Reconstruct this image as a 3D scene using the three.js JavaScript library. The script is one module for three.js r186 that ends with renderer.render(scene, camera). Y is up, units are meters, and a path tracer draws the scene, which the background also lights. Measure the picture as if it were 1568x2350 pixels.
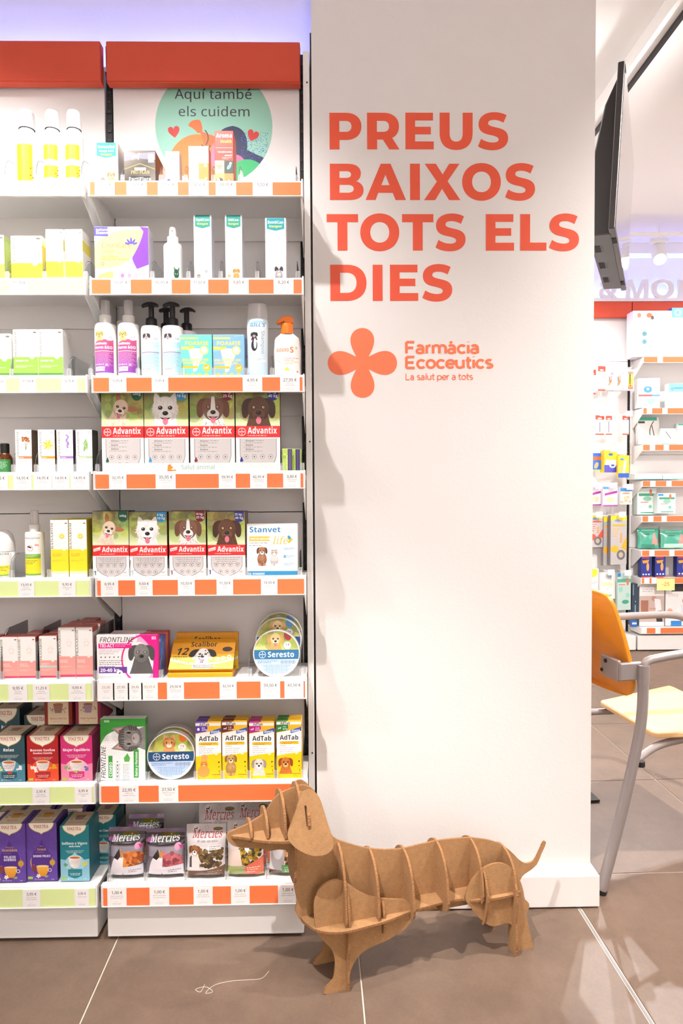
import * as THREE from 'three';
import { mergeGeometries } from 'three/addons/utils/BufferGeometryUtils.js';
import { RoundedBoxGeometry } from 'three/addons/geometries/RoundedBoxGeometry.js';
import { FontLoader } from 'three/addons/loaders/FontLoader.js';
import { TextGeometry } from 'three/addons/geometries/TextGeometry.js';
import { RectAreaLightUniformsLib } from 'three/addons/lights/RectAreaLightUniformsLib.js';

// ---------- camera, lights, exposure ----------
const scene = new THREE.Scene();
const camera = new THREE.PerspectiveCamera(75.65, 1568 / 2350, 0.05, 60);
camera.position.set(0, 1.1187, 0);
camera.rotation.order = 'YXZ';
camera.rotation.set(-0.0337, -0.0169, -0.0063);
const renderer = new THREE.WebGLRenderer({ antialias: true });
renderer.toneMapping = THREE.LinearToneMapping;
renderer.toneMappingExposure = 0.7;
renderer.shadowMap.enabled = true;
scene.background = new THREE.Color(0x000000);
RectAreaLightUniformsLib.init();

const WARM = new THREE.Color(1.0, 0.95, 0.92), NEUTRAL = new THREE.Color(1.0, 0.985, 0.98), BLUE = new THREE.Color(0.14, 0.21, 1.0);
// track spots: [x, y, z] of the lamp's glowing face, the point it is aimed at, candela, cone half-angle, softness, colour
const SPOTS = [
  { at: [-0.48, 2.53, -1.02], to: [-0.36, 1.35, -1.66], cd: 9, cone: 0.66, soft: 0.9, col: NEUTRAL, note: 'in front of the orange shelves' },
  { at: [-1.02, 2.53, -1.02], to: [-0.92, 1.45, -1.66], cd: 11, cone: 0.66, soft: 0.9, col: NEUTRAL, note: 'in front of the green shelves' },
  { at: [-0.46, 2.62, -0.45], to: [0.14, 0.0, -1.28], cd: 33, cone: 0.38, soft: 0.8, col: WARM, note: 'above the cardboard dog' },
  { at: [0.95, 2.62, -0.35], to: [1.0, 0.0, -1.75], cd: 5, cone: 0.6, soft: 0.8, col: WARM, note: 'above the orange chair' },
  { at: [0.35, 2.62, 0.9], to: [0.2, 0.5, -1.4], cd: 2, cone: 0.95, soft: 0.9, col: WARM, note: 'as added fill in the middle of the shop' },  // unseen lamp added as weak frontal fill
  { at: [-1.5, 2.62, 0.9], to: [-2.2, 1.2, 0.2], cd: 24, cone: 0.9, soft: 0.9, col: NEUTRAL, note: 'as added fill, washing the side wall' },  // added so the side wall bounces soft fill onto the shelves
  { at: [0.8, 2.62, 1.7], to: [0.9, 1.2, 2.5], cd: 60, cone: 1.1, soft: 0.9, col: NEUTRAL, note: 'as added fill, washing the wall opposite the shelves' },  // added for frontal fill bounced off the opposite wall
  { at: [3.2, 2.62, -0.6], to: [4.1, 1.4, -0.9], cd: 50, cone: 1.0, soft: 0.9, col: NEUTRAL, note: 'as added fill, washing the wall at the end of the aisle' },  // added wall wash, its bounce brightens the ceiling
  { at: [3.3, 2.62, -2.6], to: [4.1, 1.5, -2.8], cd: 50, cone: 1.0, soft: 0.9, col: NEUTRAL, note: 'as added fill, washing the wall deep in the aisle' },  // second added wash of the same wall, more bounce for the ceiling
  { at: [1.7, 2.62, -1.2], to: [1.5, 0.2, -2.6], cd: 36, cone: 0.95, soft: 0.8, col: WARM, note: 'as added fill over the aisle' },  // unseen lamp added to brighten the aisle floor and ceiling
  { at: [1.6, 2.62, -1.9], to: [0.7, 1.9, -3.2], cd: 50, cone: 0.8, soft: 0.9, col: NEUTRAL, note: 'as added fill, washing the side of the pillar' },  // added to lift the dim ceiling recess behind the pillar
];
const FAR_SPOTS = [
  { at: [1.851, 2.554, -4.17], to: [0.95, 0.0, -1.5], cd: 20, cone: 0.6, soft: 0.7, col: NEUTRAL, note: 'half hidden by the television' },
  { at: [2.088, 2.554, -4.17], to: [1.35, 0.0, -1.9], cd: 14, cone: 0.85, soft: 0.8, col: NEUTRAL, note: 'in the clear beside the television' },
  { at: [1.5, 2.554, -3.95], to: [1.9, 1.2, -4.6], cd: 5, cone: 0.9, soft: 0.8, col: NEUTRAL, note: 'added behind the pillar to brighten hanging packs', ceil: 2.8 },  // extra lamp added out of sight to brighten the far wall
  { at: [2.75, 2.554, -3.9], to: [2.3, 1.3, -4.6], cd: 5.5, cone: 0.9, soft: 0.8, col: NEUTRAL, note: 'added past the picture edge, lighting far shelves', ceil: 2.8 },  // extra lamp added beyond the frame to brighten the far wall
];
const COVE = { near: 7.5, far: 16.0 };

// ---------- small helpers ----------
let seedState = 7;
const rnd = () => { seedState = (seedState * 1664525 + 1013904223) >>> 0; return seedState / 4294967296; };
const rr = (a, b) => a + (b - a) * rnd();
const used = new Map();
function numbered(n) { const k = used.get(n) || 0; used.set(n, k + 1); return k ? n + '_' + String(k).padStart(3, '0') : n; }
function tag(o, label, category, group, kind) {
  if (label) o.userData.label = label;
  if (category) o.userData.category = category;
  if (group) o.userData.group = group;
  if (kind) o.userData.kind = kind;
  return o;
}
function base(name, pos = [0, 0, 0], turn = 0) {
  const g = new THREE.Group(); g.name = numbered(name); g.position.set(...pos); g.rotation.y = turn; scene.add(g); return g;
}
function strip(g) { const q = g.index ? g.toNonIndexed() : g; for (const k of Object.keys(q.attributes)) if (!['position', 'normal', 'uv'].includes(k)) q.deleteAttribute(k); q.clearGroups(); return q; }
const merge = (list) => list.length === 1 ? list[0] : mergeGeometries(list.map(strip), false);
function mesh(name, geo, mat, parent = scene) {
  const m = new THREE.Mesh(Array.isArray(geo) ? merge(geo) : geo, mat);
  m.name = parent === scene ? numbered(name) : name; m.castShadow = m.receiveShadow = true; parent.add(m); return m;
}
const box = (w, h, d, x = 0, y = 0, z = 0, r = 0) => (r ? new RoundedBoxGeometry(w, h, d, 1, r) : new THREE.BoxGeometry(w, h, d)).translate(x, y, z);
const cyl = (r0, r1, h, n, x = 0, y = 0, z = 0) => new THREE.CylinderGeometry(r0, r1, h, n).translate(x, y, z);
const lathe = (pts, n = 28) => new THREE.LatheGeometry(pts.map(([r, y]) => new THREE.Vector2(r, y)), n);
const V = (a) => new THREE.Vector3(...a);
function tube(pts, r, n = 24, rad = 10, closed = false) { return new THREE.TubeGeometry(new THREE.CatmullRomCurve3(pts.map(V), closed), n, r, rad, closed); }
function shapeOf(pts, smooth) {
  const s = new THREE.Shape();
  if (smooth) {
    const c = new THREE.CatmullRomCurve3(pts.map(([x, y]) => new THREE.Vector3(x, y, 0)), true, 'centripetal');
    s.setFromPoints(c.getPoints(pts.length * smooth).slice(0, -1).map((p) => new THREE.Vector2(p.x, p.y)));
  } else s.setFromPoints(pts.map((p) => new THREE.Vector2(p[0], p[1])));
  return s;
}
const extrude = (s, depth, bevel = 0, seg = 8) => new THREE.ExtrudeGeometry(s, { depth, bevelEnabled: bevel > 0, bevelSize: bevel, bevelThickness: bevel, bevelSegments: 1, curveSegments: seg });
function std(color, rough = 0.6, extra = {}) { return new THREE.MeshStandardMaterial({ color, roughness: rough, ...extra }); }

// uv in metres from the dominant normal
function metricUV(g) {
  const q = g.index ? g.toNonIndexed() : g, p = q.attributes.position, n = q.attributes.normal, uv = new Float32Array(p.count * 2);
  for (let i = 0; i < p.count; i++) {
    const ax = Math.abs(n.getX(i)), ay = Math.abs(n.getY(i)), az = Math.abs(n.getZ(i));
    const [u, v] = ay >= ax && ay >= az ? [p.getX(i), p.getZ(i)] : ax >= az ? [p.getZ(i), p.getY(i)] : [p.getX(i), p.getY(i)];
    uv[i * 2] = u; uv[i * 2 + 1] = v;
  }
  q.setAttribute('uv', new THREE.BufferAttribute(uv, 2)); return q;
}
// tiling value noise canvas texture
function noiseTexture(size, layers, toRGB, metres, srgb = true) {
  const acc = new Float32Array(size * size);
  for (const [cells, amp, ax = 1, ay = 1] of layers) {
    const nx = Math.max(1, Math.round(cells * ax)), ny = Math.max(1, Math.round(cells * ay)), g = new Float32Array(nx * ny);
    for (let i = 0; i < g.length; i++) g[i] = rnd() - 0.5;
    for (let y = 0; y < size; y++) for (let x = 0; x < size; x++) {
      const fx = x / size * nx, fy = y / size * ny, ix = Math.floor(fx), iy = Math.floor(fy);
      let tx = fx - ix, ty = fy - iy; tx = tx * tx * (3 - 2 * tx); ty = ty * ty * (3 - 2 * ty);
      const a = g[iy % ny * nx + ix % nx], b = g[iy % ny * nx + (ix + 1) % nx], c = g[(iy + 1) % ny * nx + ix % nx], d = g[(iy + 1) % ny * nx + (ix + 1) % nx];
      acc[y * size + x] += amp * ((a * (1 - tx) + b * tx) * (1 - ty) + (c * (1 - tx) + d * tx) * ty);
    }
  }
  const data = new Uint8Array(size * size * 4);
  for (let i = 0; i < acc.length; i++) { const [r, g, b] = toRGB(acc[i]); data.set([r, g, b, 255], i * 4); }
  const t = new THREE.DataTexture(data, size, size); t.magFilter = THREE.LinearFilter; t.wrapS = t.wrapT = THREE.RepeatWrapping;
  if (srgb) t.colorSpace = THREE.SRGBColorSpace;
  t.repeat.set(1 / metres, 1 / metres); t.needsUpdate = true; return t;
}
const cl = (v) => Math.max(0, Math.min(255, Math.round(v)));
const tone = (r, g, b) => (n) => [cl(r * (1 + n)), cl(g * (1 + n)), cl(b * (1 + n))];

// ---------- shared materials ----------
const wallBump = noiseTexture(256, [[12, 0.3], [40, 0.5], [110, 0.6]], tone(128, 128, 128), 0.35, false);
const M = {
  wall: std(0xe9e4e1, 0.85, { bumpMap: wallBump, bumpScale: 0.0003 }),
  ceiling: std(0xf2efec, 0.9),
  base: std(0xf1ece8, 0.45),
  white: std(0xeeebe8, 0.45), panel: std(0xefebe9, 0.6), whitePlastic: std(0xf3f1ef, 0.35),
  black: std(0x0c0b0b, 0.5), darkMetal: std(0x2a2725, 0.45, { metalness: 0.6 }),
  header: std(0xcc4a30, 0.7, { bumpMap: noiseTexture(128, [[60, 1]], tone(128, 128, 128), 0.04, false), bumpScale: 0.0002 }),
  orangePaper: std(0xff7a45, 0.42), greenPaper: std(0xe4f3a8, 0.42), tagPaper: std(0xf8f4f2, 0.6),
  vinyl: std(0xe0502f, 0.55),
  clear: new THREE.MeshPhysicalMaterial({ color: 0xf4f6f7, roughness: 0.03, transmission: 1, thickness: 0, ior: 1.49 }),
  smoke: new THREE.MeshPhysicalMaterial({ color: 0xb9b6b8, roughness: 0.04, transmission: 1, thickness: 0, ior: 1.49 }),
  clearEdge: std(0x6d6a6c, 0.25, { transparent: true, opacity: 0.65 }),
  clearFoot: new THREE.MeshPhysicalMaterial({ color: 0xffffff, roughness: 0.08, transmission: 0.85, thickness: 0, ior: 1.45 }),
  tile: [0, 1, 2].map((i) => std(0xffffff, 0.46, { map: noiseTexture(512, [[3, 0.1], [8, 0.09], [30, 0.05], [140, 0.05]], tone(110 + i * 3, 91 + i * 2, 76 + i * 2), 0.6) })),
  grout: std(0xd9cbb9, 0.9),
  chairMetal: std(0x9b928f, 0.42, { metalness: 0.35 }), rubber: std(0x151414, 0.7),
};
// ---------- floor of single tiles ----------
{
  const floor = base('floor'); tag(floor, 'floor of large taupe stone tiles with pale joints', null, null, 'structure');
  floor.rotation.y = 0.0212;
  mesh('grout_bed', metricUV(box(8.2, 0.1, 9.2, 1.0, -0.0525, -1.2)), M.grout, floor);
  const geos = new Map();
  for (let i = -5; i <= 7; i++) for (let j = -7; j <= 5; j++) {
    const u0 = -0.506 + 0.6 * i + (i === 2 ? 0.006 : 0.0018), u1 = -0.506 + 0.6 * (i + 1) - (i === 1 ? 0.006 : 0.0018), w1 = -1.848 + 0.6 * (j + 1) - 0.0018, w0 = -1.848 + 0.6 * j + (j === 0 ? 0.003 : 0.0018);
    const key = (u1 - u0).toFixed(4) + (w1 - w0).toFixed(4);
    if (!geos.has(key)) geos.set(key, metricUV(box(u1 - u0, 0.012, w1 - w0, 0, -0.006, 0, 0.0012)));
    const t = mesh('tile', geos.get(key), M.tile[Math.floor(rnd() * 3)], floor);
    t.position.set((u0 + u1) / 2, 0, (w0 + w1) / 2); if (rnd() < 0.5) t.rotation.y = Math.PI;
  }
  mesh('expansion_joint', box(0.0055, 0.004, 8.4, 0.694, -0.0032, -1.3), std(0x8d8686, 0.5), floor);
}
// ---------- walls and ceiling ----------
function struct(name, geo, mat = M.wall) { const m = mesh(name, Array.isArray(geo) ? geo.map(metricUV) : metricUV(geo), mat); m.userData.kind = 'structure'; return m; }
struct('wall_left', box(0.12, 3.1, 5.0, -2.4, 1.5, 0.2));
struct('wall_behind_shelves', box(2.4, 3.1, 0.14, -1.24, 1.5, -1.9));
struct("wall_pillar", box(0.736, 3.1, 1.35, 0.327, 1.5, -2.41));
struct('wall_aisle', box(0.14, 3.1, 1.7, 0.62, 1.5, -3.94));
struct('wall_back', box(4.4, 3.1, 0.14, 2.2, 1.5, -4.72));
struct('wall_right', box(0.12, 3.1, 7.6, 4.2, 1.5, -1.2));
struct('wall_front', box(6.8, 3.1, 0.12, 0.9, 1.5, 2.6));
struct('ceiling', [box(3.72, 0.18, 5.4, -0.63, 2.95, -0.02), box(0.88, 0.18, 2.03, 0.79, 2.95, -3.735)], M.ceiling);
struct('ceiling_soffit', box(3.1, 0.24, 7.4, 2.76, 2.92, -1.15), M.ceiling);
{ // skirting round the pillar foot
  const b = mesh('baseboard_pillar', [box(0.7505, 0.084, 0.052, 0.3352, 0.046, -1.7345, 0.002), box(0.021, 0.084, 1.2, 0.7, 0.046, -2.36, 0.002)], M.base);
  b.userData.kind = 'structure';
  struct('trim_pillar_foot', box(0.73, 0.006, 1.2, 0.326, 0.003, -2.335), M.black);  // black slab standing in for the dark gap under the skirting
  struct('trim_shelf_gap', box(0.005, 2.3, 0.03, -0.0425, 1.15, -1.762), M.black);  // black strip that paints in the shade of the gap beside the pillar
}
// ---------- track and spotlights ----------
function trackSpot(s, name, label, withMesh = true) {
  const at = V(s.at), to = V(s.to), dir = to.clone().sub(at).normalize();
  const g = base('track_spotlight', s.at); tag(g, label, 'spotlight', 'track spotlights');
  const q = new THREE.Quaternion().setFromUnitVectors(new THREE.Vector3(0, -1, 0), dir);
  const can = mesh('housing', lathe([[0.001, 0.15], [0.03, 0.148], [0.042, 0.135], [0.042, 0.006], [0.039, 0.0], [0.036, 0.006], [0.036, 0.012]], 24), M.whitePlastic, g); can.quaternion.copy(q);
  const lens = mesh('glowing_lens', new THREE.CylinderGeometry(0.036, 0.036, 0.004, 24).translate(0, 0.012, 0), new THREE.MeshStandardMaterial({ color: 0x000000, emissive: s.col, emissiveIntensity: s.lens || 8 }), g); lens.quaternion.copy(q);
  const top = new THREE.Vector3(0, 0.1, 0).applyQuaternion(q), h = s.ceil - s.at[1];
  mesh('stem', cyl(0.009, 0.009, Math.max(0.02, h - top.y), 10, top.x, (h + top.y) / 2, top.z), M.whitePlastic, g);
  mesh('track_adapter', box(0.11, 0.028, 0.034, top.x, h - 0.014, top.z, 0.003), M.whitePlastic, g);
  if (s.lens) mesh('suspension_rod', cyl(0.004, 0.004, 0.1, 8, top.x, 2.752 - s.at[1], top.z), M.whitePlastic, g);
  const L = new THREE.SpotLight(s.col, s.cd, 0, s.cone, s.soft, 2); L.position.copy(at).addScaledVector(dir, 0.012); L.target.position.copy(to);
  L.castShadow = true; L.shadow.mapSize.set(2048, 2048); L.shadow.radius = 1.1; scene.add(L, L.target);
}
for (const s of SPOTS) { s.ceil = s.at[0] > 1.2 ? 2.8 : 2.86; trackSpot(s, 'x', 'white cylinder spotlight hanging ' + s.note); }
for (const s of FAR_SPOTS) { s.ceil = s.ceil || 2.708; s.lens = 30; trackSpot(s, 'x', 'small white lit spotlight on the far track, ' + s.note); }
tag(mesh('lighting_track', box(0.02, 0.012, 5.6, 1.262, 2.794, -1.6, 0.002), M.darkMetal), 'black lighting track running along the ceiling edge above the television', 'lighting track');
tag((() => { const t = base('lighting_track', [2.3, 2.711, -4.17]); mesh('rail', box(2.6, 0.022, 0.034, 0, 0, 0, 0.002), M.whitePlastic, t); for (const x of [-1.0, 0.6]) mesh('drop_rod', cyl(0.004, 0.004, 0.09, 8, x, 0.045, 0), M.whitePlastic, t); return t; })(), 'thin white lighting track in front of the far wall', 'lighting track');
struct('trim_far_soffit', box(3.2, 0.07, 0.1, 2.55, 2.765, -4.6), M.ceiling);
// ---------- shelving units ----------
const ROW = [1.854, 1.6247, 1.392, 1.1605, 0.904, 0.653, 0.398, 0.1435];
const ZB = -1.783, ZF = -1.6;                                  // back panels, front of the price rails
const ORD = ['topmost', 'second', 'third', 'fourth', 'fifth', 'sixth', 'seventh', 'lowest'];
function slottedPost(x, y0, y1, z, parent) {
  mesh('slotted_post', box(0.015, y1 - y0, 0.02, x, (y0 + y1) / 2, z - 0.012), M.black, parent);
  const teeth = []; for (let y = y0 + 0.02; y < y1 - 0.02; y += 0.025) teeth.push(box(0.009, 0.007, 0.003, x, y, z - 0.0015));
  mesh('post_slots', teeth, std(0x3a3736, 0.5, { metalness: 0.4 }), parent);
}
function unit(label, x0, x1, panels) {
  const u = base('shelving_unit', [0, 0, 0]); tag(u, label, 'shelving');
  const cx = (x0 + x1) / 2, w = x1 - x0;
  for (const [a, b] of panels) mesh('back_panel', box(w - 0.016, b - a - 0.002, 0.012, cx, (a + b) / 2, ZB - 0.006, 0.0015), M.panel, u);
  const hd = mesh('header_panel', [box(w - 0.008, 0.1, 0.028, cx, 2.2255, -1.758, 0.003), box(w - 0.008, 0.004, 0.024, cx, 2.1745, -1.76, 0.001)], M.header, u);
  mesh('plinth', box(w - 0.018, 0.078, 0.15, cx + 0.002, 0.047, -1.692, 0.003), M.white, u);
  return u;
}
const PANELS = [[0.06, 0.34], [0.34, 0.62], [0.62, 1.06], [1.06, 1.33], [1.33, 1.604], [1.604, 1.838], [1.838, 2.23]];
const unitOrange = unit('white shelving unit with an orange-red header and orange price rails, beside the pillar', -0.5735, -0.0665, PANELS);
const unitGreen = unit('white shelving unit with an orange-red header and pale green price rails', -1.0865, -0.5795, PANELS);
slottedPost(-0.5765, 0.05, 2.29, ZB - 0.002, unitOrange); slottedPost(-0.0665, 0.05, 2.27, ZB - 0.001, unitOrange);
mesh('side_upright', box(0.0165, 2.24, 0.11, -0.0545, 1.125, -1.787, 0.002), M.white, unitOrange);
{ const s = []; for (const y of [0.42, 1.245, 2.165]) s.push(cyl(0.0022, 0.0022, 0.002, 10, 0, 0, 0).rotateX(Math.PI / 2).translate(-0.0525, y, -1.7315)); mesh('screw', s, M.black, unitOrange); }
slottedPost(-1.0895, 0.05, 2.29, ZB - 0.002, unitGreen);

function bracketFixed(x, h) {
  const g = extrude(shapeOf([[1.606, h - 0.036], [1.606, h - 0.012], [1.778, h - 0.012], [1.778, h - 0.118], [1.765, h - 0.122]]), 0.002);
  return g.rotateY(Math.PI / 2).translate(x - 0.001, 0, 0);
}
function shelf(row, x0, x1, paper, railH, label) {
  const h = ROW[row], cx = (x0 + x1) / 2, w = x1 - x0, s = base('shelf', [0, 0, 0]); tag(s, label, 'shelf', 'white shelves with coloured price rails');
  mesh('board', [box(w, 0.014, 0.168, cx, h - 0.009, -1.692, 0.0015), box(w - 0.012, 0.06, 0.004, cx, h - 0.045, ZB + 0.006)], M.white, s);
  mesh('front_lip', [box(w, 0.009, 0.012, cx, h - 0.0005, -1.6105, 0.0015), box(w, 0.004, 0.006, cx, h + 0.004, -1.614, 0.001)], M.whitePlastic, s);
  mesh('price_rail', [box(w, railH + 0.002, 0.004, cx, h - railH / 2 - 0.001, -1.6035, 0.001), box(w, 0.0022, 0.005, cx, h - railH - 0.0008, -1.6005, 0.0008)], M.whitePlastic, s);
  mesh('paper_strip', box(w - 0.004, railH - 0.002, 0.0008, cx, h - railH / 2 - 0.0005, -1.6008), paper, s);
  for (const sx of [x0, x1]) {
    mesh('end_cap', box(0.0045, railH + 0.01, 0.016, sx + (sx < cx ? -0.0015 : 0.0015), h - railH / 2 + 0.002, -1.607, 0.002), M.white, s);
    if (row < 7) mesh('bracket', bracketFixed(sx + (sx < cx ? 0.002 : -0.002), h), M.white, s);
  }
  return s;
}
const RAILH = [0.0335, 0.036, 0.0355, 0.0365, 0.039, 0.0435, 0.0425, 0.0465];
for (let r = 0; r < 8; r++) {
  const nth = r === 0 ? 'topmost' : r === 7 ? 'lowest' : ORD[r] + ' from the top';
  shelf(r, -0.5675, -0.0635, M.orangePaper, RAILH[r], 'white shelf with an orange price rail, ' + nth);
  shelf(r, -1.09, -0.5835, M.greenPaper, RAILH[r], 'white shelf with a pale green price rail, ' + nth);
}
// cool light strips standing on the headers and shining up the wall
function lightStrip(name, x0, x1, y, z, cd, label) {
  const g = base(name, [(x0 + x1) / 2, y, z]); tag(g, label, 'light strip');
  mesh('profile', box(x1 - x0, 0.012, 0.018, 0, -0.006, 0, 0.001), M.white, g);
  mesh('glowing_led_diffuser', box(x1 - x0 - 0.01, 0.003, 0.012, 0, 0.0015, 0), new THREE.MeshStandardMaterial({ color: 0x000000, emissive: BLUE, emissiveIntensity: 3 }), g);
  const L = new THREE.RectAreaLight(BLUE, cd, x1 - x0, 0.014); L.position.set((x0 + x1) / 2, y + 0.006, z); L.lookAt((x0 + x1) / 2, y + 1, z - 0.12); scene.add(L);
}
lightStrip('cove_light_strip', -1.08, -0.08, 2.235, -1.795, COVE.near * 18, 'cool blue light strip hidden behind the near orange headers');
// ---------- print: cells of shared sheets ----------
const SHEET = 2048, sheets = [];
function newSheet() {
  const c = document.createElement('canvas'); c.width = c.height = SHEET; const x = c.getContext('2d'); x.fillStyle = '#f4f2ef'; x.fillRect(0, 0, SHEET, SHEET);
  const t = new THREE.CanvasTexture(c); t.colorSpace = THREE.SRGBColorSpace; t.magFilter = THREE.LinearFilter;
  const s = { x, t, px: 0, py: 0, rowH: 0, mats: new Map() }; sheets.push(s); return s;
}
const fits = (s, list) => { let { px, py, rowH } = s; for (const [w, h] of list) { if (px + w + 4 > SHEET) { px = 0; py += rowH + 4; rowH = 0; } if (py + h + 4 > SHEET) return false; px += w + 4; rowH = Math.max(rowH, h); } return true; };
const artCache = new Map();
// list of [width, height, draw(c, H)]: draw in units where the width is 100 and the height H; all land on one sheet
function art(key, list) {
  if (artCache.has(key)) return artCache.get(key);
  list = list.map(([w, h, fn]) => [Math.max(12, Math.round(w)), Math.max(12, Math.round(h)), fn]);
  let s = sheets[sheets.length - 1]; if (!s || !fits(s, list)) s = newSheet();
  const cells = list.map(([w, h, fn]) => {
    if (s.px + w + 4 > SHEET) { s.px = 0; s.py += s.rowH + 4; s.rowH = 0; }
    const X = s.px + 2, Y = s.py + 2; s.px += w + 4; s.rowH = Math.max(s.rowH, h);
    const c = s.x; c.save(); c.beginPath(); c.rect(X - 1, Y - 1, w + 2, h + 2); c.clip(); c.translate(X, Y); c.scale(w / 100, w / 100);
    if (typeof fn === 'string') { c.fillStyle = fn; c.fillRect(-5, -5, 110, 110 * h / w + 10); } else fn(c, 100 * h / w);
    c.restore();
    return [(X + 0.5) / SHEET, 1 - (Y + h - 0.5) / SHEET, (X + w - 0.5) / SHEET, 1 - (Y + 0.5) / SHEET];
  });
  const r = { cells, sheet: s }; artCache.set(key, r); return r;
}
function sheetMat(s, rough = 0.45, extra = {}) {
  const k = rough + JSON.stringify(extra); if (!s.mats.has(k)) s.mats.set(k, new THREE.MeshPhysicalMaterial({ map: s.t, roughness: rough, ...extra })); return s.mats.get(k);
}
const put = (uv, i, u, v, c) => { uv.setXY(i, c[0] + (c[2] - c[0]) * Math.min(1, Math.max(0, u)), c[1] + (c[3] - c[1]) * Math.min(1, Math.max(0, v))); };

// drawing shorthands (c is the 2d context)
const F = (c, x, y, w, h, col) => { c.fillStyle = col; c.fillRect(x, y, w, h); };
function T(c, s, x, y, size, col, o = {}) {
  c.save(); c.translate(x, y); if (o.rot) c.rotate(o.rot); c.font = (o.it ? 'italic ' : '') + (o.b ? 'bold ' : '') + size * 8 + 'px ' + (o.f || 'sans-serif'); c.textAlign = o.al || 'left'; c.fillStyle = col;
  const w = c.measureText(s).width / 8, k = o.fit ? o.fit / w : o.max && w > o.max ? o.max / w : 1; c.scale(k / 8, (o.tall || 1) / 8); if (o.skew) c.transform(1, 0, -o.skew, 1, 0, 0); c.fillText(s, 0, 0);
  if (o.out) { c.lineWidth = o.out * 8; c.strokeStyle = col; c.lineJoin = 'round'; c.strokeText(s, 0, 0); } c.restore();
}
function E(c, x, y, rx, ry, col, rot = 0) { c.fillStyle = col; c.beginPath(); c.ellipse(x, y, rx, ry, rot, 0, 6.2832); c.fill(); }
function PL(c, pts, col) { c.fillStyle = col; c.beginPath(); pts.forEach((p, i) => p.length === 2 ? (i ? c.lineTo(...p) : c.moveTo(...p)) : p.length === 4 ? c.quadraticCurveTo(...p) : c.bezierCurveTo(...p)); c.closePath(); c.fill(); }
function tiny(c, x, y, w, n, lh, col, o = {}) {                 // fine print too small to read
  c.fillStyle = col; for (let i = 0; i < n; i++) { let a = x + (o.mid ? w * 0.12 * ((i * 7) % 3) / 2 : 0); const e = x + w - (o.mid ? w * 0.12 * ((i * 7) % 3) / 2 : i === n - 1 ? w * 0.35 : w * 0.08 * ((i * 5) % 3)); let k = i; while (a < e) { const ww = Math.min(e - a, lh * (0.45 + 1.1 * (((k * 37) % 11) / 11))); c.fillRect(a, y + i * lh, ww, lh * 0.36); a += ww + lh * 0.35; k++; } }
}
const LG = (c, x0, y0, x1, y1, ...st) => { const g = c.createLinearGradient(x0, y0, x1, y1); st.forEach((s, i) => g.addColorStop(i / (st.length - 1), s)); return g; };
const RG = (c, x, y, r, ...st) => { const g = c.createRadialGradient(x, y, 0, x, y, r); st.forEach((s, i) => g.addColorStop(i / (st.length - 1), s)); return g; };
function garden(c, x, y, w, h, top = '#6d5a3c', mid = '#8ba35a', low = '#e3ecb0') {
  c.save(); c.beginPath(); c.rect(x, y, w, h); c.clip(); F(c, x, y, w, h, LG(c, 0, y, 0, y + h, top, mid, low));
  for (let i = 0; i < 26; i++) { const bx = x + rnd() * w, by = y + rnd() * h * 0.75, r = w * rr(0.06, 0.2); c.globalAlpha = 0.28; E(c, bx, by, r, r, ['#4f6a2c', '#9fbf4a', '#c7a04f', '#d9e05a', '#6a4a34'][i % 5]); } c.globalAlpha = 1; c.restore();
}
function fur(c, x, y, rx, ry, cols, n, len) { for (let i = 0; i < n; i++) { const a = rnd() * 6.283, q = Math.sqrt(rnd()), px = x + Math.cos(a) * rx * q, py = y + Math.sin(a) * ry * q; c.strokeStyle = cols[i % cols.length]; c.lineWidth = len * 0.16; c.globalAlpha = 0.55; c.beginPath(); c.moveTo(px, py); c.lineTo(px + Math.cos(a) * len * 0.5 + rr(-.2, .2) * len, py + Math.abs(Math.sin(a)) * len * 0.8 + len * 0.2); c.stroke(); } c.globalAlpha = 1; }
function eye(c, x, y, r, col = '#2a1a12') { E(c, x, y, r * 1.15, r, '#1a0f0a'); E(c, x, y, r * 0.8, r * 0.75, col); E(c, x - r * 0.25, y - r * 0.3, r * 0.28, r * 0.28, '#fff'); }
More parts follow.
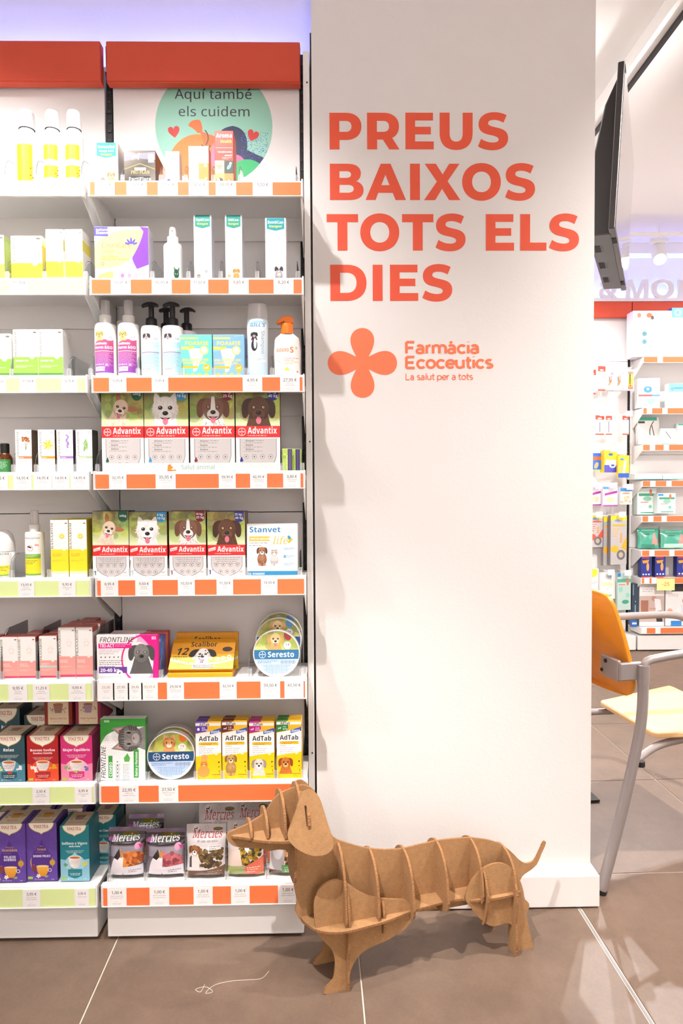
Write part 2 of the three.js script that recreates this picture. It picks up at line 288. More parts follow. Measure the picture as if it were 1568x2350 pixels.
// a photographic-looking dog's head; s is half the head's width
function dog(c, x, y, s, o) {
  const d = o.dark || o.fur; c.save(); c.translate(x, y); c.scale(s, s); if (o.tilt) c.rotate(o.tilt);
  PL(c, [[-0.75, 0.5], [-0.9, 1.2, -1.25, 2.1], [1.25, 2.1], [0.9, 1.2, 0.75, 0.5]], o.body || o.fur); fur(c, 0, 1.4, 0.9, 0.6, [o.body || o.fur, d, o.muz], 60, 0.28);
  if (o.ears === 'up') { for (const k of [-1, 1]) { PL(c, [[k * 0.25, -0.6], [k * 0.5, -1.7, k * 0.95, -1.75], [k * 1.0, -0.9, k * 0.72, -0.3]], d); PL(c, [[k * 0.4, -0.7], [k * 0.6, -1.4, k * 0.86, -1.45], [k * 0.88, -0.9, k * 0.68, -0.5]], o.inner || '#b97f6a'); } }
  if (o.ears === 'bat') { PL(c, [[-0.5, -0.55], [-1.0, -1.2, -0.85, -1.9], [-0.3, -1.8, -0.15, -0.75]], o.inner || '#a5684c'); PL(c, [[0.6, -0.3], [1.3, -0.75, 2.0, -0.35], [1.7, 0.15, 0.65, 0.1]], o.inner || '#a5684c'); }
  if (o.ears === 'drop') for (const k of [-1, 1]) PL(c, [[k * 0.45, -0.85], [k * 1.3, -0.95, k * 1.35, -0.1], [k * 1.4, 0.75, k * 1.05, 0.75], [k * 0.75, 0.55, k * 0.7, -0.2]], d);
  if (o.ears === 'tuft') for (const k of [-1, 1]) PL(c, [[k * 0.3, -0.75], [k * 0.6, -1.3, k * 0.8, -1.25], [k * 0.95, -0.8, k * 0.85, -0.3]], o.fur);
  const w = o.wide || 0.85; E(c, 0, 0, w, 1.0, RG(c, -0.1, -0.3, 1.3, o.fur, o.fur, d)); if (o.fluffy) fur(c, 0, 0, w * 1.02, 1.02, [o.fur, '#ffffff', d], 220, 0.3); else fur(c, 0, 0, w * 0.95, 0.9, [o.fur, d], 90, 0.14);
  if (o.patch) { E(c, -0.45, -0.25, 0.42, 0.6, o.patch, 0.2); E(c, 0.45, -0.25, 0.42, 0.6, o.patch, -0.2); PL(c, [[-0.12, -1], [0.12, -1], [0.25, 0.4], [-0.25, 0.4]], o.muz); }
  E(c, 0, 0.48, 0.5, 0.46, o.muz); if (o.tongue !== false) { PL(c, [[-0.42, 0.62], [0, 1.05, 0.42, 0.62], [0.1, 0.72, -0.42, 0.62]], '#3a1a18'); E(c, 0, 0.92, 0.21, 0.3, '#d9788a'); }
  eye(c, -0.38, -0.12, 0.15, o.eye); eye(c, 0.38, -0.12, 0.15, o.eye); E(c, 0, 0.3, 0.22, 0.17, '#17110f'); E(c, -0.06, 0.25, 0.06, 0.04, '#6b6462'); c.restore();
}
function cat(c, x, y, s, o) {
  c.save(); c.translate(x, y); c.scale(s, s); if (o.rot) c.rotate(o.rot); PL(c, [[-0.6, 0.5], [-1.1, 1.5, -1.0, 2.2], [1.0, 2.2], [1.1, 1.4, 0.6, 0.5]], o.fur);
  for (const k of [-1, 1]) { PL(c, [[k * 0.2, -0.7], [k * 0.75, -1.35], [k * 0.92, -0.25]], o.fur); PL(c, [[k * 0.4, -0.75], [k * 0.7, -1.1], [k * 0.78, -0.45]], o.inner || '#d59a8c'); }
  E(c, 0, 0, 0.95, 0.85, RG(c, 0, 0, 1.1, o.fur, o.fur, o.dark)); c.strokeStyle = o.dark; c.lineWidth = 0.09; for (const k of [-1, 1]) for (let i = 0; i < 4; i++) { c.beginPath(); c.moveTo(k * (0.1 + i * 0.14), -0.8); c.lineTo(k * (0.12 + i * 0.17), -0.42); c.stroke(); c.beginPath(); c.moveTo(k * 0.9, -0.1 + i * 0.18); c.lineTo(k * 0.55, 0.02 + i * 0.13); c.stroke(); }
  fur(c, 0, 0.1, 0.9, 0.8, [o.fur, o.dark, '#fff'], 60, 0.14); E(c, 0, 0.4, 0.36, 0.28, o.muz || '#f3e6d8'); for (const k of [-1, 1]) { E(c, k * 0.4, -0.08, 0.2, 0.17, o.eye || '#b9a23f'); E(c, k * 0.4, -0.08, 0.07, 0.16, '#141010'); } PL(c, [[-0.12, 0.2], [0.12, 0.2], [0, 0.36]], '#b5605c'); c.restore();
}
function sitting(c, x, y, s, col, dark, muz, isCat) {          // small sitting pet; y is the ground
  E(c, x, y - s * 0.55, s * 0.42, s * 0.6, RG(c, x, y - s * 0.7, s * 0.8, col, dark)); E(c, x - s * 0.2, y - s * 0.08, s * 0.14, s * 0.12, col); E(c, x + s * 0.2, y - s * 0.08, s * 0.14, s * 0.12, col);
  fur(c, x, y - s * 0.5, s * 0.4, s * 0.55, [col, dark, muz], 40, s * 0.14); (isCat ? cat : dog)(c, x, y - s * 1.3, s * 0.36, { fur: col, dark, muz, ears: 'drop', body: 'rgba(0,0,0,0)', tongue: false });
}
function crossLogo(c, x, y, r, col) {
  c.strokeStyle = col; c.lineWidth = r * 0.13; c.beginPath(); c.arc(x, y, r, 0, 6.2832); c.stroke();
  T(c, 'BAYER', x, y + r * 0.16, r * 0.44, col, { b: 1, al: 'center', fit: r * 1.6 }); 'BA'.split('').forEach((q, i) => T(c, q, x, y - r * 0.62 + i * r * 0.4 + r * 0.05, r * 0.4, col, { b: 1, al: 'center' })); 'ER'.split('').forEach((q, i) => T(c, q, x, y + r * 0.56 + i * r * 0.33, r * 0.4, col, { b: 1, al: 'center' }));
}
function bug(c, x, y, r, col) { E(c, x, y, r * 0.35, r * 0.55, col, 0.5); c.strokeStyle = col; c.lineWidth = r * 0.1; for (let i = -1; i <= 1; i++) { c.beginPath(); c.moveTo(x - r * 0.6, y + i * r * 0.3); c.lineTo(x + r * 0.6, y + i * r * 0.3 - r * 0.2); c.stroke(); } }
function ring(c, x, y, r, col, lw = 0.6) { c.strokeStyle = col; c.lineWidth = lw; c.beginPath(); c.arc(x, y, r, 0, 6.2832); c.stroke(); }
function dogSil(c, x, y, s, col) { c.save(); c.translate(x, y); c.scale(s, s); PL(c, [[-1, -0.4], [0.5, -0.5], [0.55, -1], [0.8, -1.1], [1.15, -0.9], [1.1, -0.7], [0.8, -0.65], [0.7, -0.1], [0.68, 0.6], [0.5, 0.6], [0.45, 0.05], [-0.65, 0], [-0.7, 0.6], [-0.9, 0.6], [-1, -0.1], [-1.25, -0.6]], col); c.restore(); }

// --- the products' faces ---
const A = {};
A.plain = (col) => (c, H) => F(c, -5, -5, 110, H + 10, col);
A.side = (bg, ink, o = {}) => (c, H) => { F(c, -5, -5, 110, H + 10, bg); if (o.band) F(c, -5, H * o.band[0], 110, H * (o.band[1] - o.band[0]), o.band[2]); tiny(c, 12, H * 0.12, 76, Math.max(3, Math.floor(H / 9)), 6, ink); };
A.pran = (o) => (c, H) => {                                   // white aromatherapy carton with a coloured lower half
  F(c, -5, -5, 110, H + 10, '#f9f6f2'); T(c, 'PRANARÔM', 15, H * 0.55, o.logo || 14, '#7d7768', { f: 'serif', rot: -Math.PI / 2, fit: H * 0.5, b: 1 });
  const ax = 62, ay = H * 0.28;
  if (o.sketch) { c.strokeStyle = o.sketch; c.lineWidth = 1.1; for (const [x, y, r] of [[ax, ay - 9, 8], [ax + 2, ay + 8, 11], [ax - 12, ay + 4, 4], [ax + 15, ay + 3, 4], [ax - 5, ay + 22, 5], [ax + 9, ay + 22, 5]]) { c.beginPath(); c.ellipse(x, y, r, r * 1.05, 0, 0, 6.28); c.stroke(); } }
  else if (o.sun) { E(c, ax + 2, ay, 15, 15, o.sun); T(c, '30', ax + 2, ay + 4, 11, '#f9f6f2', { al: 'center' }); tiny(c, ax - 2, ay + 2, 22, 4, 4, '#c9c3b4'); }
  const y0 = H * o.y; F(c, -5, y0, 110, H * (o.y2 || 0.9) - y0, o.band); E(c, 76, y0, 9, 9, '#f9f6f2'); ring(c, 76, y0, 7.5, '#ded8ce', 0.5);
  o.text.forEach((t, i) => T(c, t, 9, y0 + H * 0.09 + i * 10, 9.5, o.ink || '#fff', { b: 1, max: 80 })); tiny(c, 9, y0 + H * 0.13 + o.text.length * 9, 70, 2, 5, o.ink2 || o.ink || '#fff');
  if (o.foot) F(c, -5, H * (o.y2 || 0.9), 110, H * 0.045, o.foot); if (o.footText) T(c, o.footText, 96, H * (o.y2 || 0.9) - 2, 6, '#fff', { al: 'right', b: 1 }); E(c, 88, H * 0.06, 7, 3.2, '#6f6a60'); 
};
A.oil = (flower, ribbon, name) => (c, H) => {
  F(c, -5, -5, 110, H + 10, '#fbf9f6'); T(c, 'PRANARÔM', 22, H * 0.6, 18, '#6d675a', { f: 'serif', rot: -Math.PI / 2, fit: H * 0.56 }); ring(c, 84, H * 0.06, 6, '#5d584e', 1.6);
  if (flower === 'helio') { for (let i = 0; i < 30; i++) E(c, 66 + rr(-22, 22), H * 0.22 + rr(-14, 14), 6, 5, ['#b4713c', '#8d4f2a', '#c98d52'][i % 3]); c.strokeStyle = '#7a6a3c'; c.lineWidth = 2; for (const k of [-8, 0, 8]) { c.beginPath(); c.moveTo(66 + k, H * 0.28); c.lineTo(64, H * 0.46); c.stroke(); } }
  if (flower === 'ylang') for (let i = 0; i < 9; i++) { c.save(); c.translate(60, H * 0.34); c.rotate(i * 0.7); E(c, 0, 17, 5, 16, i % 2 ? '#e8c23a' : '#f0da70'); c.restore(); }
  if (flower === 'lav') { c.strokeStyle = '#7c9a6a'; c.lineWidth = 2; c.beginPath(); c.moveTo(62, H * 0.5); c.lineTo(66, H * 0.12); c.stroke(); for (let i = 0; i < 22; i++) E(c, 65 + rr(-7, 7), H * (0.12 + i * 0.013), 5, 4, i % 2 ? '#8d6fb6' : '#b79bd2'); }
  if (flower === 'euca') for (let i = 0; i < 8; i++) { c.save(); c.translate(60, H * 0.22 + i * 7); c.rotate(i % 2 ? 0.5 : -0.5); E(c, 0, 10, 5, 17, i % 3 ? '#8db170' : '#b4cf8e'); c.restore(); }
  F(c, 20, H * 0.59, 90, H * 0.055, ribbon); T(c, name, 24, H * 0.632, 7, '#fff', { b: 1, max: 72 }); tiny(c, 24, H * 0.68, 66, 2, 7, '#a59f95'); tiny(c, 24, H * 0.84, 40, 2, 5, '#cfcac2');
};
A.oilTwin = A.oil;
A.stangest = (name, teal, pets, top) => (c, H) => {
  F(c, -5, -5, 110, H + 10, '#fbfaf8'); F(c, -5, H * 0.66, 110, H * 0.36, LG(c, 0, H * 0.6, 0, H, '#fbfaf8', '#cfdcf0')); PL(c, [[8, -5], [92, -5], [92, H * 0.17], [50, H * 0.2], [8, H * 0.17]], teal);
  T(c, name, 50, H * 0.09, 19, '#fff', { b: 1, al: 'center', max: 76 }); T(c, 'Stangest', 50, H * 0.145, 15, '#e9e13d', { b: 1, al: 'center' }); top.forEach((t, i) => T(c, t, 50, H * 0.25 + i * 13, 11, '#77777a', { al: 'center', max: 80 }));
  tiny(c, 14, H * 0.38, 50, 2, 6, '#c6c2c0'); E(c, 32, H * 0.5, 12, 12, '#e4ecf6'); pets(c, H);
};
A.dermovital = (c, H) => { F(c, -5, -5, 110, H + 10, '#fbf8f2'); F(c, -5, H * 0.72, 110, H * 0.3, '#f6eecb'); PL(c, [[10, -5], [92, -5], [92, H * 0.3], [50, H * 0.35], [10, H * 0.3]], '#2e9a8c'); T(c, 'Dermovital', 51, H * 0.13, 17, '#fff', { b: 1, al: 'center', fit: 72 }); T(c, 'Omega 3-6-9', 51, H * 0.21, 11, '#fff', { al: 'center' }); T(c, 'Stangest', 51, H * 0.29, 12, '#d9e23d', { b: 1, al: 'center' }); tiny(c, 14, H * 0.39, 72, 1, 7, '#e3a48a'); tiny(c, 14, H * 0.5, 40, 2, 6, '#d8d0c6'); sitting(c, 70, H * 0.97, 34, '#d9a06a', '#a5683c', '#f2dcc0'); sitting(c, 34, H * 0.99, 22, '#8d7670', '#55443f', '#d9ccc4', true); c.strokeStyle = '#6b5650'; c.lineWidth = 3; c.beginPath(); c.moveTo(26, H * 0.94); c.quadraticCurveTo(12, H * 0.95, 6, H * 0.88); c.stroke(); };
A.fortiflora = (c, H) => { F(c, -5, -5, 110, H + 10, LG(c, 0, 0, 100, H, '#a39a8c', '#4a4038', '#8a8177')); PL(c, [[0, 0], [40, 10], [100, 4], [100, 30], [50, 26], [0, 34]], 'rgba(150,150,175,.7)'); dogSil(c, 38, 22, 13, '#d8d2cc'); F(c, 77, 12, 18, 26, '#e6e7ee'); tiny(c, 79, 16, 14, 5, 4, '#7d86a8'); c.strokeStyle = '#b69a4a'; c.lineWidth = 2; c.beginPath(); c.moveTo(0, H * 0.52); c.lineTo(50, H * 0.36); c.lineTo(100, H * 0.52); c.stroke(); F(c, 33, H * 0.47, 36, 9, '#e8e2d6'); T(c, 'PURINA', 51, H * 0.535, 8, '#5c5148', { b: 1, al: 'center' }); T(c, 'PRO PLAN', 51, H * 0.645, 14, '#d9bd62', { f: 'serif', al: 'center', fit: 60 }); F(c, 18, H * 0.71, 64, H * 0.16, '#1f1a17'); T(c, 'FortiFlora', 50, H * 0.83, 15, '#fff', { b: 1, al: 'center' }); F(c, 18, H * 0.9, 64, H * 0.1, '#d5d7e6'); T(c, 'CANINE PROBIOTIC', 22, H * 0.975, 6.5, '#6b74a8', { b: 1 }); };
A.chgel = (c, H) => { F(c, -5, -5, 110, H + 10, LG(c, 0, 0, 0, H, '#fdf9f5', '#fdf9f5', '#8f95c8')); T(c, 'CH', 50, H * 0.24, 40, '#eed5c0', { al: 'center' }); T(c, 'Vital HA', 50, H * 0.43, 20, '#7c82a6', { f: 'serif', al: 'center', max: 86 }); T(c, 'Gel', 50, H * 0.54, 20, '#7c82a6', { f: 'serif', al: 'center' }); tiny(c, 15, H * 0.59, 70, 2, 7, '#9a9dbb'); dogSil(c, 65, H * 0.87, 24, '#f6f4f8'); cat(c, 22, H * 0.82, 11, { fur: '#4b4f9c', dark: '#3f4390', muz: '#4b4f9c', eye: '#4b4f9c' }); F(c, -5, H * 0.96, 110, H * 0.06, '#e8e8f2'); };
A.hyalo = (c, H) => { F(c, -5, -5, 110, H + 10, '#fdfaf6'); F(c, 50, H * 0.42, 55, H * 0.6, '#ee8f3a'); T(c, 'CH', 34, H * 0.22, 38, '#f7e6da'); T(c, 'Hyalophyt', 50, H * 0.37, 18, '#a9705c', { f: 'serif', al: 'center', fit: 74 }); tiny(c, 16, H * 0.4, 60, 1, 6, '#d7a9b4'); E(c, 84, H * 0.48, 8, 8, '#f7e4d0'); tiny(c, 12, H * 0.56, 76, 4, 8, '#c88a5a'); ring(c, 18, H * 0.86, 7, '#e58a45', 2); ring(c, 36, H * 0.86, 7, '#e58a45', 2); dogSil(c, 72, H * 0.86, 18, '#fbf6ef'); };
A.aroma = (c, H) => { F(c, -5, -5, 110, H + 10, '#d8412f'); T(c, 'Aroma', 95, H * 0.12, 30, '#fff', { b: 1, al: 'right', fit: 86 }); T(c, 'Health', 92, H * 0.215, 22, '#f0c52e', { b: 1, al: 'right', fit: 62 }); F(c, 4, H * 0.3, 92, 1.6, '#f7d9d2'); T(c, 'Complemento', 92, H * 0.39, 11, '#fff', { al: 'right', b: 1 }); T(c, 'natural', 92, H * 0.45, 11, '#fff', { al: 'right', b: 1 }); tiny(c, 40, H * 0.47, 52, 2, 7, '#fbe2dc'); const q = [[0, 0.53, '#cfd3a0'], [50, 0.53, '#41463c'], [0, 0.76, '#c6cf6a'], [50, 0.76, '#d98a4a']]; for (const [x, y, col] of q) F(c, x, H * y, 50, H * 0.23, col); dog(c, 25, H * 0.63, 13, { fur: '#e3c69a', dark: '#c79a60', muz: '#f3e4c8', ears: 'drop' }); E(c, 76, H * 0.64, 9, 17, '#7fb0dc', 0.6); E(c, 84, H * 0.58, 7, 7, '#e8eef2'); E(c, 25, H * 0.88, 18, 13, '#5a4a42'); E(c, 18, H * 0.88, 8, 12, '#f2ece4'); cat(c, 75, H * 0.87, 12, { fur: '#e0a060', dark: '#a8602c' }); };
A.cronicare = (c, H) => { F(c, -5, -5, 110, H + 10, '#fbfaf8'); PL(c, [[0, 36], [20, 8, 60, 6], [82, 6, 92, 8], [90, 36, 62, 62], [40, 80, 0, 77]], '#fbf08a'); PL(c, [[84, 0], [100, 2], [100, 70], [78, 78], [68, 60, 70, 56], [86, 30, 91, 9]], '#7d3fb0'); PL(c, [[0, 0], [25, 0], [26, 18], [0, 17]], '#5a4fb4'); T(c, 'natural', 3, 8, 7, '#fff', { b: 1 }); T(c, 'Stanvet', 3, 14, 7.6, '#fff', { b: 1 }); T(c, 'CroniCare', 13, 39, 13, '#7d7350', { fit: 55 }); T(c, 'Collar', 13, 48, 8.5, '#b79a3c'); T(c, 'Con CBD de', 13, 57, 5.6, '#d5a33a', { b: 1 }); T(c, 'liberación continua', 13, 62, 5.6, '#d5a33a', { b: 1 }); c.save(); c.translate(68, 34); for (let i = -2; i <= 2; i++) { c.save(); c.rotate(i * 0.6); E(c, 0, -8, 2, 6.5 - Math.abs(i), '#5a4fa8'); c.restore(); } c.restore(); PL(c, [[0, H], [2, 84, 34, 82], [34, H]], '#d6ec6a'); T(c, 'Stanvet', 5, H - 1, 6, '#fff', { b: 1 }); for (let i = 0; i < 3; i++) E(c, 51 + i * 13, 90, 3.6, 4.4, ['#9a6cc0', '#c88ad0', '#b89ad8'][i]); ring(c, 14, 68, 3, '#6a6040', 1); };
A.botanica = (c, H) => { F(c, -5, -5, 110, H + 10, '#fcfbf9'); T(c, 'botànica', 18, H * 0.17, 15, '#8d8f88', { f: 'serif', fit: 60 }); T(c, 'pets', 18, H * 0.29, 15, '#8d8f88', { f: 'serif' }); T(c, 'Spray con', 18, H * 0.42, 7, '#a5a39c', { b: 1 }); T(c, 'aloe', 18, H * 0.47, 7, '#a5a39c', { b: 1 }); for (let i = 0; i < 4; i++) E(c, 24 + (i % 2) * 26, H * (0.55 + 0.12 * (i >> 1)), 4, 4, i === 2 ? '#e6a0a8' : '#b9b7b0'); E(c, 77, H * 0.8, 13, H * 0.13, '#2d5a3c'); PL(c, [[66, H * 0.72], [64, H * 0.6], [74, H * 0.68]], '#2d5a3c'); PL(c, [[84, H * 0.68], [92, H * 0.6], [90, H * 0.74]], '#2d5a3c'); E(c, 72, H * 0.8, 2, 3, '#fff'); E(c, 82, H * 0.8, 2, 3, '#fff'); };
A.perros = (o) => (c, H) => { F(c, -5, -5, 110, H + 10, o.bg); if (o.hot) F(c, 5, H * 0.28, 90, H * 0.7, LG(c, 0, H * 0.28, 0, H, o.hot, o.col)); else F(c, 5, H * 0.28, 90, H * 0.7, o.col); PL(c, [[2, H * 0.36], [0, 0, 40, 0], [80, 0, 98, H * 0.26], [70, H * 0.25, 60, H * 0.28], [20, H * 0.3, 2, H * 0.36]], '#fefdfb'); o.pet(c, H); ring(c, 80, H * 0.22, 16, '#f0ecec', 8); E(c, 80, H * 0.22, 17, 17, '#fdfbfa'); T(c, 'GO', 80, H * 0.25, 14, '#7d6f86', { al: 'center' }); tiny(c, 70, H * 0.17, 22, 1, 5, '#b6a8ba');
  T(c, o.name, 8, H * 0.39, 16, '#fff', { b: 1, fit: 62 }); T(c, 'Perros &GO', 8, H * 0.48, 19, '#fff', { b: 1, fit: 84 }); F(c, 6, H * 0.52, 88, 3, o.line); tiny(c, 8, H * 0.56, 84, 12, 6.5, o.ink); tiny(c, 8, H * 0.8, 70, 1, 9, '#fff'); F(c, 10, H * 0.855, 48, H * 0.09, '#fdfbfa'); for (let i = 0; i < 18; i++) F(c, 13 + i * 2.4, H * 0.87, (i * 5 % 3) * 0.6 + 0.5, H * 0.05, '#6d6470'); T(c, '2x', 62, H * 0.83, 11, '#fff', { b: 1 }); };
A.foamie = (bg) => (c, H) => { F(c, -5, -5, 110, H + 10, bg); F(c, 0, 8, 55, 6, '#f3e071'); T(c, 'FOAMIE', 50, 33, 17, '#f6e060', { b: 1, al: 'center', fit: 78 }); F(c, 0, 38, 42, 10, '#f4d23c'); tiny(c, 3, 41, 34, 1, 6, '#fff'); PL(c, [[24, 48], [46, 40, 66, 46], [78, 66, 60, 86], [52, 124, 38, 118], [40, 90, 30, 76]], '#fbfaf2'); ring(c, 74, 50, 12, '#f6e27a', 4); E(c, 74, 50, 10, 10, '#fbf6d6'); T(c, 'DOG SHAMPOO BAR', 4, 84, 10, '#f2d23e', { b: 1, fit: 84 }); T(c, 'CHAMPÚ SÓLIDO', 4, 94, 10, '#f2d23e', { b: 1, fit: 76 }); F(c, 4, 100, 50, 8, '#f0b93a'); E(c, 82, 106, 12, 12, '#f2b632'); dogSil(c, 82, 107, 6, '#fff'); for (let i = 0; i < 4; i++) E(c, 15 + i * 22, H - 10, 8, 8, '#f2cf3c'); for (let i = 0; i < 14; i++) E(c, (i * 31) % 100, (i * 47) % H, 1.2, 1.2, '#fff'); };
A.gills = (c, H) => { F(c, -5, -5, 110, H + 10, LG(c, 0, 0, 0, H, '#eaf3f8', '#c8def0')); for (let i = 0; i < 4; i++) { c.strokeStyle = '#6fb2dc'; c.lineWidth = 1.6; c.beginPath(); c.moveTo(10, H * 0.06 + i * 3); c.quadraticCurveTo(50, H * 0.01 + i * 3, 95, H * 0.05 + i * 3); c.stroke(); } T(c, "GILL'S", 14, H * 0.13, 24, '#3b86c0', { b: 1, it: 1, fit: 74 }); T(c, 'Shampoo', 70, H * 0.2, 22, '#8fa2b0', { rot: Math.PI / 2, fit: H * 0.4 }); dog(c, 36, H * 0.27, 13, { fur: '#2c2830', dark: '#15121a', muz: '#efece8', ears: 'drop', body: '#2c2830' }); E(c, 36, H * 0.45, 15, H * 0.1, '#26222a'); E(c, 40, H * 0.42, 7, H * 0.09, '#f2efec'); F(c, 44, H * 0.66, 50, H * 0.08, '#e6eef4'); tiny(c, 48, H * 0.68, 40, 2, 6, '#8aa8c0'); };
A.douxo = (c, H) => { F(c, -5, -5, 110, H + 10, '#fcfaf8'); T(c, 'DOUXO', 8, H * 0.34, 20, '#e8762c', { b: 1, fit: 52 }); T(c, 'S', 62, H * 0.36, 32, '#e8762c', { b: 1 }); T(c, '3', 84, H * 0.26, 13, '#e8762c', { b: 1 }); tiny(c, 40, H * 0.5, 56, 2, 8, '#e8a070'); T(c, 'S', 12, H * 0.62, 17, '#e8a33a'); ring(c, 18, H * 0.58, 13, '#f3d9b8', 1.4); PL(c, [[40, H * 0.84], [50, H * 0.66, 62, H * 0.84]], '#f3d24a'); tiny(c, 40, H * 0.6, 56, 2, 7, '#f0c060'); E(c, 92, H * 0.86, 3, 3, '#d8402c'); };
A.spot = (pet, badge, lines, o) => (c, H) => {                  // flea pipettes: photo, red band, grey shield
  const ph = H * o.ph; garden(c, 0, 0, 100, ph, '#7a7658', '#8fa35c', '#eef2c6'); c.save(); c.beginPath(); c.rect(0, 0, 100, ph); c.clip(); pet(c, ph); c.restore();
  PL(c, [[72, -2], [97, -2], [97, ph * 0.14], [96, ph * 0.32, 84.5, ph * 0.32], [73, ph * 0.32, 72, ph * 0.14]], badge); lines.forEach((t, i) => T(c, t, 84.5, ph * (lines.length > 1 ? 0.12 : 0.17) + i * 9, 8.6, '#fff', { b: 1, al: 'center', max: 23 }));
  const b0 = ph, b1 = H * o.b1; F(c, -5, b0, 110, b1 - b0, '#dc2a2a'); F(c, -5, b1, 110, H, '#fbf9f7'); T(c, 'Advantix', o.oldLogo ? 27 : 26, b0 + (b1 - b0) * 0.66, 20, '#fff', { b: 1, fit: o.oldLogo ? 66 : 70 }); tiny(c, o.oldLogo ? 27 : 20, b0 + (b1 - b0) * 0.8, 66, 1, 5, '#f7c9c4');
  if (o.oldLogo) crossLogo(c, 14, (b0 + b1) / 2, 8.3, '#fff'); else { PL(c, [[3, b0 + 10], [22, b0 + 5], [22, b0 + 13], [3, b0 + 18]], '#fff'); T(c, 'Elanco', 5, b0 + 16, 6, '#c22', { b: 1, rot: -0.25 }); }
  const s0 = b1 + 2, s1 = o.s1 * H; PL(c, [[9, s0], [92, s0], [92, s0 + (s1 - s0) * 0.45], [88, s0 + (s1 - s0) * 0.85, 50.5, s1], [13, s0 + (s1 - s0) * 0.85, 9, s0 + (s1 - s0) * 0.45]], '#8f8783'); PL(c, [[10.4, s0], [90.6, s0], [90.6, s0 + (s1 - s0) * 0.44], [86.5, s0 + (s1 - s0) * 0.83, 50.5, s1 - 2], [14.4, s0 + (s1 - s0) * 0.83, 10.4, s0 + (s1 - s0) * 0.44]], '#cfc8c6');
  if (o.oldLogo) { ['Elimina', 'Repele', 'Reduce'].forEach((t, i) => T(c, t, 22, s0 + 7 + i * 9.5, 5.2, '#6a605e', { b: 1 })); tiny(c, 42, s0 + 4, 34, 1, 5, '#9a9290'); for (let i = 0; i < 3; i++) tiny(c, 18, s0 + 9 + i * 9.5, 66, 1, 5, '#a59d9b'); } else tiny(c, 16, s0 + 3, 70, 4, 5, '#99918f', { mid: 1 });
  const gy = s0 + (s1 - s0) * (o.oldLogo ? 0.5 : 0.42); for (let i = 0; i < 4; i++) { ring(c, 23 + i * 18.4, gy, 5, '#7a7270', 0.7); bug(c, 23 + i * 18.4, gy, 3, '#4a4240'); } for (let i = 0; i < (o.oldLogo ? 2 : 3); i++) { ring(c, (o.oldLogo ? 42 : 34) + i * 17, gy + 18, 5, '#7a7270', 0.7); bug(c, (o.oldLogo ? 42 : 34) + i * 17, gy + 18, 3, '#4a4240'); }
  if (!o.oldLogo) { T(c, '1', 2, H * 0.95, 16, badge, { b: 1 }); T(c, '+', 10, H * 0.9, 8, badge, { b: 1 }); dogSil(c, 88, H * 0.92, 4, '#c87a5a'); tiny(c, 66, H * 0.96, 30, 2, 4, '#b8b0ae'); } else PL(c, [[9, H * 0.84], [13, H * 0.8], [17, H * 0.85], [10, H * 0.87]], badge);
};
A.pets = [
  [(c, h) => dog(c, 46, h * 0.52, 21, { fur: '#ddc4ab', dark: '#b78f70', muz: '#efe2d4', ears: 'bat', tilt: 0.25, eye: '#1d1512', body: '#e6d3bd' }), '#1f5a46', ['≤4kg']],
  [(c, h) => dog(c, 48, h * 0.55, 29, { fur: '#f4f1ee', dark: '#dcd6d2', muz: '#faf8f6', ears: 'tuft', fluffy: 1, wide: 1.0, body: '#f4f1ee' }), '#2f8fc4', ['4 kg -', '10 kg']],
  [(c, h) => dog(c, 52, h * 0.53, 27, { fur: '#7d7478', dark: '#6a4232', muz: '#f0e9e4', ears: 'drop', patch: '#7a5240', eye: '#8a6a4a', body: '#efe8e2' }), '#7c1f30', ['10 kg -', '25 kg']],
  [(c, h) => dog(c, 52, h * 0.54, 28, { fur: '#5f3b28', dark: '#3f2418', muz: '#6d452f', ears: 'drop', eye: '#b08a4a', body: '#5a3624' }), '#2a2f86', ['25 kg -', '40 kg']],
];
A.salut = (c, H) => { F(c, -5, -5, 110, H + 10, '#e3f1ea'); PL(c, [[37, H], [37.3, H * 0.3], [38.5, H * 0.1], [39.2, H * 0.25], [40.6, H * 0.55], [39.6, H * 0.62], [39.5, H * 0.75], [41.8, H * 0.7], [42.4, H * 0.95]], '#e98a35'); PL(c, [[37, H * 0.82], [40, H * 0.8], [39.6, H], [37, H]], '#d94a30'); T(c, 'Salut animal', 45, H * 0.72, 3.6, '#9bb0a6'); };
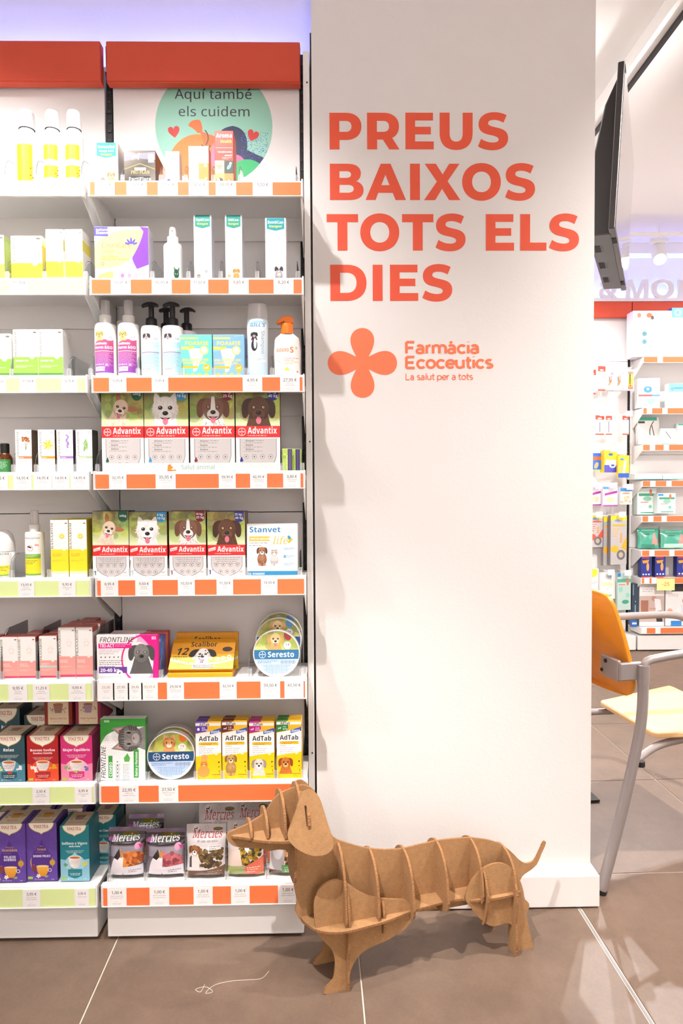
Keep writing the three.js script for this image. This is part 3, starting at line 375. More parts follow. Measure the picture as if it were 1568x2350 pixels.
A.circle = (c) => { F(c, -5, -5, 110, 110, '#94cbb6'); c.save(); c.translate(0, 10); E(c, 52, 112, 27, 62, '#f08a2c'); E(c, 36, 76, 26, 29, '#f0822a'); PL(c, [[28, 40], [30, 34, 38, 35], [41, 40, 40, 46], [36, 46], [33, 42, 28, 40]], '#ec6c1e'); PL(c, [[38, 44], [54, 50], [48, 58, 42, 58]], '#ec6c1e'); PL(c, [[55, 52], [52, 42, 66, 40], [80, 42, 78, 60], [90, 66, 96, 68], [100, 80, 92, 94], [60, 84]], '#1d2350'); for (let i = 0; i < 300; i++) E(c, 76 + rr(-3, 20), 57 + rr(-12, 18), 0.3, 0.3, '#3d55b8'); E(c, 58, 66, 11, 17, '#ef7fa0'); E(c, 68, 74, 9, 10, '#f0709a'); E(c, 78, 84, 17, 16, '#2db36a'); c.strokeStyle = '#2a2530'; c.lineWidth = 0.8; c.beginPath(); c.arc(36, 50, 9, -0.8, 0.7); c.stroke(); c.beginPath(); c.moveTo(47, 56); c.lineTo(45, 60); c.stroke(); c.beginPath(); c.arc(39, 58, 2, -1.5, 0.5); c.stroke(); c.restore(); for (const [x, y, r] of [[16, 55, -0.15], [83, 58, 0.35]]) { c.save(); c.translate(x, y); c.rotate(r); PL(c, [[0, 5], [-7, -1, -4, -4], [-1, -5.5, 0, -2], [1, -5.5, 4, -4], [7, -1, 0, 5]], '#c8251c'); c.restore(); } T(c, 'Aquí també', 50, 27.5, 11.2, '#3a3640', { al: 'center', fit: 66 }); T(c, 'els cuidem', 50.5, 42, 11.2, '#3a3640', { al: 'center', fit: 62 }); };
A.stanvet = (c, H) => { F(c, -5, -5, 110, H + 10, '#f7f5f4'); T(c, 'Stanvet', 5, 17, 15, '#2f7fb0', { b: 1, fit: 62 }); F(c, 5, 25, 40, 9, '#e9b93a'); T(c, 'PIPETAS REPELENTES', 7, 31.5, 4.6, '#fff', { b: 1 }); T(c, 'life', 50, 40, 20, '#e6bb4e', { f: 'serif', it: 1 }); tiny(c, 5, 37, 36, 2, 5, '#a7a9ac'); E(c, 84, 28, 3, 5, '#3f97a8', -0.5); PL(c, [[80, 36], [88, 28], [91, 31], [84, 39]], '#e8b428'); sitting(c, 30, 82, 22, '#b9774a', '#5a4038', '#f4efe8'); sitting(c, 54, 82, 19, '#d6d0cc', '#9d9692', '#f6f3f0', true); for (let i = 0; i < 3; i++) { F(c, 72, 46 + i * 15, 24, 7, '#dcecf4'); tiny(c, 73, 48 + i * 15, 22, 2, 2.6, '#4f8fb4'); } T(c, '4', 72, 68, 9, '#2f7fb0', { b: 1 }); F(c, -5, H - 11, 110, 16, '#2d86b4'); T(c, 'STANGEST', 11, H - 4, 5, '#fff', { b: 1 }); ring(c, 6, H - 5.6, 2, '#fff', 1.2); };
A.frontline = (acc) => (c, H) => {
  const k = H / 100; F(c, -5, -5, 110, H + 10, '#f8f5f4'); c.save(); c.scale(1, k); PL(c, [[62, 0], [100, 0], [100, 100], [50, 100], [40, 56, 60, 20], [72, 12, 62, 0]], '#f8b4d8'); PL(c, [[66, -2], [102, -2], [102, 102], [91, 102], [92, 50, 86, 26], [80, 12, 66, -2]], acc); E(c, 68, 62, 24, 46, '#faf7f6'); c.restore();
  c.strokeStyle = acc; c.lineWidth = 2.4; c.beginPath(); c.ellipse(82, H * 0.56, 41, H * 0.56, 0, 2.3, 4.5); c.stroke();
  dog(c, 73, H * 0.42, 16, { fur: '#858280', dark: '#4f4c4b', muz: '#6f6c6a', ears: 'drop', eye: '#9a9272', body: '#5d5a59', tongue: false, wide: 0.78 });
  T(c, 'FRONTLINE', 4, H * 0.16, 11, '#2d2a2c', { it: 1, fit: 56 }); F(c, 3, H * 0.19, 54, H * 0.11, acc); T(c, 'TRI-ACT', 5, H * 0.28, 7.6, '#fff', { b: 1, fit: 24 }); tiny(c, 30, H * 0.21, 25, 2, 2.6, '#fbd0e6'); tiny(c, 4, H * 0.33, 38, 3, 3, '#c9a4b4');
  for (let i = 0; i < 5; i++) bug(c, 7 + i * 7, H * 0.5, 2.2, '#4a4446'); tiny(c, 4, H * 0.57, 40, 4, 3.2, '#8d8688'); F(c, 3, H * 0.72, 46, H * 0.14, '#6a3f98'); T(c, '20-40 kg', 5, H * 0.835, 8, '#fff', { b: 1 }); E(c, 37, H * 0.86, 5, 5, '#f6f0f0'); bug(c, 37, H * 0.86, 2.8, '#5a2a24'); tiny(c, 6, H * 0.93, 34, 2, 2.4, '#b9b2b2');
  for (let i = 0; i < 3; i++) PL(c, [[90 + i * 2.4, 8], [91.6 + i * 2.4, 8], [91.6 + i * 2.4, 3.4], [90.8 + i * 2.4, 2.4], [90 + i * 2.4, 3.4]], '#fbe0ee');
};
A.scalibor = (c, H) => { F(c, -5, -5, 110, H + 10, '#efb21e'); F(c, -5, -5, 110, H * 0.6, '#d99212'); F(c, -5, H * 0.62, 110, H, '#f7c91c'); T(c, 'Scalibor', 50, 15, 12, '#3a2a18', { b: 1, al: 'center', fit: 42 }); T(c, '12', 6, 30, 18, '#2a1d12', { b: 1, it: 1 }); tiny(c, 4, 33, 22, 2, 3.4, '#4a3420'); c.strokeStyle = '#fbf6e6'; c.lineWidth = 3; c.beginPath(); c.moveTo(0, 38); c.quadraticCurveTo(50, 56, 100, 38); c.stroke(); dog(c, 50, 30, 12, { fur: '#f4f1ee', dark: '#d8d2cc', muz: '#f7f4f1', ears: 'drop', body: '#f0ece8' }); for (const k of [-1, 1]) PL(c, [[50 + k * 6, 20], [50 + k * 20, 18, 50 + k * 22, 32], [50 + k * 14, 38, 50 + k * 11, 28]], '#25201e'); for (let i = 0; i < 10; i++) E(c, 50 + rr(-9, 9), 22 + rr(-2, 26), 1, 1.2, '#2a2422'); E(c, 88, 20, 8, 4.4, '#3a2c18'); for (let i = 0; i < 3; i++) ring(c, 74 + i * 9, 38 - i * 2, 2.6, '#fbf6e6', 2); F(c, 38, H - 8, 32, 5, '#3a2c12'); T(c, 'LEISHMANIOSIS', 54, H - 4, 4.4, '#fff', { b: 1, al: 'center' }); tiny(c, 10, H - 12, 24, 2, 3, '#8a6a1c'); };
A.tin = (o) => (c) => { F(c, -5, -5, 110, 110, '#d9d4d2'); garden(c, 0, 0, 100, 42, '#7f8a5a', '#86a848', '#e2e69a'); o.pet(c); F(c, -5, 42, 110, 20, o.band); crossLogo(c, 20, 52, 7, '#fff'); T(c, 'Seresto', 31, 57.5, 16, '#fff', { b: 1, fit: 57 }); F(c, -5, 62, 110, 45, '#f2f0f0'); PL(c, [[6, 62.5], [94, 62.5], [90, 76, 72, 88], [60, 96, 50, 99], [40, 96, 28, 88], [10, 76, 6, 62.5]], '#bcd0ee'); tiny(c, 10, 65, 44, 2, 3.4, '#4f7fae'); for (let i = 0; i < 4; i++) { ring(c, 62 + i * 8, 68, 3.3, '#4a5a74', 0.6); bug(c, 62 + i * 8, 68, 2, '#2a3648'); } tiny(c, 20, 74, 60, 6, 3, '#6f8fb6', { mid: 1 }); tiny(c, 34, 92, 30, 1, 2.6, '#6f8fb6'); PL(c, [[66, 6], [82, 14], [80, 24, 73, 22], [66, 20, 66, 6]], o.badge); E(c, 73, 33, 8, 8, '#f6f2f2'); T(c, '7-8', 73, 33, 6, o.badge, { b: 1, al: 'center' }); tiny(c, 67, 35, 12, 2, 2, '#a7a0a0'); ring(c, 50, 50, 49, '#e9e6e4', 2.5); };
A.frontCat = (c, H) => { F(c, -5, -5, 110, H + 10, '#f7f5f3'); PL(c, [[0, 0], [100, 0], [100, 18], [40, 18, 14, 36], [4, 48, 0, 60]], '#3a9a3a'); for (let i = 0; i < 40; i++) for (let j = 0; j < 12; j++) if (((i + j) & 1) === 0 && 6 + j * 6 > 20) E(c, 4 + i * 2.4, 24 + j * 5, 0.6, 0.6, '#b9b5b2'); cat(c, 66, 44, 31, { fur: '#8a8684', dark: '#4a4644', muz: '#b9b4b0', eye: '#9a9488', rot: -Math.PI / 2 }); T(c, 'FRONTLINE', 12, H - 4, 14, '#1d1b1b', { rot: -Math.PI / 2, fit: H * 0.52, it: 1 }); F(c, 18, H * 0.6, 9, H * 0.36, '#3a9a3a'); T(c, 'COMBO', 26, H * 0.94, 9, '#fff', { rot: -Math.PI / 2, b: 1 }); F(c, 74, H * 0.5, 11, H * 0.46, '#3a9a3a'); T(c, 'Gatos y Hurones', 82.5, H * 0.94, 8, '#fff', { rot: -Math.PI / 2, b: 1, fit: H * 0.4 }); PL(c, [[52, H * 0.64], [60, H * 0.56], [66, H * 0.64], [64, H * 0.7], [54, H * 0.7]], '#5ab04a'); tiny(c, 34, H * 0.74, 10, 12, 3.4, '#8d8886'); for (let i = 0; i < 5; i++) bug(c, 38, H * 0.7 + i * 8, 2.6, '#3a3636'); tiny(c, 50, H * 0.74, 16, 12, 3.4, '#a39e9c'); for (let i = 0; i < 4; i++) PL(c, [[9 + i * 3, 8], [11 + i * 3, 8], [11 + i * 3, 3], [9 + i * 3, 3]], '#d9f0d0'); };
A.adtab = (col, w, pet, isCat) => (c, H) => { F(c, -5, -5, 110, H + 10, '#f6f2f0'); PL(c, [[-2, H * 0.06], [102, H * 0.06], [102, H * 0.12], [-2, H * 0.2]], '#eab52a'); PL(c, [[0, H * 0.06], [47, H * 0.06], [47, H * 0.155], [0, H * 0.19]], col); F(c, 0, -2, 40, H * 0.02, col); F(c, 40, -2, 62, H * 0.02, '#eab52a'); T(c, 'AdTab', 16, H * 0.055, 13, '#2c2526', { b: 1 }); if (isCat) E(c, 12, H * 0.12, 5, 6, '#fff'); else dogSil(c, 13, H * 0.125, 6, '#fff'); T(c, w[0], 25, H * 0.11, 8, '#fff', { b: 1 }); T(c, w[1], 25, H * 0.145, 8, '#fff', { b: 1 }); PL(c, [[57, H * 0.155], [100, H * 0.1], [100, H * 0.165], [57, H * 0.21]], '#2a56b0'); T(c, 'Elanco', 60, H * 0.19, 12, '#fff', { b: 1, it: 1, rot: -0.12, fit: 34 }); T(c, 'AdTab', 13, H * 0.325, 26, '#26201f', { b: 1, fit: 76 }); F(c, 13, H * 0.35, 76, H * 0.05, '#f0b41e'); tiny(c, 22, H * 0.356, 60, 2, 6, '#8a6414'); tiny(c, 13, H * 0.42, 40, 1, 6, '#8d8583'); tiny(c, 13, H * 0.455, 60, 4, 8, '#c0b9b7'); PL(c, [[-2, H * 0.6], [102, H * 0.53], [102, H + 4], [-2, H + 4]], '#f5c60f'); E(c, 80, H * 0.55, 7, 6, '#f2e2bc'); pet(c, H); bug(c, 90, H * 0.7, 6, '#1f1a14'); bug(c, 90, H * 0.78, 4, '#1f1a14'); T(c, '1', 87, H * 0.89, 17, '#2a241a', {}); T(c, 'comprimido', 62, H * 0.925, 6, '#3a3220', { b: 1, max: 34 }); tiny(c, 66, H * 0.955, 26, 1, 4, '#8a741c'); };
function yogiLogo(c, x, y, w) { T(c, 'YOGI TEA', x, y, 14, '#b23a2c', { f: 'serif', al: 'center', fit: w, b: 1 }); }
function scallop(c, col) { PL(c, [[8, -2], [92, -2], [90, 12, 84, 18], [74, 28, 60, 31], [54, 33, 50, 38], [46, 33, 40, 31], [26, 28, 16, 18], [10, 12, 8, -2]], '#cdb06a'); PL(c, [[10, -2], [90, -2], [88, 11, 82, 17], [72, 26, 60, 29], [54, 31, 50, 35], [46, 31, 40, 29], [28, 26, 18, 17], [12, 11, 10, -2]], '#f8f1dd'); yogiLogo(c, 49, 16, 48); tiny(c, 30, 18.5, 40, 1, 2.6, '#d8c69a'); }
A.tea = (o) => (c, H) => {
  F(c, -5, -5, 110, H + 10, o.low); F(c, -5, -5, 110, H * 0.58, o.top); E(c, 50, H * 0.56, 60, 12, o.top); scallop(c);
  o.name.forEach((t, i) => T(c, t, 50, H * 0.34 + i * 9, i ? 8 : o.size || 12, '#fff', { b: 1, al: 'center', max: 88 })); tiny(c, 18, H * 0.37 + o.name.length * 7.5, 64, 3, 3.6, '#f2e6dc', { mid: 1 });
  PL(c, [[50, H * 0.46], [53, H * 0.52, 66, H * 0.54], [86, H * 0.6, 84, H * 0.7], [80, H * 0.78, 66, H * 0.8], [34, H * 0.8], [18, H * 0.78, 16, H * 0.7], [14, H * 0.6, 34, H * 0.54], [47, H * 0.52, 50, H * 0.46]], o.halo); PL(c, [[26, H * 0.78], [74, H * 0.78], [74, H * 0.9], [50, H * 0.96], [26, H * 0.9]], o.foot); o.trim.forEach(([x, y, r, col]) => { for (let i = 0; i < 9; i++) E(c, x + rr(-r, r), H * y + rr(-r, r) * 0.7, r * 0.45, r * 0.35, col, rr(0, 3)); });
  PL(c, [[29, H * 0.57], [71, H * 0.57], [70, H * 0.7, 60, H * 0.76], [40, H * 0.76], [30, H * 0.7, 29, H * 0.57]], LG(c, 29, 0, 71, 0, '#fbf7f3', '#d5ccc8')); E(c, 50, H * 0.57, 21, 5, '#f6f1ee'); E(c, 50, H * 0.575, 18, 3.8, '#c8692a'); tiny(c, 33, H * 0.63, 34, 3, 5, o.motif || '#c9bdb8'); tiny(c, 32, H * 0.855, 36, 2, 5, '#fbeee6', { mid: 1 });
  F(c, 4, H * 0.92, 15, 8, '#b5cf4a'); T(c, '17', 24, H * 0.97, 5.5, '#fff', { b: 1 }); tiny(c, 31, H * 0.95, 38, 1, 4, '#f6ece6'); tiny(c, 80, H * 0.95, 14, 1, 5, '#f6ece6');
};
A.teaDrop = (o) => (c, H) => {
  F(c, -5, -5, 110, H + 10, '#63449c'); for (let i = 0; i < 40; i++) { c.strokeStyle = 'rgba(150,125,200,.35)'; c.lineWidth = 0.7; c.beginPath(); c.arc(rr(0, 100), rr(20, H * 0.6), rr(3, 9), 0, 4); c.stroke(); } scallop(c);
  E(c, 50, H * 0.68, 37, 37, '#d8b45a'); PL(c, [[50, H * 0.28], [58, H * 0.4, 76, H * 0.5], [88, H * 0.62, 82, H * 0.78], [76, H * 0.92, 50, H * 0.94], [24, H * 0.92, 18, H * 0.78], [12, H * 0.62, 24, H * 0.5], [42, H * 0.4, 50, H * 0.28]], '#553088');
  T(c, o.a, 50, H * 0.41, 6.5, '#d8b96a', { f: 'serif', al: 'center' }); T(c, o.b, 50, H * 0.47, 11, '#d8b96a', { f: 'serif', al: 'center', b: 1 }); tiny(c, 30, H * 0.5, 40, 1, 3.4, '#b79a5a'); o.name.forEach((t, i) => T(c, t, 50, H * 0.585 + i * 9, 10, '#fff', { b: 1, al: 'center', max: 56 })); E(c, 84, H * 0.68, 9, 10, '#c9a03c');
  PL(c, [[32, H * 0.74], [72, H * 0.74], [70, H * 0.87, 60, H * 0.92], [44, H * 0.92], [34, H * 0.87, 32, H * 0.74]], LG(c, 0, H * 0.74, 0, H * 0.92, '#f1b44a', '#d98a1c')); ring(c, 75, H * 0.81, 5, '#efe6e4', 2); E(c, 52, H * 0.74, 20, 3, '#f6dca0'); F(c, 19, H * 0.74, 9, 18, '#8a3a1c'); F(c, 20.5, H * 0.71, 6, 4, '#b0542c'); for (let i = 0; i < 5; i++) { c.save(); c.translate(38, H * 0.91); c.rotate(i * 1.25); E(c, 0, 4, 2.2, 3.6, '#fbf8f4'); c.restore(); } E(c, 38, H * 0.91, 2, 2, '#e8c23a'); for (let i = 0; i < 5; i++) E(c, 66 + rr(-5, 5), H * 0.92 + rr(-2, 2), 3, 2, '#9ab06a'); F(c, 4, H * 0.92, 16, 8, '#b5cf4a'); T(c, '17', 25, H * 0.98, 6, '#fff'); tiny(c, 33, H * 0.965, 34, 1, 4, '#e8dcf2'); tiny(c, 80, H * 0.965, 14, 1, 5, '#e8dcf2');
};
A.teaTop = (edge, tint, txt, cup) => (c, H) => { F(c, -5, -5, 110, H + 10, edge); F(c, 12, -5, 76, H + 10, '#cdb06a'); F(c, 14, -5, 72, H + 10, tint); T(c, txt, 50, H * 0.82, 10, '#a5503c', { al: 'center', max: 62 }); tiny(c, 24, H * 0.1, 52, 1, 5, '#c4a486'); PL(c, [[32, H * 0.3], [68, H * 0.3], [62, H * 0.6], [38, H * 0.6]], cup); E(c, 50, H * 0.3, 18, 4, '#b0602c'); for (let i = 0; i < 10; i++) E(c, i % 2 ? rr(66, 80) : rr(20, 34), H * rr(0.4, 0.6), 3, 2, ['#8a9a5a', '#c9a23c', '#7a6a9a'][i % 3]); tiny(c, 30, H * 0.88, 40, 1, 4, '#c4a486'); };
A.pouchCat = (col, chunk) => (c, H) => { F(c, -5, -5, 110, H + 10, '#6d6068'); F(c, -5, -5, 110, H * 0.13, LG(c, 0, 0, 0, H * 0.13, '#a88ab0', '#8f8790')); E(c, 60, H * 0.14, 24, H * 0.05, '#3f9a2c', -0.05); T(c, 'Bubimex', 60, H * 0.155, 12, '#c83a22', { b: 1, al: 'center', fit: 38 }); PL(c, [[0, H * 0.22], [100, H * 0.18], [100, H * 0.32], [50, H * 0.36, 0, H * 0.33]], '#231a20'); PL(c, [[0, H * 0.2], [24, H * 0.2], [20, H * 0.28], [0, H * 0.28]], '#a8589a'); T(c, 'Mercies', 10, H * 0.285, 24, '#f6f2f4', { f: 'serif', it: 1, b: 1, fit: 76, rot: -0.04 }); F(c, 8, H * 0.36, 88, H * 0.2, '#9b94a0'); for (let i = 0; i < 60; i++) E(c, rr(42, 96), H * rr(0.48, 0.76), 6, 5.5, chunk[i % chunk.length]); E(c, 84, H * 0.36, 9, 9, '#e69ac0'); PL(c, [[84, H * 0.32], [98, H * 0.35], [92, H * 0.42]], '#c83f8a'); PL(c, [[8, H * 0.98], [8, H * 0.7, 22, H * 0.56], [34, H * 0.4], [46, H * 0.52], [48, H * 0.72, 42, H * 0.98]], '#eae0e4'); PL(c, [[18, H * 0.58], [26, H * 0.48], [34, H * 0.4], [38, H * 0.55], [30, H * 0.62]], '#2c2226'); PL(c, [[36, H * 0.44], [42, H * 0.42], [47, H * 0.56], [38, H * 0.58]], '#b9844a'); PL(c, [[42, H * 0.76], [98, H * 0.74], [98, H], [46, H]], '#e8e2e8'); tiny(c, 60, H * 0.83, 32, 2, 5, '#6d6468'); F(c, 0, H * 0.95, 100, H * 0.05, '#3a3036'); };
A.pouchDog = (o) => (c, H) => { F(c, -5, -5, 110, H + 10, o.bg || '#ddd6d6'); E(c, 24, H * 0.09, 8, 8, '#f2eeee'); dogSil(c, 24, H * 0.1, 4.5, '#3a3436'); E(c, 80, H * 0.1, 12, H * 0.035, '#2f7a38'); T(c, 'Bubimex', 80, H * 0.115, 6, '#d83a2a', { b: 1, al: 'center' }); ring(c, 52, H * 0.08, 5, '#c6bdbd', 1.6); T(c, 'Mercies', 14, H * 0.26, 26, '#a8202e', { f: 'serif', it: 1, fit: 76 }); T(c, 'MIT LAMM · AVEC AGNEAU', 28, H * 0.33, 6, '#6a5f5f', { b: 1, max: 54 }); for (let i = 0; i < 90; i++) E(c, rr(34, 92), H * rr(0.46, 0.78), 5, 4.4, o.chunk[i % o.chunk.length], rr(0, 3)); if (o.dog) { dog(c, 22, H * 0.47, 12, { fur: '#9a6236', dark: '#7a4826', muz: '#f6f1ec', ears: 'drop', tongue: false, body: '#e9e2de' }); PL(c, [[8, H * 0.85], [10, H * 0.6], [34, H * 0.6], [36, H * 0.86]], '#efe8e4'); PL(c, [[8, H * 0.62], [14, H * 0.56], [14, H * 0.8], [8, H * 0.8]], '#3a302c'); } F(c, 56, H * 0.38, 34, H * 0.09, '#efeaea'); tiny(c, 60, H * 0.4, 26, 2, 5, '#8d8482'); o.low(c, H); };
A.bags = (c, H) => { F(c, -5, -5, 110, H + 10, '#b9d45a'); F(c, 55, 0, 48, H, '#3c3558'); F(c, 66, 8, 20, H - 16, '#5d4a86'); tiny(c, 8, H * 0.3, 30, 4, 7, '#4f7a2c'); E(c, 26, H * 0.22, 9, 6, '#e8f0c0'); T(c, 'ARTECO', 50, H * 0.85, 12, '#f2f4e0', { rot: -Math.PI / 2, b: 1, fit: H * 0.6 }); };
A.pranSpray = (col, name, o = {}) => (c, H) => { F(c, -5, -5, 110, H + 10, '#fbf9f5'); T(c, 'PRANARÔM', 50, H * 0.13, 13, '#6f6a5e', { f: 'serif', al: 'center', fit: 78 }); F(c, 8, H * (o.y || 0.25), 84, H * (o.h || 0.66), col); name.forEach((t, i) => T(c, t, 50, H * ((o.y || 0.25) + 0.08) + i * 11, 10.5, o.ink || '#b09a1c', { b: 1, al: 'center', max: 74 })); tiny(c, 18, H * 0.5, 64, 6, 7, o.ink || '#c2ab2c', { mid: 1 }); if (o.blue) F(c, 8, H * 0.5, 84, H * 0.12, '#cfe4f4'); if (o.foot) F(c, 0, H * 0.9, 100, H * 0.05, o.foot); for (let i = 0; i < 7; i++) E(c, 86 + rr(-4, 8), H * rr(0.62, 0.9), 4, 3, i % 3 ? '#7d9a4a' : '#b5402c'); };
A.pranMosq = (c, H) => { F(c, -5, -5, 110, H + 10, '#fbf9f7'); T(c, 'PRANARÔM', 50, H * 0.12, 14, '#5d584f', { f: 'serif', al: 'center', fit: 84 }); E(c, 40, H * 0.3, 14, 5, '#3a3634', 0.3); ring(c, 44, H * 0.33, 16, '#d84a3a', 2); T(c, '8h', 70, H * 0.28, 15, '#d84a3a', { b: 1 }); F(c, 6, H * 0.46, 88, H * 0.1, '#7fae3c'); tiny(c, 10, H * 0.48, 78, 3, 5, '#eef6d8'); F(c, 6, H * 0.56, 88, H * 0.34, '#efe12c'); tiny(c, 12, H * 0.6, 70, 3, 9, '#8a8420'); F(c, 6, H * 0.9, 88, H * 0.04, '#7fae3c'); };
A.rollon = (c, H) => { F(c, -5, -5, 110, H + 10, '#f8f6f2'); T(c, 'PRANARÔM', 50, H * 0.1, 13, '#6f6a5e', { f: 'serif', al: 'center', fit: 86 }); F(c, 5, H * 0.55, 90, H * 0.38, '#efe23c'); tiny(c, 12, H * 0.6, 76, 4, 8, '#8f8420'); F(c, 5, H * 0.93, 90, H * 0.05, '#7fae3c'); };
// ---------- product builders ----------
const K = 2600;                                                // print resolution, pixels per metre
// a carton: one body whose faces carry the cells [front, side, top] of a sheet
const boxCache = new Map();
function cartonGeo(w, h, d, cells, key) {
  const id = [w.toFixed(4), h.toFixed(4), d.toFixed(4), key].join(); if (boxCache.has(id)) return boxCache.get(id);
  const g = new RoundedBoxGeometry(w, h, d, 1, Math.min(0.0009, w * 0.05)), uv = g.attributes.uv, n = g.attributes.position.count / 6;
  for (let i = 0; i < uv.count; i++) { const f = Math.floor(i / n), c = f === 4 ? cells[0] : f === 2 ? cells[2] || cells[1] : cells[1]; put(uv, i, uv.getX(i), uv.getY(i), c); }
  g.clearGroups(); g.translate(0, h / 2, -d / 2); boxCache.set(id, g); return g;
}
// o: at [x, y, z of the front], w, h, d, key, face, side, top, turn, lean
function carton(o, label, category, group, name = 'carton') {
  const [x, y, z, w, h] = o.at, d = o.d || 0.04, a = art(o.key, [[w * K, h * K, o.face], [60, Math.min(400, 60 * h / d), typeof o.side === 'function' ? o.side : A.plain(o.side || '#f2efec')], [w * 1500, d * 1500, typeof o.top === 'function' ? o.top : A.plain(o.top || (typeof o.side === 'string' ? o.side : '#f2efec'))]]);
  const g = base(name, [x, y, z], o.turn || 0); tag(g, label, category || 'box', group); if (o.lean) { g.rotation.x = o.lean; if (o.lean < 0) g.position.y += d * Math.sin(-o.lean); }
  const mat = sheetMat(a.sheet, o.rough || 0.42);
  mesh('body', cartonGeo(w, h, d, a.cells, o.key), mat, g);
  const flap = mesh('tuck_flap', cartonGeo(w - 0.003, 0.0007, d - 0.003, [a.cells[1], a.cells[1], a.cells[2]], o.key + 'flap'), mat, g); flap.position.set(0, h, -0.0015);
  return g;
}
// copies standing behind the first one
function behind(src, dz, label, dx = 0, dy = 0) { const c = src.clone(); c.name = numbered(src.name.replace(/_\d{3}$/, '')); c.position.x += dx; c.position.y += dy; c.position.z -= dz; if (label) c.userData = { ...c.userData, label }; scene.add(c); return c; }
// curved print on the front of a round or squarish bottle
function wrapGeo(r, y0, y1, cell, half = 1.15, sx = 1, sz = 1) {
  const n = 20, g = new THREE.CylinderGeometry(r, r, y1 - y0, n, 1, true, -half, half * 2); g.scale(sx, 1, sz); g.translate(0, (y0 + y1) / 2, 0);
  const uv = g.attributes.uv; for (let i = 0; i < uv.count; i++) put(uv, i, 0.5 + Math.sin((uv.getX(i) - 0.5) * 2 * half) / Math.sin(half) / 2, uv.getY(i), cell); return g;
}
const bottleMat = std(0xf5f2ef, 0.35), capGrey = std(0xe9e6e4, 0.4), capClear = new THREE.MeshPhysicalMaterial({ color: 0xf1eff0, roughness: 0.25, transmission: 0.55, thickness: 0 }), pumpBlack = std(0x17141a, 0.32), pumpOrange = std(0xf07818, 0.35);
function labelOn(g, r, y0, y1, key, face, o = {}) { const half = o.half || 1.15, a = art(key, [[2 * r * (o.sx || 1) * Math.sin(Math.min(half, 1.57)) * K, (y1 - y0) * K, face]]); return mesh('label', wrapGeo(r + 0.0005, y0, y1, a.cells[0], half, o.sx || 1, o.sz || 1), sheetMat(a.sheet, 0.4), g); }
// transparent dividers with a clip foot
const dividerGeo = new Map();
function divider(x, row, tall, label, mat = M.clear) {
  const key = tall.toFixed(3);
  if (!dividerGeo.has(key)) {
    const s = new THREE.Shape(); s.moveTo(0, 0); s.lineTo(0, tall * 0.32); s.bezierCurveTo(0.004, tall * 0.62, 0.022, tall * 0.95, 0.05, tall); s.lineTo(0.145, tall); s.lineTo(0.145, 0); s.closePath();
    const sheet = extrude(s, 0.0012).rotateY(Math.PI / 2).translate(-0.0006, 0, 0);
    const e = [[0, 0.002], [0, tall * 0.32], [0.002, tall * 0.55], [0.012, tall * 0.83], [0.03, tall * 0.97], [0.05, tall]].map(([a, b]) => [0, b, -a]);
    dividerGeo.set(key, [sheet, tube(e, 0.00075, 18, 5), merge([box(0.009, 0.026, 0.0015, 0.0028, 0.013, 0.0035), box(0.0015, 0.024, 0.012, -0.002, 0.012, -0.002), box(0.0015, 0.024, 0.012, 0.0058, 0.012, -0.002), box(0.016, 0.0022, 0.012, 0.002, 0.0012, 0.002)])]);
  }
  const [sh, ed, ft] = dividerGeo.get(key), g = base('shelf_divider', [x, ROW[row - 1] - 0.001, -1.623]); tag(g, label, 'divider', 'clear dividers clipped to the shelf fronts');
  mesh('sheet', sh, mat, g); mesh('front_edge', ed, M.clearEdge, g); mesh('clip_foot', ft, M.clearFoot, g);
}
// pouch of pet treats
function pouchGeo(w, h, bulge, cell, seed) {
  const nx = 14, ny = 18, pos = [], uv = [], idx = []; seedState = seed;
  const ph = [rr(0, 6), rr(0, 6), rr(0, 6)];
  for (const side of [1, -1]) { const o = pos.length / 3; for (let j = 0; j <= ny; j++) for (let i = 0; i <= nx; i++) {
    const u = i / nx, v = j / ny, ex = Math.pow(Math.max(0, Math.sin(Math.PI * u)), 0.6), ev = v < 0.75 ? Math.pow(Math.sin(Math.PI * Math.min(1, (v + 0.02) / 0.8)), 0.55) : Math.pow(Math.max(0, Math.sin(Math.PI * Math.min(1, (v + 0.02) / 0.8))), 0.9);
    const pinch = 1 - 0.05 * Math.sin(Math.PI * Math.min(1, v / 0.8)), b = bulge * ex * Math.max(0, ev || 0) * (1 + 0.1 * Math.sin(7 * u + ph[0]) * Math.sin(9 * v + ph[1]));
    const edge = (j === 0 || j === ny) ? 0.004 * Math.sin(14 * u + ph[2]) : 0;
    pos.push((u - 0.5) * w * pinch, v * h + edge * (j === 0 ? 0.6 : 0.5) + (j === 0 ? 0.003 : 0), side * b + 0.0015 * Math.sin(11 * u + ph[1]) * (1 - ex) + edge); uv.push(cell[0] + (cell[2] - cell[0]) * u, cell[1] + (cell[3] - cell[1]) * v); }
    for (let j = 0; j < ny; j++) for (let i = 0; i < nx; i++) { const a = o + j * (nx + 1) + i, b = a + 1, c = a + nx + 1, d = c + 1; side > 0 ? idx.push(a, b, d, a, d, c) : idx.push(a, d, b, a, c, d); } }
  const g = new THREE.BufferGeometry(); g.setAttribute('position', new THREE.Float32BufferAttribute(pos, 3)); g.setAttribute('uv', new THREE.Float32BufferAttribute(uv, 2)); g.setIndex(idx); g.computeVertexNormals(); return g;
}
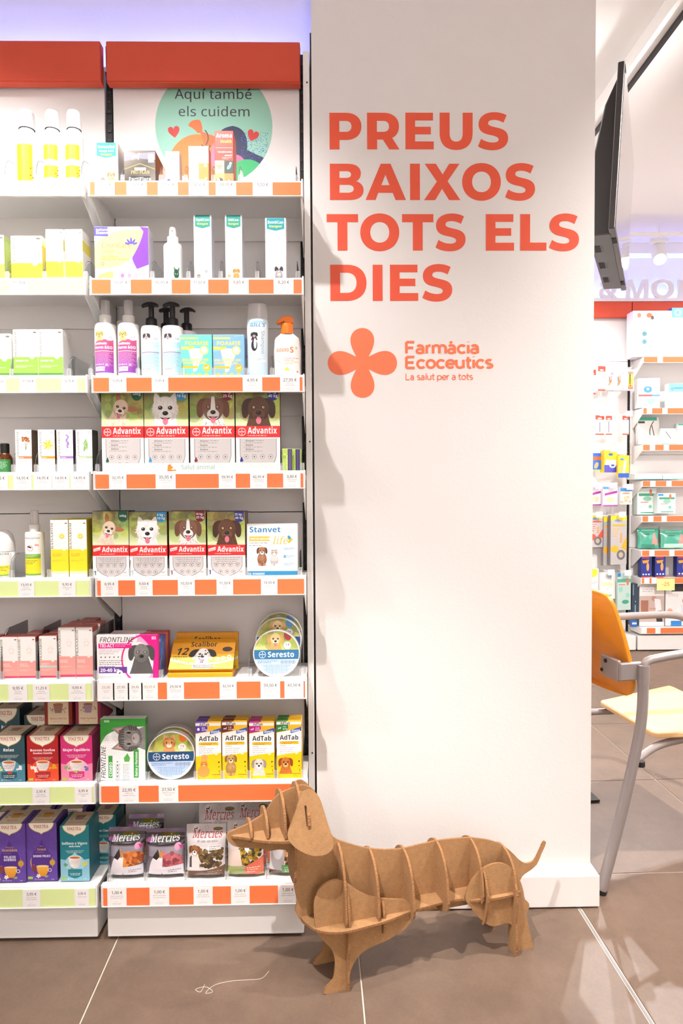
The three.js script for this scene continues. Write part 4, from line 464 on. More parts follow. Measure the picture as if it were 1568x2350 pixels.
function pouch(at, key, face, label, group, o = {}) {
  const [x, y, z, w, h] = at, a = art(key, [[w * K, h * K, face], [16, 16, A.plain(o.seal || '#4a4046')]]), g = base('treat_pouch', [x, y + 0.003, z], o.turn || 0); g.rotation.x = o.lean ?? -0.1; tag(g, label, 'pet treats', group);
  mesh('pouch', pouchGeo(w, h, o.bulge || 0.018, a.cells[0], Math.round(x * 9000) + 50000), sheetMat(a.sheet, 0.22, { clearcoat: 0.6, clearcoatRoughness: 0.25 }), g);
  mesh('bottom_seal', tube(Array.from({ length: 12 }, (_, i) => [(i / 11 - 0.5) * w * 0.98, 0.004 + 0.002 * Math.sin(i * 1.9), 0.0015 * Math.sin(i * 2.7) + 0.001]), 0.0016, 26, 5), std(o.seal || '#4a4046', 0.3), g);
  return g;
}
// ---------- price cards ----------
function priceCard(row, [x, w], price, lines, what, o = {}) {
  const railH = RAILH[row - 1], h = railH - 0.001, a = art('card' + price + lines.join() + what, [[w * 3600, h * 3600, (c, H) => { F(c, -5, -5, 110, H + 10, '#faf6f5'); T(c, price, 50, H * 0.31, o.size || 21, o.ink || '#57504f', { b: 0, al: 'center', max: 84, out: 0.5 }); lines.forEach((t, i) => T(c, t, 50, H * 0.46 + i * 10.5, 8, '#a39b9b', { al: 'center', max: 88 })); tiny(c, 36, H * 0.72, 30, 1, 4, '#d3cccc'); tiny(c, 26, H * 0.81, 48, 2, 6, '#cbc4c4', { mid: 1 }); }], [12, 12, '#faf6f5']]);
  const g = new THREE.BoxGeometry(w, h, 0.0007), uv = g.attributes.uv; for (let i = 0; i < 24; i++) put(uv, i, uv.getX(i), uv.getY(i), i >= 16 && i < 20 ? a.cells[0] : a.cells[1]);
  const m = mesh('price_card', g.translate(x, ROW[row - 1] - railH / 2 - 0.0008, -1.5994), sheetMat(a.sheet, 0.5));
  tag(m, 'white price card reading ' + price + ' below the ' + what, 'price tag', 'white price cards on the rails');
}
[
  [1, [-0.7393,0.0389], '17,95 €', ['PRANAROM', 'SPRAY'], 'single yellow-labelled spray can'], [1, [-0.6595,0.043], '18,95 €', ['PRANAROM', 'SPRAY'], 'two yellow-labelled spray cans'],
  [1, [-0.5302,0.0472], '17,95 €', ['DERMOVITAL', 'OMEGA 3-6-9'], 'white carton with the teal badge'], [1, [-0.4547,0.0484], '29,50 €', ['FORTIFLORA', 'CANINE 30'], 'dark grey probiotic box'], [1, [-0.3811,0.0474], '13,50 €', ['VITAL HA', 'GEL 30 ML'], 'small white and violet gel carton'],
  [1, [-0.3079,0.0475], '14,50 €', ['HYALOPHYT', ''], 'white and orange carton'], [1, [-0.2433,0.0486], '14,95 €', ['AROMA', 'HEALTH'], 'tall red carton'], [1, [-0.1559,0.0476], '9,50 €', ['', ''], 'empty end of the topmost orange rail'],
  [2, [-0.7368,0.0442], '11,90 €', ['', ''], 'wide yellow and white capsule carton'], [2, [-0.4962,0.0475], '15,95 €', ['CRONICARE', 'COLLAR'], 'yellow and purple collar box'], [2, [-0.399,0.0476], '10,95 €', ['BOTANICA', 'SPRAY'], 'small white pet spray bottle'],
  [2, [-0.3094,0.0425], '11,60 €', ['OPTICAN', ''], 'teal-topped carton with a white dog'], [2, [-0.2155,0.0478], '9,85 €', ['OTICAN', ''], 'teal-topped carton with a tan dog'], [2, [-0.1083,0.0479], '8,20 €', ['DENTICAN', 'SPRAY'], 'teal-topped carton with a black and white dog'],
  [3, [-0.7869,0.0289], '9,95 €', ['', ''], 'cut-off green syrup carton'], [3, [-0.7209,0.0393], '11,50 €', ['PRANAROM', 'JARABE TOS'], 'first green syrup carton'], [3, [-0.6226,0.0393], '9,75 €', ['PRANAROM', 'JARABE'], 'end of the green syrup cartons'],
  [3, [-0.5076,0.0415], '5,95 €', ['ACONDICIONADOR', 'PERROS'], 'purple conditioner sprays'], [3, [-0.4068,0.0395], '5,95 €', ['CHAMPU', 'PERROS'], 'pale blue shampoo pump bottles'], [3, [-0.1852,0.047], '4,95 €', ['GILLS', 'SHAMPOO'], 'slim white and blue shampoo bottle'], [3, [-0.0953,0.0471], '27,95 €', ['DOUXO S3', 'CALM 200 ML'], 'white bottle with the orange pump'],
  [4, [-0.797,0.0446], '14,95 €', ['', ''], 'brown glass oil bottle'], [4, [-0.7395,0.0436], '14,95 €', ['PRANAROM', 'DIFUSO BROTES'], 'oil carton with the brown flower'], [4, [-0.6912,0.0426], '14,95 €', ['PRANAROM', 'DIFUSO ROSETA'], 'oil carton with the yellow flower'], [4, [-0.648,0.0416], '14,95 €', ['PRANAROM', 'LAVANDA FINA'], 'oil carton with the lavender sprig'], [4, [-0.6033,0.0416], '14,95 €', ['PRANAROM', 'DIFUSO EUCALIPTO'], 'oil carton with the green leaves'],
  [4, [-0.5116,0.0417], '32,95 €', ['ADVANTIX HASTA', '4KG 6 PIPETAS'], 'tall pipette box with the big-eared dog'], [4, [-0.3968,0.0481], '35,95 €', ['ADVANTIX ENTRE', '4-10KG 6 PIP'], 'tall pipette box with the white terrier'], [4, [-0.2486,0.0409], '39,95 €', ['ADVANTIX ENTRE', '10-25KG'], 'tall pipette box with the spotted shepherd dog'], [4, [-0.173,0.041], '42,95 €', ['ADVANTIX MAS DE', '25KG 6 PIPETAS'], 'tall pipette box with the brown labrador'], [4, [-0.0926,0.0421], '0,80 €', ['ARTECO BOLSA', '15 BOLSAS'], 'small green rolls of dog bags'],
  [5, [-0.7363,0.0386], '13,95 €', ['PRANAROM', 'AROMATIC SPRAY'], 'white mosquito spray bottle'], [5, [-0.6381,0.0408], '9,95 €', ['AROMATIC GEL', 'CALM'], 'pair of yellow cream cartons'], [5, [-0.5361,0.0419], '8,95 €', ['ADVANTIX', 'SOLUCION'], 'short pipette box with the big-eared dog'], [5, [-0.4532,0.042], '9,50 €', ['ADVANTIX', 'SOLUCION'], 'short pipette box with the white terrier'], [5, [-0.3507,0.041], '10,50 €', ['ADVANTIX', '10-25KG'], 'short pipette box with the spotted shepherd dog'], [5, [-0.2575,0.0401], '11,50 €', ['ADVANTIX', '25-40KG'], 'short pipette box with the brown labrador'], [5, [-0.1499,0.0402], '19,95 €', ['STANVET LIFE', 'PIPETAS'], 'white box with a dog and a cat'],
  [6, [-0.7618,0.0451], '9,95 €', ['PRANABB', 'CITRONELA'], 'pair of short pink cartons'], [6, [-0.7057,0.0399], '11,25 €', ['PRANAROM', 'PRANABB ACEITE'], 'single short pink carton with a blue stripe'], [6, [-0.619,0.041], '9,95 €', ['PRANAROM', 'PRANABB BALSAMO'], 'tall pink cartons'],
  [6, [-0.549,0.04], '25,95', ['FRONTLINE', 'TRI-ACT'], 'left edge of the magenta flea boxes', '#b39a70'], [6, [-0.5127,0.039], '27,95', ['FRONTLINE', 'TRI-ACT'], 'purple weight panel of the magenta flea box', '#7d7472'], [6, [-0.4784,0.0359], '29,95', ['FRONTLINE', 'TRI-ACT'], 'grey dog on the magenta flea box', '#8d8070'], [6, [-0.4436,0.0401], '33,95 €', ['FRONTLINE', 'TRI-ACT'], 'magenta edge of the flea box', '#b8a27a'],
  [6, [-0.3807,0.0412], '29,50 €', ['SCALIBOR COLLAR', 'ANTI PEQUEÑO'], 'front edge of the yellow collar boxes'], [6, [-0.2526,0.0413], '32,50 €', ['SCALIBOR COLLAR', '65 CM'], 'end of the yellow collar boxes'], [6, [-0.1497,0.0478], '39,50 €', ['SERESTO COLLAR', 'DOS PETIT'], 'middle of the round dog collar tin'], [6, [-0.0918,0.0468], '43,50 €', ['SERESTO COLLAR', 'DOS GRAN'], 'right-hand rim of the round dog collar tin'],
  [7, [-0.7117,0.0411], '3,95 €', ['YOGI BUENOS', 'SUEÑOS ROOIBOS'], 'red tea box'], [7, [-0.6092,0.0412], '3,95 €', ['YOGI EQUILIBRIO', 'MUJER'], 'pink tea box'], [7, [-0.498,0.0477], '22,95 €', ['FRONTLINE', 'COMBO SPOT GA'], 'green and white cat box'], [7, [-0.4015,0.0478], '37,50 €', ['SERESTO COLLAR', 'DOS PETIT'], 'round cat collar tin'],
  [8, [-0.7404,0.0435], '3,95 €', ['YOGI SENTIDOS', 'FELICES SUEÑOS'], 'purple tea boxes'], [8, [-0.6173,0.0351], '3,95 €', ['YOGI VOZ CLARA', ''], 'front teal tea box'], [8, [-0.5317,0.0469], '1,00 €', ['SNACK MASCOTAS', 'CAT MERCIES DE P'], 'cat treat pouch with orange pieces'], [8, [-0.4277,0.048], '1,00 €', ['SNACK MASCOTAS', 'CAT MERCIES DE S'], 'cat treat pouch with pink pieces'], [8, [-0.3203,0.0471], '1,00 €', ['SNACK MERCIES', 'SEMI-HUMEDO DE'], 'beagle treat pouch'], [8, [-0.2288,0.0461], '1,00 €', ['SNACK MERCIES', 'SEMI-HUMEDO DE'], 'orange and olive treat pouch'], [8, [-0.1113,0.0494], '1,00 €', ['SNACK MERCIES', 'SEMI-HUMEDO DE'], 'green treat pouch behind the cardboard dog'],
].forEach(([r, x, p, l, w, ink]) => priceCard(r, x, p, l, w, { ink }));

// ---------- row 1 ----------
tag(mesh('round_sticker', (() => { const a = art('circle', [[620, 620, A.circle]]), g = new THREE.CylinderGeometry(0.1545, 0.1545, 0.0006, 64).rotateX(Math.PI / 2), uv = g.attributes.uv; for (let i = 0; i < uv.count; i++) put(uv, i, 0.5 + g.attributes.position.getX(i) / 0.309, 0.5 + g.attributes.position.getY(i) / 0.309, a.cells[0]); A.circleSheet = a.sheet; return g.translate(-0.301,2.0822, -1.7826); })(), sheetMat(A.circleSheet, 0.5)), 'round mint green sticker with a drawn orange dog and two red hearts', 'sticker');
function sprayCan(at, key, face, label) {
  const [x, y, z, w, h] = at, r = w / 2, g = base('spray_can', [x, y, z - r]); tag(g, label, 'spray can', 'white spray cans with yellow labels');
  mesh('can', lathe([[0.001, 0], [r * 0.94, 0], [r, 0.004], [r, h * 0.66], [r * 0.93, h * 0.71], [r * 0.72, h * 0.755], [r * 0.62, h * 0.77], [0.001, h * 0.77]]), bottleMat, g);
  mesh('cap', lathe([[r * 0.8, h * 0.765], [r * 0.82, h * 0.785], [r * 0.76, h * 0.96], [r * 0.66, h * 0.995], [0.001, h]]), capGrey, g);
  labelOn(g, r, 0.006, h * 0.66, key, face); return g;
}
const canA = sprayCan([-0.7337,1.854,-1.628,0.0468,0.1905], 'canA', A.pranSpray('#ecdf25', ['CITRONELA +'], { y: 0.2, h: 0.75 }), 'single spray can with a plain yellow citronella label');
const canB = sprayCan([-0.6713,1.854,-1.628,0.0427,0.1887], 'canB', A.pranSpray('#ecdf25', ['SPRAY', 'ATMÓSFERA Y', 'TEJIDOS'], { y: 0.2, h: 0.66, blue: 1, foot: '#cfe4f4' }), 'spray can with a yellow and pale blue label, next to the single can');
const canC = behind(canB, 0, 'spray can with a yellow and pale blue label, at the end of the row', 0.0545 - 0.002);
behind(canB, 0.052, 'white spray can half hidden behind the two yellow and pale blue ones', 0.032);
carton({ at: [-0.535,1.854,-1.628,0.0564,0.1047], d: 0.05, key: 'dermo', face: A.dermovital, side: A.side('#f3ede6', '#cfc6bd'), top: '#2e9a8c' }, 'white pet carton with a teal badge and a small tan dog');
carton({ at: [-0.4546,1.854,-1.628,0.0754,0.0863], d: 0.075, key: 'forti', face: A.fortiflora, side: A.side('#5a3a2c', '#8d6f5c'), top: '#9b9184' }, 'dark grey canine probiotic box with a gold chevron');
carton({ at: [-0.376,1.854,-1.628,0.0336,0.0845], d: 0.03, key: 'chgel', face: A.chgel, side: A.side('#f2ece6', '#b9b4c8') }, 'small white gel carton fading to violet with animal silhouettes');
carton({ at: [-0.3129,1.854,-1.628,0.0483,0.097], d: 0.035, key: 'hyalo', face: A.hyalo, side: A.side('#f0c08a', '#fff') }, 'white carton with an orange lower corner and a white dog silhouette');
carton({ at: [-0.2512,1.854,-1.628,0.0452,0.1334], d: 0.05, key: 'aroma', face: A.aroma, side: A.side('#cf3d2c', '#f0b4a8'), top: '#d8412f' }, 'tall red carton with four small animal photographs');
// ---------- row 2 ----------
carton({ at: [-0.8129,1.6247,-1.628,0.0574,0.1143], d: 0.06, key: 'p2cut', face: A.pran({ y: 0.6, band: '#a9d65a', text: ['CÁPSULAS'], foot: '#cfe0f2', sketch: '#e8ddc0' }), side: A.side('#b9cf7a', '#e8f2c8') }, 'white and green aromatherapy carton cut off by the picture edge');
carton({ at: [-0.7309,1.6247,-1.628,0.0753,0.1123], d: 0.055, key: 'p2wide', face: A.pran({ y: 0.58, band: '#efe23a', text: ['CÁPSULAS', 'DESCANSO FÍSICO Y ÁNIMO'], ink: '#c9b52a', foot: '#9fc3ec', sketch: '#ecd9a8' }), side: A.side('#e5d95a', '#f6f0b8', { band: [0, 0.2, '#f7f4ee'] }) }, 'wide white and yellow capsule carton on the second green shelf');
const p2 = carton({ at: [-0.6632,1.6247,-1.628,0.0429,0.1279], d: 0.055, key: 'p2tall', face: A.pran({ y: 0.6, band: '#efe23a', text: ['SPRAY NASAL', 'DESCONGESTIVO'], ink: '#c9b52a', foot: '#9fc3ec', sketch: '#ecd9a8' }), side: A.side('#f7f4ee', '#d8d2a8', { band: [0.2, 0.4, '#e5d33a'] }) }, 'tall white and yellow nasal spray carton beside the wide capsule carton', 'box', 'yellow nasal spray cartons');
behind(p2, 0, 'tall white and yellow nasal spray carton next to the clear divider', 0.0458);
carton({ at: [-0.5021,1.6247,-1.628,0.1303,0.1342], d: 0.045, key: 'croni', face: A.cronicare, side: A.side('#ece8f0', '#b9aecb') }, 'wide box with a yellow leaf shape and a purple corner', 'box');
{ const [x, y, z, w, h] = [-0.3827,1.6247,-1.628,0.0453,0.1415], r = w / 2, g = base('spray_bottle', [x, y, z - r]); tag(g, 'small white pet spray bottle with a green dog face', 'spray bottle');
  mesh('bottle', lathe([[0.001, 0], [r * 0.93, 0], [r, 0.004], [r, h * 0.64], [r * 0.9, h * 0.69], [r * 0.5, h * 0.72], [r * 0.5, h * 0.74], [0.001, h * 0.74]]), bottleMat, g);
  mesh('collar', lathe([[r * 0.62, h * 0.71], [r * 0.6, h * 0.82], [r * 0.38, h * 0.835], [0.001, h * 0.835]]), capGrey, g); mesh('pump_head', [lathe([[r * 0.38, h * 0.83], [r * 0.4, h * 0.86], [r * 0.36, h * 0.975], [r * 0.28, h], [0.001, h]]), cyl(0.0022, 0.0022, 0.004, 10).rotateX(Math.PI / 2).translate(0, h * 0.93, r * 0.4)], capGrey, g);
  labelOn(g, r, 0.004, h * 0.66, 'botanica', A.botanica); }
const pet1 = (c, H) => { sitting(c, 68, H * 0.97, 40, '#f3efec', '#d8d0cb', '#faf8f6'); sitting(c, 26, H * 0.99, 26, '#8d847e', '#5b534e', '#d8d0ca', true); };
const pet2 = (c, H) => { sitting(c, 64, H * 0.97, 42, '#d9a055', '#b2742e', '#f0d8ae'); sitting(c, 22, H * 0.99, 26, '#d8b078', '#a87a40', '#f2e4cc', true); };
const pet3 = (c, H) => { sitting(c, 64, H * 0.97, 42, '#efeae8', '#3a3038', '#f7f4f2'); E(c, 56, H * 0.79, 6, 8, '#3a2c30'); E(c, 73, H * 0.79, 6, 8, '#3a2c30'); E(c, 22, H * 0.98, 12, 10, '#a89890'); };
carton({ at: [-0.3056,1.6247,-1.628,0.0432,0.1624], d: 0.042, key: 'opti', face: A.stangest('OptiCan', '#2a9487', pet1, ['Higiene y cuidado', 'ocular']), side: A.side('#eceaf0', '#c9c6d2'), top: '#2a9487' }, 'tall teal-topped carton with a white dog beside a cat', 'box', 'teal-topped pet care cartons');
carton({ at: [-0.2306,1.6247,-1.628,0.0412,0.1624], d: 0.042, key: 'oti', face: A.stangest('OtiCan', '#2a9487', pet2, ['Higiene y cuidado', 'oídos']), side: A.side('#eceaf0', '#c9c6d2'), top: '#2a9487' }, 'tall teal-topped carton with a tan dog beside a cat', 'box', 'teal-topped pet care cartons');
carton({ at: [-0.1286,1.6247,-1.628,0.0508,0.1552], d: 0.04, key: 'denti', face: A.stangest('DentiCan', '#279aa6', pet3, ['Dentífrico en spray', '']), side: A.side('#eceaf0', '#c9c6d2'), top: '#279aa6' }, 'tall teal-topped carton with a black and white dog', 'box', 'teal-topped pet care cartons');
// ---------- row 3 ----------
carton({ at: [-0.8075,1.392,-1.628,0.0693,0.1102], d: 0.05, key: 'p3cut', face: A.pran({ y: 0.55, band: '#8fcf4c', text: ['JARABE'], y2: 0.86, foot: '#5d8f4a', sketch: '#f0d3c4' }), side: A.side('#f4f2ec', '#cfcabf') }, 'green syrup carton cut off by the picture edge');
const jar = carton({ at: [-0.7386,1.392,-1.628,0.0599,0.1206], d: 0.055, key: 'jarabe', face: A.pran({ y: 0.55, band: '#93d052', text: ['JARABE TOS'], y2: 0.87, foot: '#5d8f4a', sketch: '#f0d3c4', logo: 11 }), side: A.side('#f4f2ec', '#cfcabf') }, 'white and green cough syrup carton, first of the pair', 'box', 'green cough syrup cartons');
behind(jar, 0, 'white and green cough syrup carton, second of the pair', 0.0605);
function squareBottle(at, o, label) {
  const [x, y, z, w, h] = at, r = w / 2, bh = o.bh * h, g = base(o.name, [x, y, z - r]); tag(g, label, o.cat || 'bottle', o.group);
  mesh('bottle', lathe([[0.001, 0], [r * 0.95, 0], [r, 0.004], [r, bh * 0.965], [r * 0.93, bh * 0.99], [r * 0.5, bh * 1.0], [r * 0.5, bh * 1.02], [0.001, bh * 1.02]]), o.mat || bottleMat, g);
  labelOn(g, r, bh * (o.l0 ?? 0.1), bh * (o.l1 ?? 0.93), o.key, o.face, { half: 1.2 }); o.head(g, r, bh, h); return g;
}
const mistHead = (g, r, bh, h) => { mesh('collar', lathe([[r * 0.56, bh * 0.99], [r * 0.56, bh * 1.14], [r * 0.42, bh * 1.16], [0.001, bh * 1.16]]), capGrey, g); mesh('cap', lathe([[r * 0.43, bh * 1.13], [r * 0.43, h * 0.99], [r * 0.38, h], [0.001, h]]), capClear, g); };
const pumpHead = (mat, sx) => (g, r, bh, h) => { mesh('collar', lathe([[r * 0.55, bh * 0.995], [r * 0.56, bh * 1.0], [r * 0.53, bh * 1.14], [r * 0.3, bh * 1.17], [r * 0.26, bh * 1.17], [r * 0.26, h * 0.97], [0.001, h * 0.97]]), mat, g);
  const s = new THREE.Shape(); s.moveTo(-r * 0.86, h * 0.958); s.quadraticCurveTo(-r * 0.8, h * 0.985, -r * 0.3, h * 0.998); s.quadraticCurveTo(r * 0.3, h * 1.004, r * 0.64, h * 0.972); s.lineTo(r * 0.62, h * 0.955); s.lineTo(r * 0.3, h * 0.957); s.lineTo(-r * 0.3, h * 0.965); s.quadraticCurveTo(-r * 0.7, h * 0.955, -r * 0.84, h * 0.945); s.closePath(); const n = mesh('pump_nozzle', extrude(s, r * 0.36, 0.0012).translate(0, 0, -r * 0.18), mat, g); n.scale.x = sx; };
const golden = (c, H) => dog(c, 34, H * 0.17, 15, { fur: '#f0bd62', dark: '#d8933a', muz: '#f8e2ba', ears: 'drop', body: '#f0c070' }), aussie = (c, H) => dog(c, 36, H * 0.17, 15, { fur: '#5b4a48', dark: '#3a2e30', muz: '#f4efec', ears: 'drop', patch: '#4a3c40', body: '#efe8e2' });
const acond = squareBottle([-0.552,1.392,-1.628,0.0527,0.1967], { name: 'conditioner_spray', bh: 0.705, key: 'acond', face: A.perros({ bg: '#f8f4f3', hot: '#c8527a', col: '#8a3fae', pet: golden, name: 'Acondicionador', line: '#f8f2f4', ink: '#e0b4d8' }), head: mistHead, group: 'purple dog conditioner sprays', cat: 'spray bottle' }, 'dog conditioner spray with a purple label, beside the shelf end');
behind(acond, 0, 'dog conditioner spray with a purple label, next to the pump bottles', 0.0565);
behind(acond, 0.056, 'dog conditioner spray hidden in the gap behind the purple pair', 0.024);
const champ = squareBottle([-0.4392,1.392,-1.628,0.0507,0.1913], { name: 'shampoo_pump_bottle', bh: 0.69, key: 'champu', face: A.perros({ bg: '#f4f4f4', col: '#bfe2ee', pet: aussie, name: 'Champú para', line: '#8d4a9c', ink: '#8fb8c6' }), head: pumpHead(pumpBlack, 1), group: 'pale blue dog shampoo pump bottles' }, 'pale blue dog shampoo with a black pump, next to the purple sprays');
behind(champ, 0, 'pale blue dog shampoo with a black pump, next to the turquoise box', 0.052);
{ const b = behind(champ, 0.05, 'pale blue dog shampoo behind the front pair, its black pump turned away', 0.024); b.rotation.y = Math.PI; const d = behind(champ, 0.05, 'pale blue dog shampoo behind the turquoise box with its black pump showing', 0.076); d.rotation.y = Math.PI * 0.9; }
carton({ at: [-0.3239,1.392,-1.628,0.0753,0.107], d: 0.05, key: 'foamieA', face: A.foamie('#6ecfc4'), side: A.side('#79d2c6', '#d8f0e0') }, 'turquoise dog shampoo bar box with yellow lettering', 'box', 'shampoo bar boxes');
carton({ at: [-0.2459,1.392,-1.628,0.0765,0.1068], d: 0.05, key: 'foamieB', face: A.foamie('#86b9ea'), side: A.side('#7fb2e4', '#d8e6f6') }, 'light blue dog shampoo bar box with yellow lettering', 'box', 'shampoo bar boxes');
{ const [x, y, z, w, h] = [-0.1764,1.392,-1.628,0.0531,0.1857], r = w / 2, g = base('shampoo_bottle', [x, y, z - r * 0.6]); tag(g, 'slim white and blue shampoo bottle with a black and white dog', 'bottle');
  const body = mesh('bottle', lathe([[0.001, 0], [r * 0.86, 0], [r * 0.9, 0.004], [r * 0.94, h * 0.35], [r * 1.0, h * 0.72], [r * 0.97, h * 0.79], [0.001, h * 0.79]]), std(0xe3eef6, 0.3), g); body.scale.z = 0.6;
  const cap = mesh('flip_cap', lathe([[r * 0.97, h * 0.79], [r * 0.95, h * 0.83], [r * 0.86, h * 0.985], [r * 0.78, h], [0.001, h]]), capClear, g); cap.scale.z = 0.6;
  labelOn(g, r * 0.975, h * 0.02, h * 0.78, 'gills', A.gills, { half: 1.2, sz: 0.62 }); }
{ const [x, y, z, w, h] = [-0.1042,1.392,-1.628,0.066,0.155], r = w / 2, g = base('shampoo_pump_bottle', [x, y, z - r * 0.6]); tag(g, 'white veterinary shampoo bottle with an orange pump', 'bottle');
  const body = mesh('bottle', lathe([[0.001, 0], [r * 0.93, 0], [r, 0.004], [r * 0.97, h * 0.2], [r * 1.0, h * 0.45], [r * 0.93, h * 0.6], [r * 0.86, h * 0.66], [r * 0.55, h * 0.715], [r * 0.45, h * 0.74], [0.001, h * 0.74]]), bottleMat, g); body.scale.z = 0.6;
  labelOn(g, r * 0.985, h * 0.03, h * 0.62, 'douxo', A.douxo, { half: 1.15, sz: 0.63 }); mesh('collar', lathe([[r * 0.44, h * 0.715], [r * 0.47, h * 0.73], [r * 0.45, h * 0.88], [r * 0.3, h * 0.9], [0.001, h * 0.9]], 30), pumpOrange, g);
  const s = new THREE.Shape(); s.moveTo(-r * 0.74, h * 0.905); s.lineTo(-r * 0.3, h * 0.985); s.quadraticCurveTo(r * 0.1, h * 1.005, r * 0.4, h * 0.985); s.lineTo(r * 0.44, h * 0.9); s.lineTo(-r * 0.1, h * 0.9); s.lineTo(-r * 0.2, h * 0.93); s.lineTo(-r * 0.66, h * 0.885); s.closePath(); mesh('pump_nozzle', extrude(s, 0.012, 0.0015).translate(0, 0, -0.006), pumpOrange, g); }
// ---------- row 4 ----------
{ const g = base('oil_bottle', [-0.8045, ROW[3], -1.65]); tag(g, 'brown glass oil bottle with a green label at the picture edge', 'bottle'); mesh('bottle', lathe([[0.001, 0], [0.016, 0], [0.0175, 0.004], [0.0175, 0.042], [0.011, 0.053], [0.009, 0.056], [0.001, 0.056]]), std(0x5a2c12, 0.15), g); mesh('cap', lathe([[0.0105, 0.055], [0.0105, 0.076], [0.009, 0.078], [0.001, 0.078]]), M.black, g); const a = art('oilgreen', [[70, 90, (c, H) => { F(c, -5, -5, 110, H + 10, '#3f8a4a'); tiny(c, 12, H * 0.2, 76, 6, 12, '#cfe6cc'); }]]); mesh('label', wrapGeo(0.0179, 0.006, 0.038, a.cells[0], 1.2), sheetMat(a.sheet), g); }
[[35, 73, 'helio', '#c8825a', 'BROTES', 'brown dried flower', '#6b5038'], [87, 126, 'ylang', '#e59a2e', 'ROSETA', 'yellow starry flower', '#6a4a22'], [130, 168, 'lav', '#a77cc0', 'LAVANDA', 'lavender sprig', '#4a3550'], [174, 212, 'euca', '#b2c79a', 'EUCALIPTO', 'green eucalyptus leaves', '#4f534a']].forEach(([a, b, f, rib, n, what, side], i) => {
  const at = [[-0.7486,1.1605,-1.628,0.0401,0.1097], [-0.6931,1.1605,-1.628,0.0412,0.1094], [-0.6482,1.1605,-1.628,0.0402,0.1092], [-0.6016,1.1605,-1.628,0.0402,0.109]][i];
  carton({ at, d: 0.042, key: 'oil' + f, face: A.oil(f, rib, n), side: A.side(side, '#8d8272') }, 'slim white oil carton with a ' + what, 'box', 'essential oil cartons');
});
const spotOld = { ph: 0.44, b1: 0.575, s1: 1.02, oldLogo: true }, spotNew = { ph: 0.505, b1: 0.665, s1: 0.99 };
['big-eared chihuahua', 'white terrier', 'spotted shepherd dog', 'brown labrador'].forEach((what, i) => {
  const at = [[-0.5069,1.1605,-1.628,0.1028,0.2081], [-0.4002,1.1605,-1.628,0.1084,0.2078], [-0.288,1.1605,-1.628,0.1097,0.2073], [-0.1766,1.1605,-1.628,0.1089,0.2069]][i], at2 = [[-0.5414,0.904,-1.629,0.0896,0.1658], [-0.4494,0.904,-1.63,0.093,0.163], [-0.353,0.904,-1.63,0.091,0.1645], [-0.2576,0.904,-1.63,0.0934,0.1628]][i], [pet, badge, lines] = A.pets[i];
  const tall = carton({ at, d: 0.03, key: 'spotOld' + i, face: A.spot(pet, badge, lines, spotOld), side: A.side(i ? '#4a1f1c' : '#2c3a30', '#8a6a60') }, 'tall flea pipette box with a ' + what + ', on the fourth orange shelf', 'box', 'tall flea pipette boxes');
  const short = carton({ at: at2, d: 0.026, key: 'spotNew' + i, face: A.spot(pet, badge, lines, spotNew), side: A.side('#5a2420', '#9a6a60'), top: badge }, 'shorter flea pipette box with a ' + what + ', on the fifth orange shelf', 'box', 'short flea pipette boxes');
  behind(short, 0.028, 'flea pipette box standing behind the shorter ' + what + ' box', 0.001);
});
{ const g = base('shelf_sign', [0, 0, 0]); tag(g, 'pale mint strip sign with an orange fox-like dog, along the fourth shelf', 'sign'); const [x, y, z, w, h] = [-0.3414,1.1612,-1.612,0.4158,0.0222], a = art('salut', [[w * 2400, h * 2400, A.salut], [12, 12, '#e3f1ea']]), b = new THREE.BoxGeometry(w, h, 0.0012), uv = b.attributes.uv; for (let i = 0; i < 24; i++) put(uv, i, uv.getX(i), uv.getY(i), i >= 16 && i < 20 ? a.cells[0] : a.cells[1]); mesh('sign_panel', b.translate(x, y + h / 2 + 0.003, z), sheetMat(a.sheet, 0.35), g); mesh('clear_end', box(0.014, h * 0.7, 0.003, x + w / 2 + 0.009, y + h / 2, z + 0.002, 0.001), M.clearFoot, g); }
{ const at = [-0.1052,1.1605,-1.628,0.0246,0.0597], b = carton({ at, d: 0.03, key: 'bags', face: A.bags, side: A.side('#a9c44a', '#e0ecb0'), turn: 0.12 }, 'small green pack of dog bags beside the divider', 'box', 'small green packs of dog bags'); behind(b, 0.012, 'small green pack of dog bags nearest the pillar', 0.0185).rotation.y = -0.15; behind(b, 0.036, 'small green pack of dog bags behind the front two', 0.006, 0.0); }
// ---------- row 5 ----------
{ const [x, y, z, w, h] = [-0.8173,0.904,-1.628,0.0562,0.1207], r = w / 2, g = base('roll_on_bottle', [x, y, z - r]); tag(g, 'white roll-on bottle with a domed cap at the picture edge', 'bottle'); mesh('bottle', lathe([[0.001, 0], [r * 0.92, 0], [r * 0.95, h * 0.3], [r, h * 0.55], [0.001, h * 0.55]]), bottleMat, g); mesh('domed_cap', lathe([[r * 1.0, h * 0.56], [r * 0.98, h * 0.72], [r * 0.8, h * 0.9], [r * 0.45, h * 0.985], [0.001, h]]), bottleMat, g); labelOn(g, r, h * 0.06, h * 0.54, 'rollon', A.rollon); }
squareBottle([-0.7356,0.904,-1.628,0.0446,0.1682], { name: 'spray_bottle', bh: 0.69, key: 'mosq', face: A.pranMosq, l0: 0.02, l1: 0.96, head: mistHead, cat: 'spray bottle' }, 'white mosquito spray bottle with a green and yellow label');
